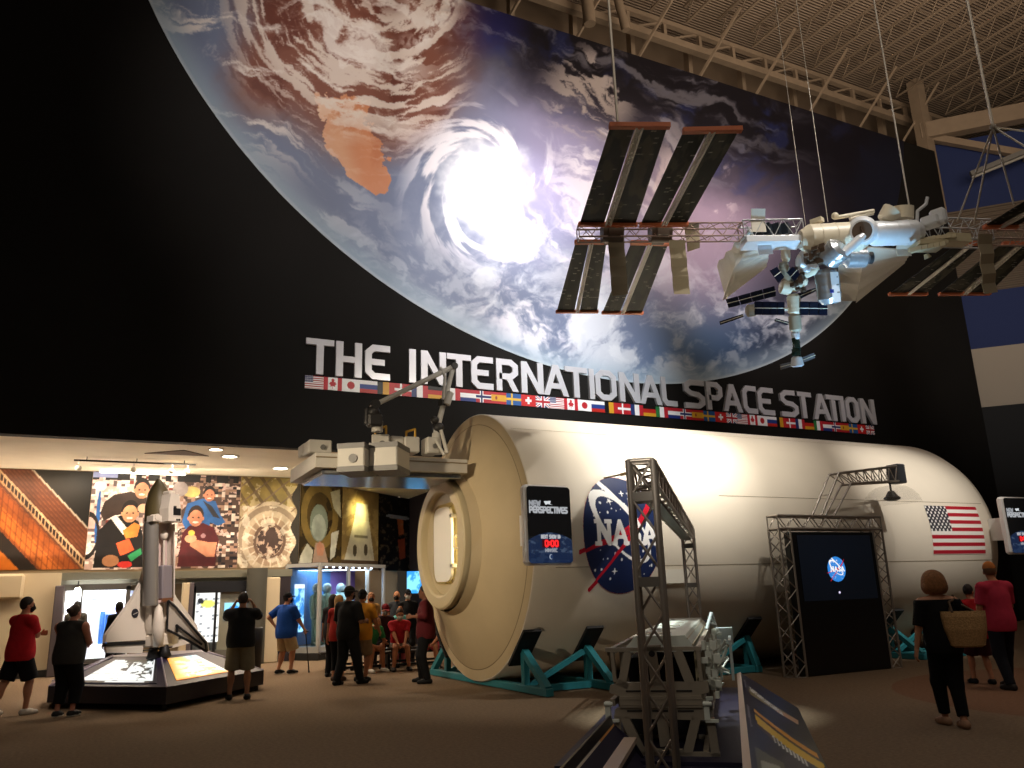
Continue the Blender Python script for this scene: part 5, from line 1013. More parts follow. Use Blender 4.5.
for s in (-1, 1):
    if s < 0:
        m = MB(); m.lathe([(.72, .125), (2.12, .125)], 16, (-.27, -.06, 0), 'Z', a0=rad(120), a1=rad(400)); m.lathe([(.72, .112), (2.12, .112)], 16, (-.27, -.06, 0), 'Z', a0=rad(120), a1=rad(400)); m.build('bay_door', SG, sh)
    else:
        m = MB(); m.prism([(.2, -.1), (.23, -.1), (.36, .1), (.33, .12)], lambda u, v, w_: V((u, v, .72+w_)), 1.4); m.build('bay_door', SW, sh)
    m = MB(); m.cyl((s*.19, -.14, .74), (s*.19, -.14, 2.12), .014, n=6); m.cyl((s*.19+.02, -.1, .74), (s*.19+.02, -.1, 2.12), .014, n=6); m.build('door_hinge', SW, sh)
    # wing with dark trailing edge
    wp = [(s*.2, 1.45), (s*.3, 1.15), (s*.5, .85), (s*1.02, .32), (s*1.04, .2), (s*.2, .17)]
    m = MB(); m.prism(wp if s > 0 else wp[::-1], lambda u, v, w_: V((u, .1+w_, v)), .07); wgn = m.build('wing', SW, sh)
    m = MB(); m.prism([(s*1.03, .19), (s*.22, .16), (s*.22, .1), (s*1.03, .14)], lambda u, v, w_: V((u, .09+w_, v)), .09); m.build('dark_edge', ST, wgn)
    m = MB(); m.prism([(s*1.02, .14), (s*.24, .1), (s*.26, -.04), (s*1.0, .04)], lambda u, v, w_: V((u, .11+w_, v)), .05); m.build('elevon', SW, wgn)
    m = MB(); m.lathe([(0, 0), (.0, .08), (.3, .1), (.62, .06), (.7, 0)], 16, (s*.17, -.14, .05), 'Z'); m.build('engine_pod', SW, sh)
    if s < 0:
        m = MB(); m.cyl((-.45, .095, .62), (-.45, .088, .62), .075, n=20); o = m.build('emblem', mat('emblem_black', '20222e', .4), wgn); m = MB(); m.bar((-.5, .086, .6), (-.4, .086, .63), .012, .006); m.build('emblem_mark', mat('emblem_white', 'd8d4ce', .4), wgn)
m = MB(); tp = [(-.22, .78), (-.38, .66), (-1.02, .02), (-1.04, -.12), (-.62, .1), (-.2, .3)]
m.prism(tp, lambda u, v, w_: V((-.025+w_, u, v)), .05); fin = m.build('tail_fin', SW, sh)
m = MB(); [m.bar((-.03, a[0], a[1]), (-.03, b[0], b[1]), .03, .035) or m.bar((.03, a[0], a[1]), (.03, b[0], b[1]), .03, .035) for a, b in zip(tp, tp[1:]+tp[:1])]
[m.bar((x, a[0], a[1]), (x, b[0], b[1]), .03, .03) for x in (-.03, .03) for a, b in (((-.4, .36), (-.94, -.0)), ((-.4, .36), (-.42, .24)))]; m.build('dark_outline', ST, fin)
m = MB(); m.box((0, .0, .14), (.42, .36, .22), bev=.03); m.build('aft_body', SW, sh)
for x, y in ((-.12, .02), (.12, .02), (0, -.12)): m = MB(); m.lathe([(.06, .05), (-.04, .08), (-.14, .11), (-.15, .1), (-.04, .06)], 18, (x, y, 0), 'Z'); m.build('engine_bell', ST, sh)
m = MB(); m.cyl((0, .1, -.005), (0, .1, .1), .06, n=14); m.box((0, .1, .0), (.5, .3, .02)); m.build('support_post', ST, sh)
# ================================================================== TRUSS SEGMENT EXHIBIT UNDER THE GATE
AXA = rad(41.2); ax = V((sin(AXA), cos(AXA), 0)); fc = onD(660, 756, 7.5); fc.z = 0
ex = thing('truss_segment_model', 'grey hexagonal truss segment with long white box on top, inside gate', 'station truss model', tuple(fc), -AXA); FRM = mat('frame_olive_grey', '9a9080', .5, .35, noise=.06, scale=5); GRW = mat('segment_white', 'd6dcd2', .45)
LEN = 5.4
def zz(x, y): return ((x-540)/614, 1.06-(y-62)/614)
def plate(name, polys, t, m_, y0=0, par=None):
    mb = MB()
    for pl in polys:
        q = [zz(*p) for p in pl]; mb.prism(q, lambda u, v, w_: V((u, y0+w_, v)), t)
    return mb.build(name, m_, par or ex)
def strip(p, q, w):
    p, q = V(p), V(q); d = (q-p).normalized(); nn = V((-d.y, d.x))*w/2; return [tuple(p+nn), tuple(p-nn), tuple(q-nn), tuple(q+nn)]
ff = plate('front_frame', [strip((262, 72), (820, 72), 22), strip((396, 84), (345, 275), 46), strip((684, 84), (745, 275), 52), strip((532, 60), (548, 275), 56), strip((480, 66), (590, 66), 34), strip((300, 84), (308, 250), 20), strip((800, 84), (806, 250), 20), strip((318, 250), (385, 275), 36), [(280, 270), (330, 255), (760, 255), (840, 250), (846, 310), (800, 320), (800, 400), (840, 420), (820, 460), (290, 450), (300, 400), (330, 390), (330, 330), (270, 310)], strip((350, 445), (440, 650), 52), strip((760, 445), (690, 650), 52), strip((565, 440), (575, 600), 60), strip((310, 440), (318, 650), 32), strip((838, 450), (850, 650), 46), strip((295, 648), (875, 652), 42), strip((480, 645), (670, 645), 60)], .06, FRM)
mb = MB()
for k in range(3):
    for yy in (302, 410): a = zz(370+k*145, yy); b = zz(460+k*145, yy); mb.box(((a[0]+b[0])/2, -.002, a[1]), (b[0]-a[0], .01, .014))
for p in ((536, 96), (578, 626)): q = zz(*p); mb.cyl((q[0], -.006, q[1]), (q[0], .0, q[1]), .03, n=18)
split_build(mb, 'slot', BLK, ff)
mb = MB(); a = zz(330, 325); b = zz(800, 395); mb.box(((a[0]+b[0])/2, -.012, (a[1]+b[1])/2), (b[0]-a[0], .024, .1)); [mb.box(((a[0]+b[0])/2, -.026, (a[1]+b[1])/2+s*.025), (b[0]-a[0], .006, .006)) for s in (-1, 1)]; mb.build('cross_bar', FRM, ff)
mb = MB()
for x in (-.42, .42):
    for z in (.12, .56, 1.02): mb.bar((x, .06, z), (x, LEN, z), .05, .06)
for k in range(6):
    y = .06+(LEN-.1)*(k+1)/6
    for x in (-.42, .42): mb.bar((x, y, .12), (x, y, 1.02), .04, .04); mb.bar((x, y, .12), (x, y-(LEN-.1)/6, 1.02), .03, .03)
    mb.bar((-.42, y, .12), (.42, y, .12), .04, .04); mb.bar((-.42, y, 1.0), (.42, y, 1.0), .04, .04)
mb.build('side_truss', FRM, ex)
mb = MB(); mb.box((.385, LEN/2+.1, .8), (.02, LEN-.3, .38)); [mb.bar((.4, .2, z), (.4, LEN, z), .03, .03) for z in (.64, .78, .92)]; mb.build('side_rails', mat('rail_beige', 'b5ab8d', .4, .3), ex)
mb = MB(); mb.box((0, LEN/2+.35, .54), (.66, LEN-.8, .74)); mb.build('inner_bay', mat('bay_black', '0c0b0c', .8), ex)
mb = MB(); mb.prism([(-.3, 1.0), (.37, 1.0), (.36, 1.07), (.3, 1.15), (-.18, 1.15), (-.28, 1.06)], lambda u, v, w_: V((u, .3+w_, v)), LEN-.3); wb = mb.build('white_box', GRW, ex)
mb = MB()
for x in (.28, .33, .38): mb.bar((x+.04, .3, 1.15-(x-.25)*1.1), (x+.04, LEN, 1.15-(x-.25)*1.1), .014, .014)
for y in (.9, 1.7, 2.6, 3.5): mb.box((-.02, y, 1.152), (.3, .03, .006)); 
mb.box((-.05, .75, 1.154), (.26, .3, .006)); mb.build('rail', mat('rail_beige', 'b5ab8d', .4, .3), wb)
random.seed(3); mb = MB()
for k in range(60):
    y = random.uniform(.2, 2.6); mb.box((random.uniform(.46, .6), y, random.uniform(.5, 1.12)), (random.uniform(.02, .07), random.uniform(.04, .12), random.uniform(.02, .09)), rz=random.uniform(-.4, .4))
for k in range(10):
    y = random.uniform(.3, 2.6); mb.cyl((.5, y, random.uniform(.5, .9)), (.68, y+random.uniform(-.3, .3), random.uniform(.5, 1.15)), .012, n=6)
split_build(mb, 'side_equipment', GRW, ex, each=True)
mb = MB(); mb.box((.72, 1.9, .82), (.03, .9, .42)); mb.box((.66, 2.9, 1.0), (.2, .2, .2)); mb.cyl((.42, 3.6, 1.05), (.5, 3.75, 1.26), .025, n=8); mb.cyl((.5, 3.75, 1.26), (.56, 3.9, .98), .025, n=8); mb.cyl((.45, 3.66, 1.13), (.54, 3.83, 1.1), .02, n=8); split_build(mb, 'side_panel', mat('segment_pale', 'b9c6c6', .4), ex)
for sx in (-.455, .46):
    mb = MB(); z = .5; mb.box((sx, -.02, z), (.05, .06, .16)); mb.cyl((sx-.03, -.05, z+.06), (sx+.05, -.05, z+.06), .02, n=8); mb.box((sx+.04, -.02, z-.09), (.12, .04, .025)); mb.build('latch', GRW, ex)
mb = MB(); mb.box((.12, LEN/2-.1, .035), (2.1, LEN+.5, .07)); mb.box((.12, LEN/2-.1, .088), (1.9, LEN+.3, .03)); pl = mb.build('plinth', mat('plinth_purple', '17122f', .55), ex)
# reader rails
def reader(name, label, P_, col, flip=1):
    """P_: inner top far, inner top near, outer low near, outer low far (world)"""
    c = (P_[0]+P_[1])/2; t = thing(name, label, 'reading rail', (c.x, c.y, 0)); q = [p-V((c.x, c.y, 0)) for p in P_]
    inw = (q[1]-q[2]); inw.z = 0; inw.normalize(); tt = inw*.16
    def fn(U, Vv): return tuple((q[0][k]*(1-U)+q[1][k]*U)*Vv+(q[3][k]*(1-U)+q[2][k]*U)*(1-Vv) for k in range(3))
    nn = (q[1]-q[0]).cross(q[3]-q[0]).normalized(); nn = nn if nn.z > 0 else -nn
    grid_obj('graphic_panel', fn, 220, 70, col, painted('rail_print', .3, spec=.4), t, back=tuple(-nn*.03))
    m = MB(); d = [q[0], q[1], q[1]+tt, q[0]+tt]; up = V((0, 0, .012)); lw = V((0, 0, -.03)); m.add([p+up for p in d]+[p+lw for p in d], [(0, 1, 2, 3), (7, 6, 5, 4), (0, 4, 5, 1), (1, 5, 6, 2), (2, 6, 7, 3), (3, 7, 4, 0)]); m.build('top_ledge', mat('ledge_pink_white', 'cdb8a8', .5), t)
    m = MB(); fl = lambda p: V((p.x, p.y, 0)); dn = V((0, 0, -.032))
    a = [q[0]+tt*.9+dn, q[1]+tt*.9+dn, q[2]+dn-V((0, 0, .02)), q[3]+dn-V((0, 0, .02))]; b = [fl(a[0]), fl(a[1]), fl(a[2])+inw*.35, fl(a[3])+inw*.35]
    m.add(a+b, [(0, 1, 5, 4), (1, 2, 6, 5), (2, 3, 7, 6), (3, 0, 4, 7)]); m.build('rail_body', mat('plinth_purple', '17122f', .55), t); return t
zt, zl = .72, .44
RP = [onZ(741, 673, zt), onZ(752, 773, zt), onZ(829, 771, zl), onZ(798, 708, zl)]
RP[1] = RP[1]+(RP[1]-RP[0])*.12; RP[2] = RP[2]+(RP[2]-RP[3])*.12
def cr(U, Vv):   # U: far to near, V: low to high
    P = Paint(U.shape, '15113a'); P.mix((U > .0)*(Vv < .3-.2*U)*1., '0d0b16'); P.mix((fbm(U*5, Vv*3, 3) > .5)*.3, '0d0b20')
    P.mix(inpoly(U, Vv, [(.2, .9), (.28, .88), (.39, .16), (.31, .12)])*1., '9c8c5c'); P.mix(inpoly(U, Vv, [(.3, .5), (.345, .48), (.39, .16), (.31, .12)])*1., 'e0b08c')
    for k in range(15): f = k/14.; P.mix((segd(U*2, Vv, [((.17+.13*f)*2, .86-.46*f), ((.225+.13*f)*2, .85-.46*f)]) < .0125)*1., 'f4f2ee')
    P.mix(inpoly(U, Vv, [(.445, .87), (.475, .87), (.78, .06), (.72, .06)])*1., 'ffb21e'); P.mix(inpoly(U, Vv, [(.475, .87), (.5, .87), (.82, .05), (.78, .06)])*1., '4a1a10'); P.mix(inpoly(U, Vv, [(.5, .87), (.585, .85), (.885, .1), (.85, .03), (.82, .04)])*1., 'ffd21c'); P.mix(inpoly(U, Vv, [(.585, .85), (.62, .84), (.7, .66), (.67, .62)])*1., '5c4028')
    for k in range(9): f = k/8.; P.mix((segd(U*2, Vv, [((.655+.15*f)*2, .66-.35*f), ((.7+.15*f)*2, .655-.35*f)]) < .0125)*1., 'f2f4f6')
    P.mix(inpoly(U, Vv, [(.76, .93), (.95, .93), (.95, .62), (.84, .62)])*1., '6a6a58'); P.mix(inpoly(U, Vv, [(.83, .9), (.95, .9), (.95, .66), (.86, .68)])*1., 'b9bcb0'); P.mix((segd(U, Vv, [(.44, .955), (.62, .94)]) < .012)*1., '8b8a98'); P.mix((segd(U, Vv, [(.1, .95), (.2, .94)]) < .01)*1., '8b8a98')
    return P.out()
reader('reading_rail', 'navy reading rail with yellow stripes right of the truss segment', RP, cr)
def cl_(U, Vv): P = Paint(U.shape, '120f1c'); P.mix(((Vv > .35) & (Vv < .75))*1., 'e0a35a'); P.mix(((Vv > .35) & (Vv < .75) & (U > .35))*1., 'efe6d6'); P.mix((Vv > .75)*1., '1b1740'); return P.out()
bx = V((ax.y, -ax.x, 0)); lp = lambda l, a, z: fc+bx*l+ax*a+V((0, 0, z))
LP = [lp(-.35, -.12, .27), lp(-.35, -2.6, .27), lp(-.42, -2.6, .47), lp(-.42, -.12, .47)]
reader('reading_rail', 'reading rail with orange and white picture left of the truss segment', LP, cl_)
# gate
G0 = onD(641, 459, 6.3); zt_ = G0.z; G1 = onD(688, 528, 13.45); gate = thing('truss_gate', 'tall aluminium truss gate spanning the truss segment exhibit', 'truss gate', (G0.x, G0.y, 0), -AXA)
GLN = (V((G1.x, G1.y, 0))-V((G0.x, G0.y, 0))).length; w = .185
def leg(y, n): return truss((0, y, .02), (0, y, zt_-.02), w, r=.022, rb=.011, bays=n)
leg(0, 9).build('leg', ALU, gate); leg(GLN, 9).build('leg', ALU, gate); truss((0, .13, zt_-.1), (0, GLN-.13, zt_-.1), w, r=.02, rb=.009, bays=34).build('beam', ALU, gate)
for y in (0, GLN):
    for z in (zt_-.3, zt_-.93): m = MB(); m.box((0, y-.0, z), (.2, .21, .07)); m.build('clamp_plate', mat('clamp_grey', '6f6a63', .5, .4), gate)
for y in (0, GLN): m = MB(); m.box((0, y, .012), (.5, .5, .024)); m.build('foot_plate', mat('clamp_grey', '6f6a63', .5, .4), gate)
m = MB(); m.box((.0, GLN*.55, zt_-.22), (.1, GLN*.8, .03)); m.build('cable_tray', mat('clamp_grey', '6f6a63', .5, .4), gate)
m = MB(); m.cyl((-.09, .0, zt_-.1), (-.3, .0, zt_-.13), .006, n=8); m.cyl((-.17, 0, zt_-.112), (-.11, .0, zt_-.103), .012, n=8); m.build('side_rod', mat('rod_brass', '8d7348', .5, .5), gate)
# ================================================================== PEOPLE
def nets(F, o, h):
    """smooth surface (surface nets) of the zero level of the sampled field F"""
    s = F < 0; nx, ny, nz = F.shape
    acc = np.zeros((nx-1, ny-1, nz-1, 3)); cnt = np.zeros((nx-1, ny-1, nz-1))
    cs = [(i, j, k) for i in (0, 1) for j in (0, 1) for k in (0, 1)]
    sl = lambda c: (slice(c[0], nx-1+c[0]), slice(c[1], ny-1+c[1]), slice(c[2], nz-1+c[2]))
    for a in cs:
        for ax_ in range(3):
            if a[ax_]: continue
            b = list(a); b[ax_] = 1; fa, fb = F[sl(a)], F[sl(b)]; cr_ = s[sl(a)] != s[sl(b)]
            with np.errstate(divide='ignore', invalid='ignore'): t = np.where(cr_, fa/(fa-fb), 0)
            for q in range(3): acc[..., q] += np.where(cr_, a[q]+(t if q == ax_ else 0), 0)
            cnt += cr_
    act = cnt > 0; idx = -np.ones(act.shape, np.int64); idx[act] = np.arange(act.sum())
    g = np.stack(np.nonzero(act), -1); v = (g+acc[act]/cnt[act][:, None])*h+np.array(o); quads = []
    for ax_ in range(3):
        u, w = [(1, 2), (2, 0), (0, 1)][ax_]
        A = [slice(None)]*3; A[ax_] = slice(0, -1); Bs = [slice(None)]*3; Bs[ax_] = slice(1, None)
        e0, e1 = s[tuple(A)], s[tuple(Bs)]; e = np.nonzero(e0 != e1); p = np.stack(e, -1)
        ok = (p[:, u] > 0) & (p[:, w] > 0) & (p[:, u] < F.shape[u]-1) & (p[:, w] < F.shape[w]-1); p = p[ok]; fl = e0[e][ok]
        def at(du, dw): r = p.copy(); r[:, u] -= du; r[:, w] -= dw; return idx[r[:, 0], r[:, 1], r[:, 2]]
        q = np.stack([at(1, 1), at(0, 1), at(0, 0), at(1, 0)], -1); q[~fl] = q[~fl][:, ::-1]; quads.append(q)
    return v, np.concatenate(quads)
class SDF:
    def __init__(s): s.p = []
    def cone(s, a, b, ra, rb, k=.02, clip=None): s.p.append(('c', np.array(a, float), np.array(b, float), ra, rb, k, clip)); return s
    def ell(s, c, r, k=.02, R=None, clip=None): s.p.append(('e', np.array(c, float), np.array(r, float), R if R is None else np.array(R), 0, k, clip)); return s
    def mesh(s, h, cuts=()):
        lo = np.full(3, 1e9); hi = -lo
        for p in s.p:
            if p[0] == 'c': r = max(p[3], p[4]); lo = np.minimum(lo, np.minimum(p[1], p[2])-r); hi = np.maximum(hi, np.maximum(p[1], p[2])+r)
            else: r = p[2].max(); lo = np.minimum(lo, p[1]-r); hi = np.maximum(hi, p[1]+r)
        lo -= 3*h; hi += 3*h; n = np.ceil((hi-lo)/h).astype(int)+1; ax_ = [lo[i]+h*np.arange(n[i]) for i in range(3)]
        F = np.full(tuple(n), .2, np.float64)
        for p in s.p:
            if p[0] == 'c': r = max(p[3], p[4]); l = np.minimum(p[1], p[2])-r; u = np.maximum(p[1], p[2])+r
            else: r = p[2].max(); l = p[1]-r; u = p[1]+r
            m = p[5]+3*h; i0 = np.maximum(np.floor((l-m-lo)/h).astype(int), 0); i1 = np.minimum(np.ceil((u+m-lo)/h).astype(int)+1, n)
            sl = tuple(slice(a, b) for a, b in zip(i0, i1)); X, Y, Z = np.meshgrid(*[ax_[i][sl[i]] for i in range(3)], indexing='ij'); P = np.stack([X, Y, Z], -1)
            if p[0] == 'c':
                ba = p[2]-p[1]; t = np.clip(((P-p[1])@ba)/max(ba@ba, 1e-9), 0, 1); d = np.linalg.norm(P-p[1]-t[..., None]*ba, axis=-1)-(p[3]+(p[4]-p[3])*t)
            else:
                q = P-p[1]
                if p[3] is not None: q = q@p[3]
                k0 = np.linalg.norm(q/p[2], axis=-1); k1 = np.linalg.norm(q/p[2]**2, axis=-1); d = k0*(k0-1)/np.maximum(k1, 1e-6)
            if p[6] is not None:
                for c, nrm_ in p[6]: d = np.maximum(d, (P-np.array(c))@np.array(nrm_))
            f = F[sl]; k = p[5]; hh = np.maximum(k-np.abs(f-d), 0)/k; F[sl] = np.minimum(f, d)-hh*hh*k*.25
        if cuts:
            X, Y, Z = np.meshgrid(*ax_, indexing='ij'); P = np.stack([X, Y, Z], -1)
            for c, nrm_ in cuts: F = np.maximum(F, (P-np.array(c))@np.array(nrm_))
        return nets(F, lo, h)
def ik(a, b, l1, l2, pole):
    a, b, pole = V(a), V(b), V(pole); d = b-a; L = min(d.length, (l1+l2)*.999); d.normalize(); x = (l1*l1-l2*l2+L*L)/(2*L); h = sqrt(max(l1*l1-x*x, 0)); p = pole-d*pole.dot(d)
    p = p.normalized() if p.length > 1e-4 else d.orthogonal().normalized(); return a+d*x+p*h, a+d*L
CLOTH = lambda c, r=.85: mat('cloth_'+c, c, r, noise=.08, scale=14, bump=.15, spec=.2)
def person(label, at_, face, H=1.75, skin='c48a6a', b=1., belly=0., lean=0., pelvis=None, feet=None, hands=None, elbow=None, head=(0, 0), shirt='222222', sleeve=.55, hem=-.1, neck=.56, pants='1a1a1c', leg=2., shoes='1b1b1c', sole=None, hair=('short', '1d1512'), mask=None, cap=None, hat=None, res=.012, tank=False, group=None, curl=.6, glasses=False, eyes=True, legloose=.012, kneep=None, seat=False):
    s = H/1.75; t = thing('person', label, 'person', (at_[0], at_[1], 0), face, group); Z = lambda *p: V(p)*s
    fem = b < .95; hb = 1+(b-1)*.4
    pel = V(pelvis)*s if pelvis else Z(0, 0, .93)
    feet = feet or [(-.1, .02, 0), (.1, -.02, 0)]; hands = hands or [(-.27, .06, .82), (.27, .06, .82)]; elbow = elbow or [(-.3, -1, 0), (.3, -1, 0)]
    T = M4.Rotation(-lean, 3, 'X'); tp = lambda x, y, z: pel+T@(V((x*b, y*b, z))*s)
    tn = np.array(T); up = T@V((0, 0, 1)); W = lambda v: tuple(v)
    sh = [tp(-.175, 0, .475), tp(.175, 0, .475)]; hips = [pel+V((-.088*hb, 0, -.02))*s, pel+V((.088*hb, 0, -.02))*s]
    ank = [V(f)*s+V((0, 0, .075))*s for f in feet]; kn = []; 
    for i in (0, 1): k, e = ik(hips[i], ank[i], .435*s, .425*s, (kneep[i] if kneep else (-.08+.16*i, 1, .1))); kn.append(k); ank[i] = e
    el, wr = [], []
    for i in (0, 1): k, e = ik(sh[i], V(hands[i])*s, .285*s, .255*s, elbow[i]); el.append(k); wr.append(e)
    hy, hp = head; HM = T@M4.Rotation(hy, 3, 'Z')@M4.Rotation(-hp, 3, 'X') if lean < .5 else M4.Rotation(hy, 3, 'Z')@M4.Rotation(-hp, 3, 'X')
    nb = tp(0, .0, .5); hc = tp(0, .03, .7); hd = lambda x, y, z: hc+HM@(V((x, y, z))*s); HR = np.array(HM)
    S = SDF()
    def torso(S, g=0., k=.05):
        S.ell(W(tp(0, -.005, .02)), np.array([.168*hb+g, .118*hb+g, .135])*s, k, tn); S.ell(W(tp(0, .0, .17)), np.array([.146*(b+hb)/2+g+belly*.3, .108*(b+hb)/2+g+belly*.3, .17])*s, k, tn)
        S.ell(W(tp(0, .0, .34)), np.array([.162*b+g, .112*b+g, .2])*s, k, tn); S.cone(W(tp(-.14, -.005, .465)), W(tp(.14, -.005, .465)), (.058+g)*s, (.058+g)*s, k)
        if belly: S.ell(W(tp(0, .05+belly*.5, .13)), np.array([.14*b+g, .1+belly*.5+g, .15])*s, k, tn)
        for x in (-1, 1): S.cone(W(tp(x*.02, -.015, .545)), W(tp(x*.15, -.005, .485)), (.04+g*.8)*s, (.052+g)*s, k)
        if fem: [S.ell(W(tp(x, .09, .33)), np.array([.07+g, .065+g, .07])*s, .04, tn) for x in (-.075, .075)]
    torso(S)
    S.cone(W(tp(0, -.02, .48)), W(hd(0, -.015, -.06)), .057*s*max(b, .9), .052*s, .03)
    S.ell(W(hd(0, -.012, .03)), np.array([.076, .096, .104])*s, .02, HR); S.ell(W(hd(0, .022, -.045)), np.array([.056, .066, .066])*s, .03, HR)
    S.cone(W(hd(0, .082, .02)), W(hd(0, .1, -.022)), .01*s, .016*s, .012); S.cone(W(hd(-.02, .078, -.058)), W(hd(.02, .078, -.058)), .012*s, .012*s, .012); S.ell(W(hd(0, .068, -.092)), np.array([.02, .02, .018])*s, .02)
    for x in (-1, 1): S.ell(W(hd(x*.079, -.008, -.008)), np.array([.012, .022, .032])*s, .008, HR); S.cone(W(hd(x*.018, .082, .035)), W(hd(x*.045, .072, .035)), .012*s, .01*s, .012)
    for i in (0, 1):
        sg = -1+2*i
        S.ell(W(sh[i]+V((0, 0, -.01))*s), np.array([.058, .058, .062])*s*(b*.5+.5), .04); S.cone(W(sh[i]), W(el[i]), .05*s*b, .039*s*(b*.5+.5), .03); S.cone(W(el[i]), W(wr[i]), .041*s*(b*.5+.5), .026*s, .02)
        lk = .84 if leg > 1 else 1
        S.cone(W(hips[i]), W(kn[i]), .09*s*hb*lk, .056*s*lk, .04); S.cone(W(kn[i]), W(ank[i]), .054*s*lk, .037*s, .02); d = (ank[i]-kn[i]); bk = V((0, -.02, 0))*s; S.ell(W(kn[i]+d*.3+bk), np.array([.05, .052, .11])*s*(b*.4+.6)*lk, .04)
        toe = (V((sg*.12, 1, 0))).normalized(); S.cone(W(ank[i]+V((0, 0, -.035))*s-toe*.03*s), W(ank[i]+V((0, 0, -.045))*s+toe*.14*s), .036*s, .026*s, .02)
    vs, qs = S.mesh(res)
    # hands: palm, four fingers of different lengths, thumb leaving the side of the palm
    HS = []
    for i in (0, 1):
        sg = -1+2*i; d = (wr[i]-el[i]).normalized(); side = V((0, 1, 0)) if abs(d.z) > .5 else V((0, 0, 1)); side = (side-d*side.dot(d)).normalized(); pn = d.cross(side)*(-sg); pn.normalize()
        if pn.dot(V((-sg, 0, 0))) < 0: pn = -pn
        G = SDF(); w0 = wr[i]; G.cone(W(w0-d*.03*s), W(w0+d*.015*s), .026*s, .024*s, .012)
        for f, (off, L, r) in enumerate(((.03, .062, .0088), (.01, .07, .0092), (-.01, .066, .0088), (-.029, .052, .0078))):
            a = w0+(d*.088+side*off)*s; G.cone(W(w0+(d*.02+side*off*.6)*s), W(a), .0155*s, .0125*s, .012)
            c1_ = curl*.5; m_ = a+(d*cos(c1_)+pn*sin(c1_))*L*.52*s; c2_ = curl*1.5; e_ = m_+(d*cos(c2_)+pn*sin(c2_))*L*.5*s
            G.cone(W(a), W(m_), r*s, r*.95*s, .004); G.cone(W(m_), W(e_), r*.95*s, r*.8*s, .004)
        a = w0+(d*.028+side*.026)*s; m_ = a+(d*.7+side*.6+pn*.35).normalized()*.036*s; e_ = m_+(d*.85+side*.15+pn*.5).normalized()*.03*s; G.cone(W(a), W(m_), .0135*s, .0105*s, .008); G.cone(W(m_), W(e_), .0105*s, .009*s, .004)
        HS.append(G.mesh(.0062))
    off = len(vs); V_, Q_ = [vs], [qs]
    for hv, hq in HS: V_.append(hv); Q_.append(hq+off); off += len(hv)
    SK = mat('skin_'+skin, skin, .55, spec=.3)
    body = mesh_np('body', np.concatenate(V_), np.concatenate(Q_), SK, t, True)
    if eyes:
        m = MB()
        for x in (-1, 1): m.ball(hd(x*.032, .082, .012), .0135*s, 10, 6)
        m.build('eyes', mat('eye_dark', '241a16', .3), body); m = MB(); [m.bar(hd(x*.018, .093, .034), hd(x*.05, .08, .034), .008*s, .008*s) for x in (-1, 1)]; m.build('eyebrows', mat('hair_'+hair[1], hair[1], .7), body)
    # clothes
    S = SDF(); g = .016
    torso(S, g, .05); S.ell(W(tp(0, belly*.25, .2)), np.array([.164*(b+hb)/2+g, .12*(b+hb)/2+g+belly*.6, .26])*s, .05, tn)
    for i in (0, 1):
        d = (el[i]-sh[i]).normalized()
        if sleeve > 0:
            S.ell(W(sh[i]), np.array([.07, .068, .072])*s*(b*.5+.5), .03)
            if sleeve <= 1: e_ = sh[i]+(el[i]-sh[i])*sleeve; S.cone(W(sh[i]), W(e_+d*.06), .066*s*b, .062*s*b, .03, [(W(e_), W(d))])
            else:
                S.cone(W(sh[i]), W(el[i]), .062*s*b, .052*s*b, .03); e_ = el[i]+(wr[i]-el[i])*(sleeve-1); dd = (wr[i]-el[i]).normalized(); S.cone(W(el[i]), W(e_+dd*.05), .052*s*b, .04*s, .02, [(W(e_), W(dd))])
    if not seat: S.ell(W(tp(0, belly*.2, hem+.12)), np.array([.186*hb+legloose+.012, .145*hb+legloose+.014+belly*.35, .3])*s, .06, tn)
    S.cone(W(tp(0, -.02, .46)), W(tp(0, -.012, .57)), .072*s*max(b, .9), .066*s, .03)
    cuts = [(W(tp(0, 0, hem)), W(-up)), (W(tp(0, 0, neck+.015)), W(up))] if not seat else [(W(tp(0, 0, max(hem, -.04))), W(-up)), (W(tp(0, 0, neck+.015)), W(up))]
    v, q = S.mesh(res, cuts); mesh_np('tank_top' if tank else 'shirt', v, q, CLOTH(shirt), t, True)
    S = SDF(); g = legloose
    S.ell(W(tp(0, -.005, .02)), np.array([.172*hb+g, .122*hb+g, .14])*s, .04, tn); S.ell(W(tp(0, .0, .12)), np.array([.145*hb+.004+belly*.2, .108*hb+.004+belly*.2, .08])*s, .04, tn)
    for i in (0, 1):
        if leg <= 1:
            d = (kn[i]-hips[i]).normalized(); e_ = hips[i]+(kn[i]-hips[i])*leg; S.cone(W(hips[i]), W(e_+d*.08), (.09*hb+g)*s, (.07*hb+g*1.9)*s, .03, [(W(e_), W(d))])
        else:
            S.cone(W(hips[i]), W(kn[i]), (.098*hb+g)*s, (.07*hb+g)*s, .04); d = (ank[i]-kn[i]).normalized(); e_ = kn[i]+(ank[i]-kn[i])*(leg-1); S.cone(W(kn[i]), W(e_+d*.04), (.07*hb+g)*s, (.05+g)*s, .03, [(W(e_), W(d))])
    v, q = S.mesh(res, [(W(tp(0, 0, .09)), W(up))]); mesh_np('shorts' if leg <= 1.2 else 'trousers', v, q, CLOTH(pants), t, True)
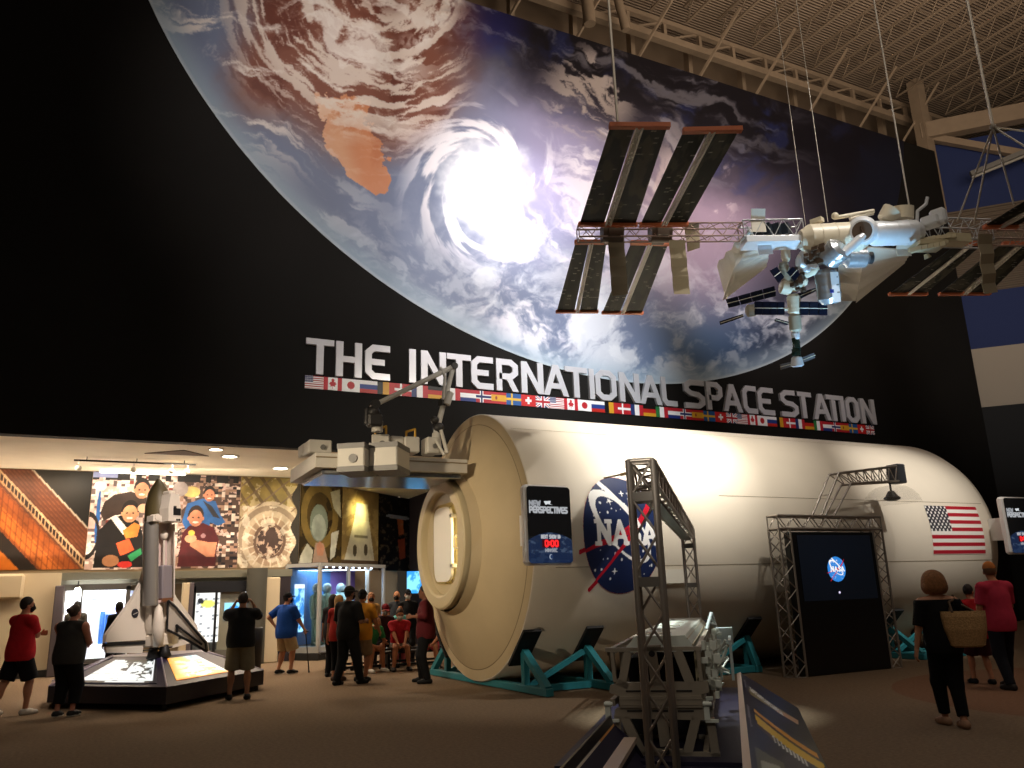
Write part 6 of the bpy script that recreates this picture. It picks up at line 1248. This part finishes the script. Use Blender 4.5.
    for i in (0, 1):
        sg = -1+2*i; toe = V((sg*.12, 1, 0)).normalized(); S = SDF(); a = ank[i]
        z0 = a.z-.075*s; S.cone(W(V((a.x, a.y, z0+.045*s))-toe*.04*s), W(V((a.x, a.y, z0+.038*s))+toe*.07*s), .05*s, .052*s, .03); S.cone(W(V((a.x, a.y, z0+.038*s))+toe*.07*s), W(V((a.x, a.y, z0+.032*s))+toe*.165*s), .05*s, .036*s, .03); S.cone(W(a+V((0, 0, -.02))*s), W(a+V((0, 0, .02))*s), .05*s, .047*s, .02)
        v, q = S.mesh(min(res, .011), [((0, 0, z0+.003), (0, 0, -1)), (W(a+V((0, 0, .02))*s), (0, 0, 1))]); o = mesh_np('shoe', v, q, CLOTH(shoes, .6), t, True)
        if sole:
            S = SDF(); S.ell(W(V((a.x, a.y, z0+.012*s))+toe*.055*s), np.array([.056, .15, .016])*s, .01, np.array(M4.Rotation(atan2(-toe.x, toe.y), 3, 'Z'))); v, q = S.mesh(.008, [((0, 0, z0+.001), (0, 0, -1))]); mesh_np('sole', v, q, CLOTH(sole, .6), o, True)
    # hair, mask, cap
    hk, hcx = hair; fwd = HM@V((0, 1, 0)); hup = HM@V((0, 0, 1)); HMt = mat('hair_'+hcx, hcx, .75, noise=.25, scale=40, bump=.3)
    if hk != 'bald':
        S = SDF(); cut = (fwd*.75-hup*.66).normalized(); c0 = hd(0, .045, .055)
        if hk in ('short', 'bun', 'pony'): S.ell(W(hd(0, -.018, .036)), np.array([.085, .102, .112])*s, .02, HR, [(W(c0), W(cut)), (W(hd(0, 0, -.05)), W(-hup))])
        if hk == 'bun': S.ell(W(hd(0, -.12, .06)), np.array([.055, .05, .05])*s, .02)
        if hk == 'pony': S.cone(W(hd(0, -.11, .04)), W(hd(0, -.15, -.17)), .035*s, .02*s, .03)
        if hk == 'bob':
            S.ell(W(hd(0, -.02, .025)), np.array([.138, .146, .146])*s, .03, HR, [(W(hd(0, .05, .06)), W((fwd*.9-hup*.4).normalized()))]); S.ell(W(hd(0, -.03, -.05)), np.array([.148, .135, .1])*s, .05, HR, [(W(hd(0, .035, 0)), W(fwd)), (W(hd(0, 0, -.12)), W(-hup))])
        if hk == 'long':
            S.ell(W(hd(0, -.018, .03)), np.array([.092, .108, .115])*s, .03, HR, [(W(c0), W(cut))]); S.cone(W(hd(0, -.06, 0)), W(hd(0, -.1, -.25)), .085*s, .07*s, .04, [(W(hd(0, .0, 0)), W(fwd))])
        v, q = S.mesh(min(res, .009)); mesh_np('hair', v, q, HMt, t, True)
    if mask:
        S = SDF(); S.ell(W(hd(0, .03, -.045)), np.array([.064, .076, .062])*s, .02, HR, [(W(hd(0, .028, 0)), W(-fwd)), (W(hd(0, 0, .006)), W(hup))]); S.cone(W(hd(0, .09, -.01)), W(hd(0, .1, -.04)), .018*s, .022*s, .02); [S.cone(W(hd(x*.06, .04, -.01)), W(hd(x*.083, -.01, .0)), .004*s, .004*s, .004) for x in (-1, 1)]
        v, q = S.mesh(.007); mesh_np('face_mask', v, q, CLOTH(mask), t, True)
    if glasses:
        m = MB()
        for x in (-1, 1):
            pts = [hd(x*.034+.022*cos(a_*pi/6), .1, .012+.016*sin(a_*pi/6)) for a_ in range(13)]; m.tube(pts, .003*s, 5); m.cyl(hd(x*.056, .098, .015), hd(x*.08, .0, .015), .003*s, n=5)
        m.cyl(hd(-.012, .1, .016), hd(.012, .1, .016), .003*s, n=5); m.build('glasses', mat('glasses_black', '141414', .3), t)
    if cap:
        S = SDF(); S.ell(W(hd(0, -.012, .04)), np.array([.09, .108, .115])*s, .02, HR, [(W(hd(0, 0, .045)), W(-hup))]); v, q = S.mesh(.008); c_ = mesh_np('cap', v, q, CLOTH(cap), t, True)
        S = SDF(); S.ell(W(hd(0, .105, .046)), np.array([.072, .085, .012])*s, .01, HR, [(W(hd(0, .06, 0)), W(-fwd))]); v, q = S.mesh(.007); mesh_np('brim', v, q, CLOTH(cap), c_, True)
    if hat:
        S = SDF(); S.ell(W(hd(0, -.012, .06)), np.array([.092, .11, .1])*s, .02, HR, [(W(hd(0, 0, .05)), W(-hup))]); v, q = S.mesh(.008); c_ = mesh_np('hat', v, q, CLOTH(hat), t, True)
        S = SDF(); S.ell(W(hd(0, -.01, .052)), np.array([.155, .17, .018])*s, .01, HR); v, q = S.mesh(.008); mesh_np('brim', v, q, CLOTH(hat), c_, True)
    loc = V((at_[0], at_[1], 0)); Rz = M4.Rotation(face, 3, 'Z')
    return dict(t=t, hands=[loc+Rz@w for w in wr], el=[loc+Rz@w for w in el], sh=[loc+Rz@w for w in sh], head=loc+Rz@hc, pel=loc+Rz@pel, w=lambda p: loc+Rz@V(p), s=s)
def hd2(px, py): p = onZ(px, py); return (p.x, p.y)
def facing(deg): return rad(-deg)   # degrees clockwise from straight away into the hall
# -- standing visitors on the left
person('person in red T-shirt and black shorts with folded arms at far left', hd2(13, 716), facing(55), 1.8, b=1.26, skin='b98467', hands=[(.1, .24, 1.2), (-.1, .26, 1.16)], elbow=[(-.6, .3, -1), (.6, .3, -1)], feet=[(-.13, -.28, 0), (.09, .12, 0)], shirt='c4232c', sleeve=.75, hem=-.12, pants='131316', leg=.92, legloose=.025, shoes='cfc9c0', hair=('short', '231913'), mask='111113', head=(rad(-20), 0), res=.012)
pw = person('person in dark grey tank top and black trousers with bent arms beside shuttle stand', hd2(62, 717), facing(35), 1.66, b=1.34, belly=.07, skin='c98a72', hands=[(-.1, .34, 1.1), (.12, .34, 1.1)], elbow=[(-.7, -.3, -1), (.7, -.3, -1)], feet=[(-.11, .0, 0), (.12, .06, 0)], shirt='3a3836', sleeve=0, hem=-.12, tank=True, pants='141416', leg=1.72, legloose=.03, shoes='2a2a2c', sole='d8d4cc', hair=('bun', '3b2a1f'), head=(rad(-10), rad(-12)), lean=.06, res=.012)
person('person in grey top in dark silhouette before the white-lit display case', (onZ(71, 668).x*.86, onZ(71, 668).y*.86), facing(10), 1.78, skin='4a372c', shirt='5a5854', pants='1d1c1e', hair=('short', '14100e'), res=.014, eyes=False)
person('person in black clothes behind the left shuttle wing', hd2(114, 676)if 0 else (onZ(114, 672).x*.86, onZ(114, 672).y*.86), facing(-20), 1.72, skin='5a4030', shirt='161618', sleeve=1.6, pants='121214', hair=('short', '14100e'), res=.014, eyes=False, mask='111113')
ph = person('person in black T-shirt and grey shorts taking a photo with raised arms', hd2(238, 700), facing(12), 1.78, b=1.28, skin='8a6148', hands=[(-.15, .22, 1.56), (.16, .22, 1.56)], elbow=[(-.55, .3, -1), (.55, .3, -1)], feet=[(-.15, .04, 0), (.14, -.02, 0)], shirt='151517', sleeve=.7, hem=-.08, pants='6b6656', leg=.98, legloose=.025, shoes='161617', hair=('short', '1c1310'), curl=1.2)
m = MB(); p = (ph['hands'][0]+ph['hands'][1])/2+V((.02, .07, .07)); m.box(p, (.17, .012, .085), rz=facing(12), bev=.004); tag(m.build('smartphone', mat('phone_black', '17171a', .3)), 'black phone held up by the person in black T-shirt', 'phone')
bl = person('person in blue shirt and khaki shorts leaning on a cane', hd2(284, 674), facing(62), 1.8, b=1.38, belly=.09, skin='c08766', hands=[(-.24, -.1, 1.03), (.32, .3, .9)], elbow=[(-1, -1, 0), (.5, -1, 0)], feet=[(-.16, -.04, 0), (.14, .06, 0)], shirt='1f4fa6', sleeve=.85, hem=-.16, pants='b09a74', leg=.95, legloose=.03, shoes='1a1a1c', sole='c9c4bc', hair=('short', '1d1512'), mask='121214', cap='17171b', head=(rad(-20), rad(-4)), curl=1.3)
m = MB(); h = bl['hands'][1]; gr = h+(bl['hands'][1]-bl['el'][1]).normalized()*.07; foot = onZ(309, 672.5); m.cyl(foot, gr, .014, .013, n=10); m.cyl(gr+V((-.06, 0, .01)), gr+V((.06, 0, .015)), .016, n=10); m.ball(gr+V((.06, 0, .015)), .017); cn = m.build('walking_cane', mat('cane_black', '1a1512', .35)); tag(cn, 'black walking cane in the right hand of the person in blue', 'cane')
m = MB(); m.cyl(foot, foot+V((0, 0, .035)), .021, .018, n=12); m.build('rubber_tip', mat('black_plastic', '131314', .5), cn)
person('person in black bucket hat, black shirt and black jeans standing in front', hd2(347, 685), facing(60), 1.84, b=1.3, skin='7a5440', hands=[(-.2, .26, 1.12), (.22, .26, 1.12)], elbow=[(-.5, -1, -.3), (.5, -1, -.3)], feet=[(-.16, -.12, 0), (.14, .2, 0)], shirt='121213', sleeve=.95, hem=-.12, pants='17181c', shoes='141415', hair=('short', '15100d'), hat='181613', mask='101012', head=(rad(-10), 0), legloose=.018)
person('person in mustard T-shirt and black cap just behind the bucket hat', (onY(362, 600, 16.9).x, 16.9), facing(40), 1.78, b=1.2, skin='a8704f', shirt='c98a2c', sleeve=.75, hem=-.14, pants='8a7356', leg=.95, shoes='201c1a', hair=('short', '15100d'), cap='151416', mask='131315', hands=[(-.3, .12, .95), (.3, .2, .95)])
person('person with blond hair, red top and dark cropped trousers behind bucket hat', (onY(339, 600, 17.4).x, 17.4), facing(35), 1.7, b=.92, skin='c28b6c', shirt='a8302a', sleeve=.8, hem=-.12, pants='15171d', leg=1.7, shoes='4a3428', hair=('long', 'b08a55'))
person('person with long dark hair half hidden by the blond-haired visitor', (onY(333, 600, 18.4).x, 18.4), facing(40), 1.72, b=.92, skin='a97655', shirt='2c2a2e', sleeve=.9, pants='17171b', hair=('long', '17110e'))
person('person in maroon shirt and black trousers leaning by the module rim', hd2(426, 683), facing(-60), 1.82, b=1.2, skin='7d523d', hands=[(-.34, .2, 1.2), (.3, .12, .95)], shirt='561a1f', sleeve=1.5, hem=-.14, pants='121214', shoes='151515', hair=('short', '1a1310'), feet=[(-.16, -.06, 0), (.16, .1, 0)])
# -- seated audience on a low bench
def bench(p0, p1, lab):
    d = (p1-p0); c = (p0+p1)/2; t = thing('bench', lab, 'bench', tuple(c), atan2(d.y, d.x), 'benches for the audience'); L = d.length
    m = MB(); m.box((0, 0, .4), (L, .38, .06), bev=.015); m.build('seat', mat('bench_dark', '2a2320', .5), t)
    for x in (-L/2+.2, 0, L/2-.2):
        m = MB(); m.box((x, 0, .185), (.06, .3, .37)); m.box((x, 0, .015), (.1, .42, .03)); m.build('leg', mat('black_plastic', '131314', .5), t)
    m = MB(); m.bar((-L/2+.2, 0, .12), (L/2-.2, 0, .12), .05, .05); m.build('stretcher', mat('black_plastic', '131314', .5), t)
q0 = V((5.55, 19.0, 0)); bd = V((.93, -.1, 0)).normalized(); bn = V((-bd.y, bd.x, 0))
bench(q0-bd*.7, q0+bd*2.1, 'front low dark bench under the seated red shirt'); bench(q0+bn*1.15-bd*.7, q0+bn*1.15+bd*2.4, 'rear low dark bench behind the seated red shirt')
SIT = dict(pelvis=(0, 0, .53), feet=[(-.17, .42, 0), (.17, .42, 0)], seat=True, sleeve=.75, leg=.92, legloose=.02, lean=.28, hands=[(-.06, .5, .56), (.08, .5, .56)], elbow=[(-1, -.3, -.6), (1, -.3, -.6)], res=.014)
def sit(lab, f, row, deg=182, **k):
    p = q0+bd*f+bn*(1.15*row); d = dict(SIT); d.update(k); return person(lab, (p.x, p.y), facing(deg), group='seated audience', **d)
sit('person in red T-shirt and grey mask sitting with clasped hands in front row', .95, 0, 190, H=1.8, b=1.06, skin='b77c5c', shirt='a8202a', pants='4a3d34', mask='b3aca4', hair=('short', '3b261a'), shoes='2a2624', curl=1.1)
sit('person in green T-shirt leaning forward left of the seated red shirt', .22, 0, 165, H=1.76, skin='a9714f', shirt='2f7a48', pants='3a3630', lean=.6, head=(0, rad(-20)), hair=('short', '2a1b13'), shoes='c9c2b8', eyes=False)
sit('person in yellow cap and dark top sitting in the rear row', .32, 1, 200, H=1.84, pelvis=(0, 0, .6), skin='b37a58', shirt='57402c', cap='d9a02a', pants='2a2a2e', hair=('short', '241812'), mask='6c3a2c')
sit('person in maroon cap sitting beside the yellow cap', .8, .95, 180, H=1.84, pelvis=(0, 0, .6), skin='b37a58', shirt='3a2226', cap='7a1f2b', pants='2a2a2e', hair=('short', '241812'), mask='8c8580')
sit('person in black top and coral shorts sitting right of the red shirt', 1.75, .05, 205, H=1.72, skin='c08463', shirt='1c1a1c', pants='c7565c', hair=('short', '2b1c14'), shoes='cfcac2', mask='d8d4ce', lean=.45)
def stand(lab, px_, py_, Y, deg, **k):
    p = onY(px_, py_, Y); d = dict(res=.014); d.update(k); return person(lab, (p.x, p.y), facing(deg), **d)
stand('child in turquoise top and white mask standing behind the seated red shirt', 400, 612, 20.1, 195, H=1.4, b=.88, skin='c9906e', shirt='7fd0cf', sleeve=.4, pants='c96a76', hair=('pony', 'a5683c'), mask='e9e6e2')
stand('bald person with dark mask standing at the back of the audience', 397, 600, 21.2, 215, H=1.78, skin='b57a55', shirt='30343a', hair=('bald', '2a1b13'), mask='26221f')
stand('person in black top, dark cap and glasses behind the turquoise top', 408, 600, 20.6, 200, H=1.8, skin='d0a085', shirt='19191b', sleeve=.8, cap='1b1a1c', mask='e6e2de', glasses=True, hair=('short', '1d1512'))
stand('person in tan top and dark mask standing beside the vitrine', 371, 600, 21.0, 190, H=1.76, b=.94, skin='b57a55', shirt='a67b44', mask='2a2422', hair=('long', '8a5a34'))
# -- visitors walking away at the right
wl = person('person with blond bob, black top and black trousers carrying a tote', hd2(957, 727), facing(28), 1.67, b=1.14, skin='c08a6c', hands=[(-.33, .04, .8), (.3, .1, .98)], feet=[(-.04, .16, 0), (.03, -.14, 0)], shirt='131214', sleeve=.95, hem=-.1, neck=.5, pants='101012', leg=1.86, legloose=.012, shoes='a37f66', hair=('bob', '8f5f38'), elbow=[(-.5, -1, 0), (.6, -1, 0)], res=.0095, eyes=False)
by = person('child in red T-shirt and dark red shorts between the two adults', hd2(985, 684), facing(30), 1.5, b=.93, skin='b87f60', shirt='b01f28', sleeve=.8, hem=-.14, pants='3c171b', leg=.95, legloose=.03, shoes='1a1a1c', hair=('short', '1a1210'), feet=[(-.12, .12, 0), (.1, -.1, 0)], head=(rad(-50), 0), hands=[(-.27, .06, .82), (.27, .1, .84)], res=.011)
person('person in pink-red polo, orange cap and dark jeans at the right edge', hd2(1012, 689), facing(20), 1.82, b=1.16, skin='b57c5b', shirt='b5324a', sleeve=.85, hem=-.14, pants='1a1c24', shoes='2a2726', hair=('short', '6a4a34'), cap='b5703a', feet=[(-.12, -.16, 0), (.12, .2, 0)], head=(rad(-35), 0), hands=[(-.3, .1, .86), (.26, .25, .95)], res=.0115)
# tote bag on the shoulder
c = wl['pel']+M4.Rotation(facing(28), 3, 'Z')@V((.17, -.2, .16)); tb = thing('tote_bag', 'woven straw tote bag on the shoulder of the blond bob', 'bag', tuple(c), facing(40))
m = MB(); N_ = 20
def bagring(z, w, d): return [V((w*np.sign(cos(a))*abs(cos(a))**.6, d*np.sign(sin(a))*abs(sin(a))**.8, z)) for a in [2*pi*i/N_ for i in range(N_)]]
rings = [bagring(-.19, .14, .05), bagring(-.17, .18, .085), bagring(0, .22, .1), bagring(.14, .235, .075), bagring(.2, .235, .045)]
for a, b in zip(rings[:-1], rings[1:]): m.add(a+b, [(i, (i+1) % N_, N_+(i+1) % N_, N_+i) for i in range(N_)], 0, True)
m.add(rings[0], [tuple(range(N_))[::-1]]); m.build('bag_body', mat('straw', 'b08a5c', .85, noise=.25, scale=60, bump=.6), tb)
m = MB(); shp = M4.Rotation(-facing(40), 3, 'Z')@(wl['sh'][1]+V((0, 0, .075))-c)
for y in (-.05, .03): m.tube([V((-.12, y, .19)), V((-.1+shp.x*.5, y+shp.y*.5, .3)), shp+V((0, -.05, -.04)), shp, shp+V((0, .05, -.05)), V((.12, y+.03, .19))], .014, 8)
m.build('strap', mat('strap_tan', '5a4430', .7), tb)
# ================================================================== LIGHT
W = bpy.data.worlds.new('hall_dark'); SC.world = W; W.use_nodes = True
W.node_tree.nodes['Background'].inputs['Color'].default_value = (.6, .5, .4, 1); W.node_tree.nodes['Background'].inputs['Strength'].default_value = .022
def spot(name, loc, target, power, col, angle, blend=.5, size=.25):
    l = bpy.data.lights.new(name, 'SPOT'); l.energy = power; l.color = col; l.spot_size = rad(angle); l.spot_blend = blend; l.shadow_soft_size = size
    o = bpy.data.objects.new(name, l); COL.objects.link(o); o.location = loc; o.rotation_euler = (V(target)-V(loc)).to_track_quat('-Z', 'Y').to_euler(); return o
def area(name, loc, target, power, col, sx, sy):
    l = bpy.data.lights.new(name, 'AREA'); l.energy = power; l.color = col; l.shape = 'RECTANGLE'; l.size = sx; l.size_y = sy
    o = bpy.data.objects.new(name, l); COL.objects.link(o); o.location = loc; o.rotation_euler = (V(target)-V(loc)).to_track_quat('-Z', 'Y').to_euler(); return o
warm = (1, .8, .58); cool = (.72, .84, 1)
ec = onY(500, 205, DW)
spot('mural_spot', (14, 4, 17), onY(535, 235, DW), 4500, (1, .96, 1), 40, 1., .1)
spot('mural_hotspot', (14, 4, 17), onY(515, 215, DW), 5600, (1, .97, 1), 19, 1., .1)
spot('mural_right', (17, 4, 16), onY(740, 250, DW), 3600, (1, .92, .97), 34, 1., .1)
spot('mural_wash', (4, 3, 18), onY(380, 130, DW), 3000, (1, .9, .85), 50, 1., .1)
spot('letter_light', (11, 6, 10.5), onY(580, 395, DW), 2600, (.86, .93, 1), 34, 1., .1)
spot('letter_right', (18, 7, 10), onY(800, 405, DW), 700, (1, .9, .9), 40, 1., .2)
spot('letter_wash', (3, 5, 10), onY(370, 370, DW), 700, (1, .95, .9), 40, 1., .2)
spot('module_spot', (10.2, 7.9, 9.2), (10.4, 14.4, 5.4), 1250, (1, .92, .8), 80, 1., .08)
spot('module_hotspot', (9.6, 8.3, 8.6), (9.5, 13., 4.3), 1500, (1, .94, .84), 50, 1., .06)
spot('flag_spot', (15, 5.5, 12), (16.6, 12.4, 3.3), 2600, (1, .93, .83), 26, 1., .1)
spot('end_spot', (-3.5, 8.5, 5.2), (6.2, 14.4, 2.4), 1450, (1, .83, .6), 30, .9, .2)
spot('station_blue', (9.0, 6.7, 1.8), OI+V((2.5, -1., 0)), 600, (.35, .68, 1), 40, 1., .1)
spot('station_white', (9.5, 2, 13), OI+V((1.8, -.7, -.2)), 1500, (1, .93, .85), 24, 1., .06)
spot('station_under', (2, 3, 1.2), OI+V((2., -.6, -.4)), 240, (1, .9, .76), 36, 1., .2)
spot('exhibit_spot', (7.0, 8.9, 5.6), (7.1, 9.0, 0), 750, (.9, 1, .95), 36, .8, .1)
for i, (x, y, p) in enumerate(((-1.5, 22.3, 70), (2.2, 22.3, 75), (5.6, 21.6, 80), (8.2, 23, 60))): area('alcove_fill', (x, y, ZC-.1), (x, y, 0), p, warm, 1.6, 1.2)
area('mural_tube', (1.4, YM-1.2, ZC-.2), (1.6, YM, 4.1), 26, (1, .86, .68), 4.6, .1)
area('mural_left', (-1.6, YM-.9, ZC-.3), (-1.6, YM, 3.8), 18, (1, .75, .5), 2, .2)
gd = ray(357, 513); gp = CAMP+gd*((Mc-CAMP).dot(nrm)/gd.dot(nrm))
spot('mural_glare', tuple(gp-nrm*.75+V((0, 0, .25))), tuple(gp), 60, (1, .86, .36), 95, 1., .05)
area('ceiling_bounce_fill', (0, YM-.5, 2.8), (0, YM-1.2, 5.3), 60, (1, .86, .66), 8, .2)  # added uplight standing in for floor bounce on ceiling and murals, no fixture
spot('right_wall', (22, 2, 10), tuple(onRW(1000, 370)), 1500, (1, .95, .9), 34, 1., .2)
spot('mural_return', (4.6, 22, 5.0), (7.2, 26.6, 3.7), 160, (1, .88, .6), 80, 1., .1)
va = VT.location+M4.Rotation(VT.rotation_euler[2], 3, 'Z')@V((1.6, .5, 2.5)); area('vitrine_lamp', va, va-V((0, 0, 1)), 26, (.6, .82, 1), 2.6, .7)
area('case_lamp', (onY(94, 620, 24.1).x, 24.35, 2.05), (onY(94, 620, 24.1).x, 24.5, 0), 30, (.92, .96, 1), 1.8, .4)
spot('exhibit_front', (1.2, 1.6, 5.5), (5.2, 6.6, .7), 100, (1, .9, .78), 20, .8, .2)
spot('shuttle_spot', (2.5, 9.5, 8), (1.1, 15.7, 2.2), 1500, (1, .85, .74), 20, .7, .1)
spot('floor_left', (2.5, 17.5, 9.5), (2.4, 16.8, 0), 560, warm, 66, 1., .3)
spot('floor_right', (14, 6, 9), (13, 7.5, 0), 130, (1, .72, .5), 50, 1., .3)
area('roof_glow', (20, 8, 15), (22, 14, 24), 900, (1, .82, .64), 14, 8)
area('hall_fill', (3, 2, 13), (7, 9, 0), 110, (1, .86, .7), 8, 8)
area('hall_fill_right', (16, 4, 13), (13, 8, 0), 70, (1, .88, .76), 8, 6)
SC.view_settings.view_transform = 'Standard'; SC.view_settings.look = 'None'; SC.view_settings.exposure = 1.0; SC.view_settings.gamma = 1; SC.view_settings.use_curve_mapping = False
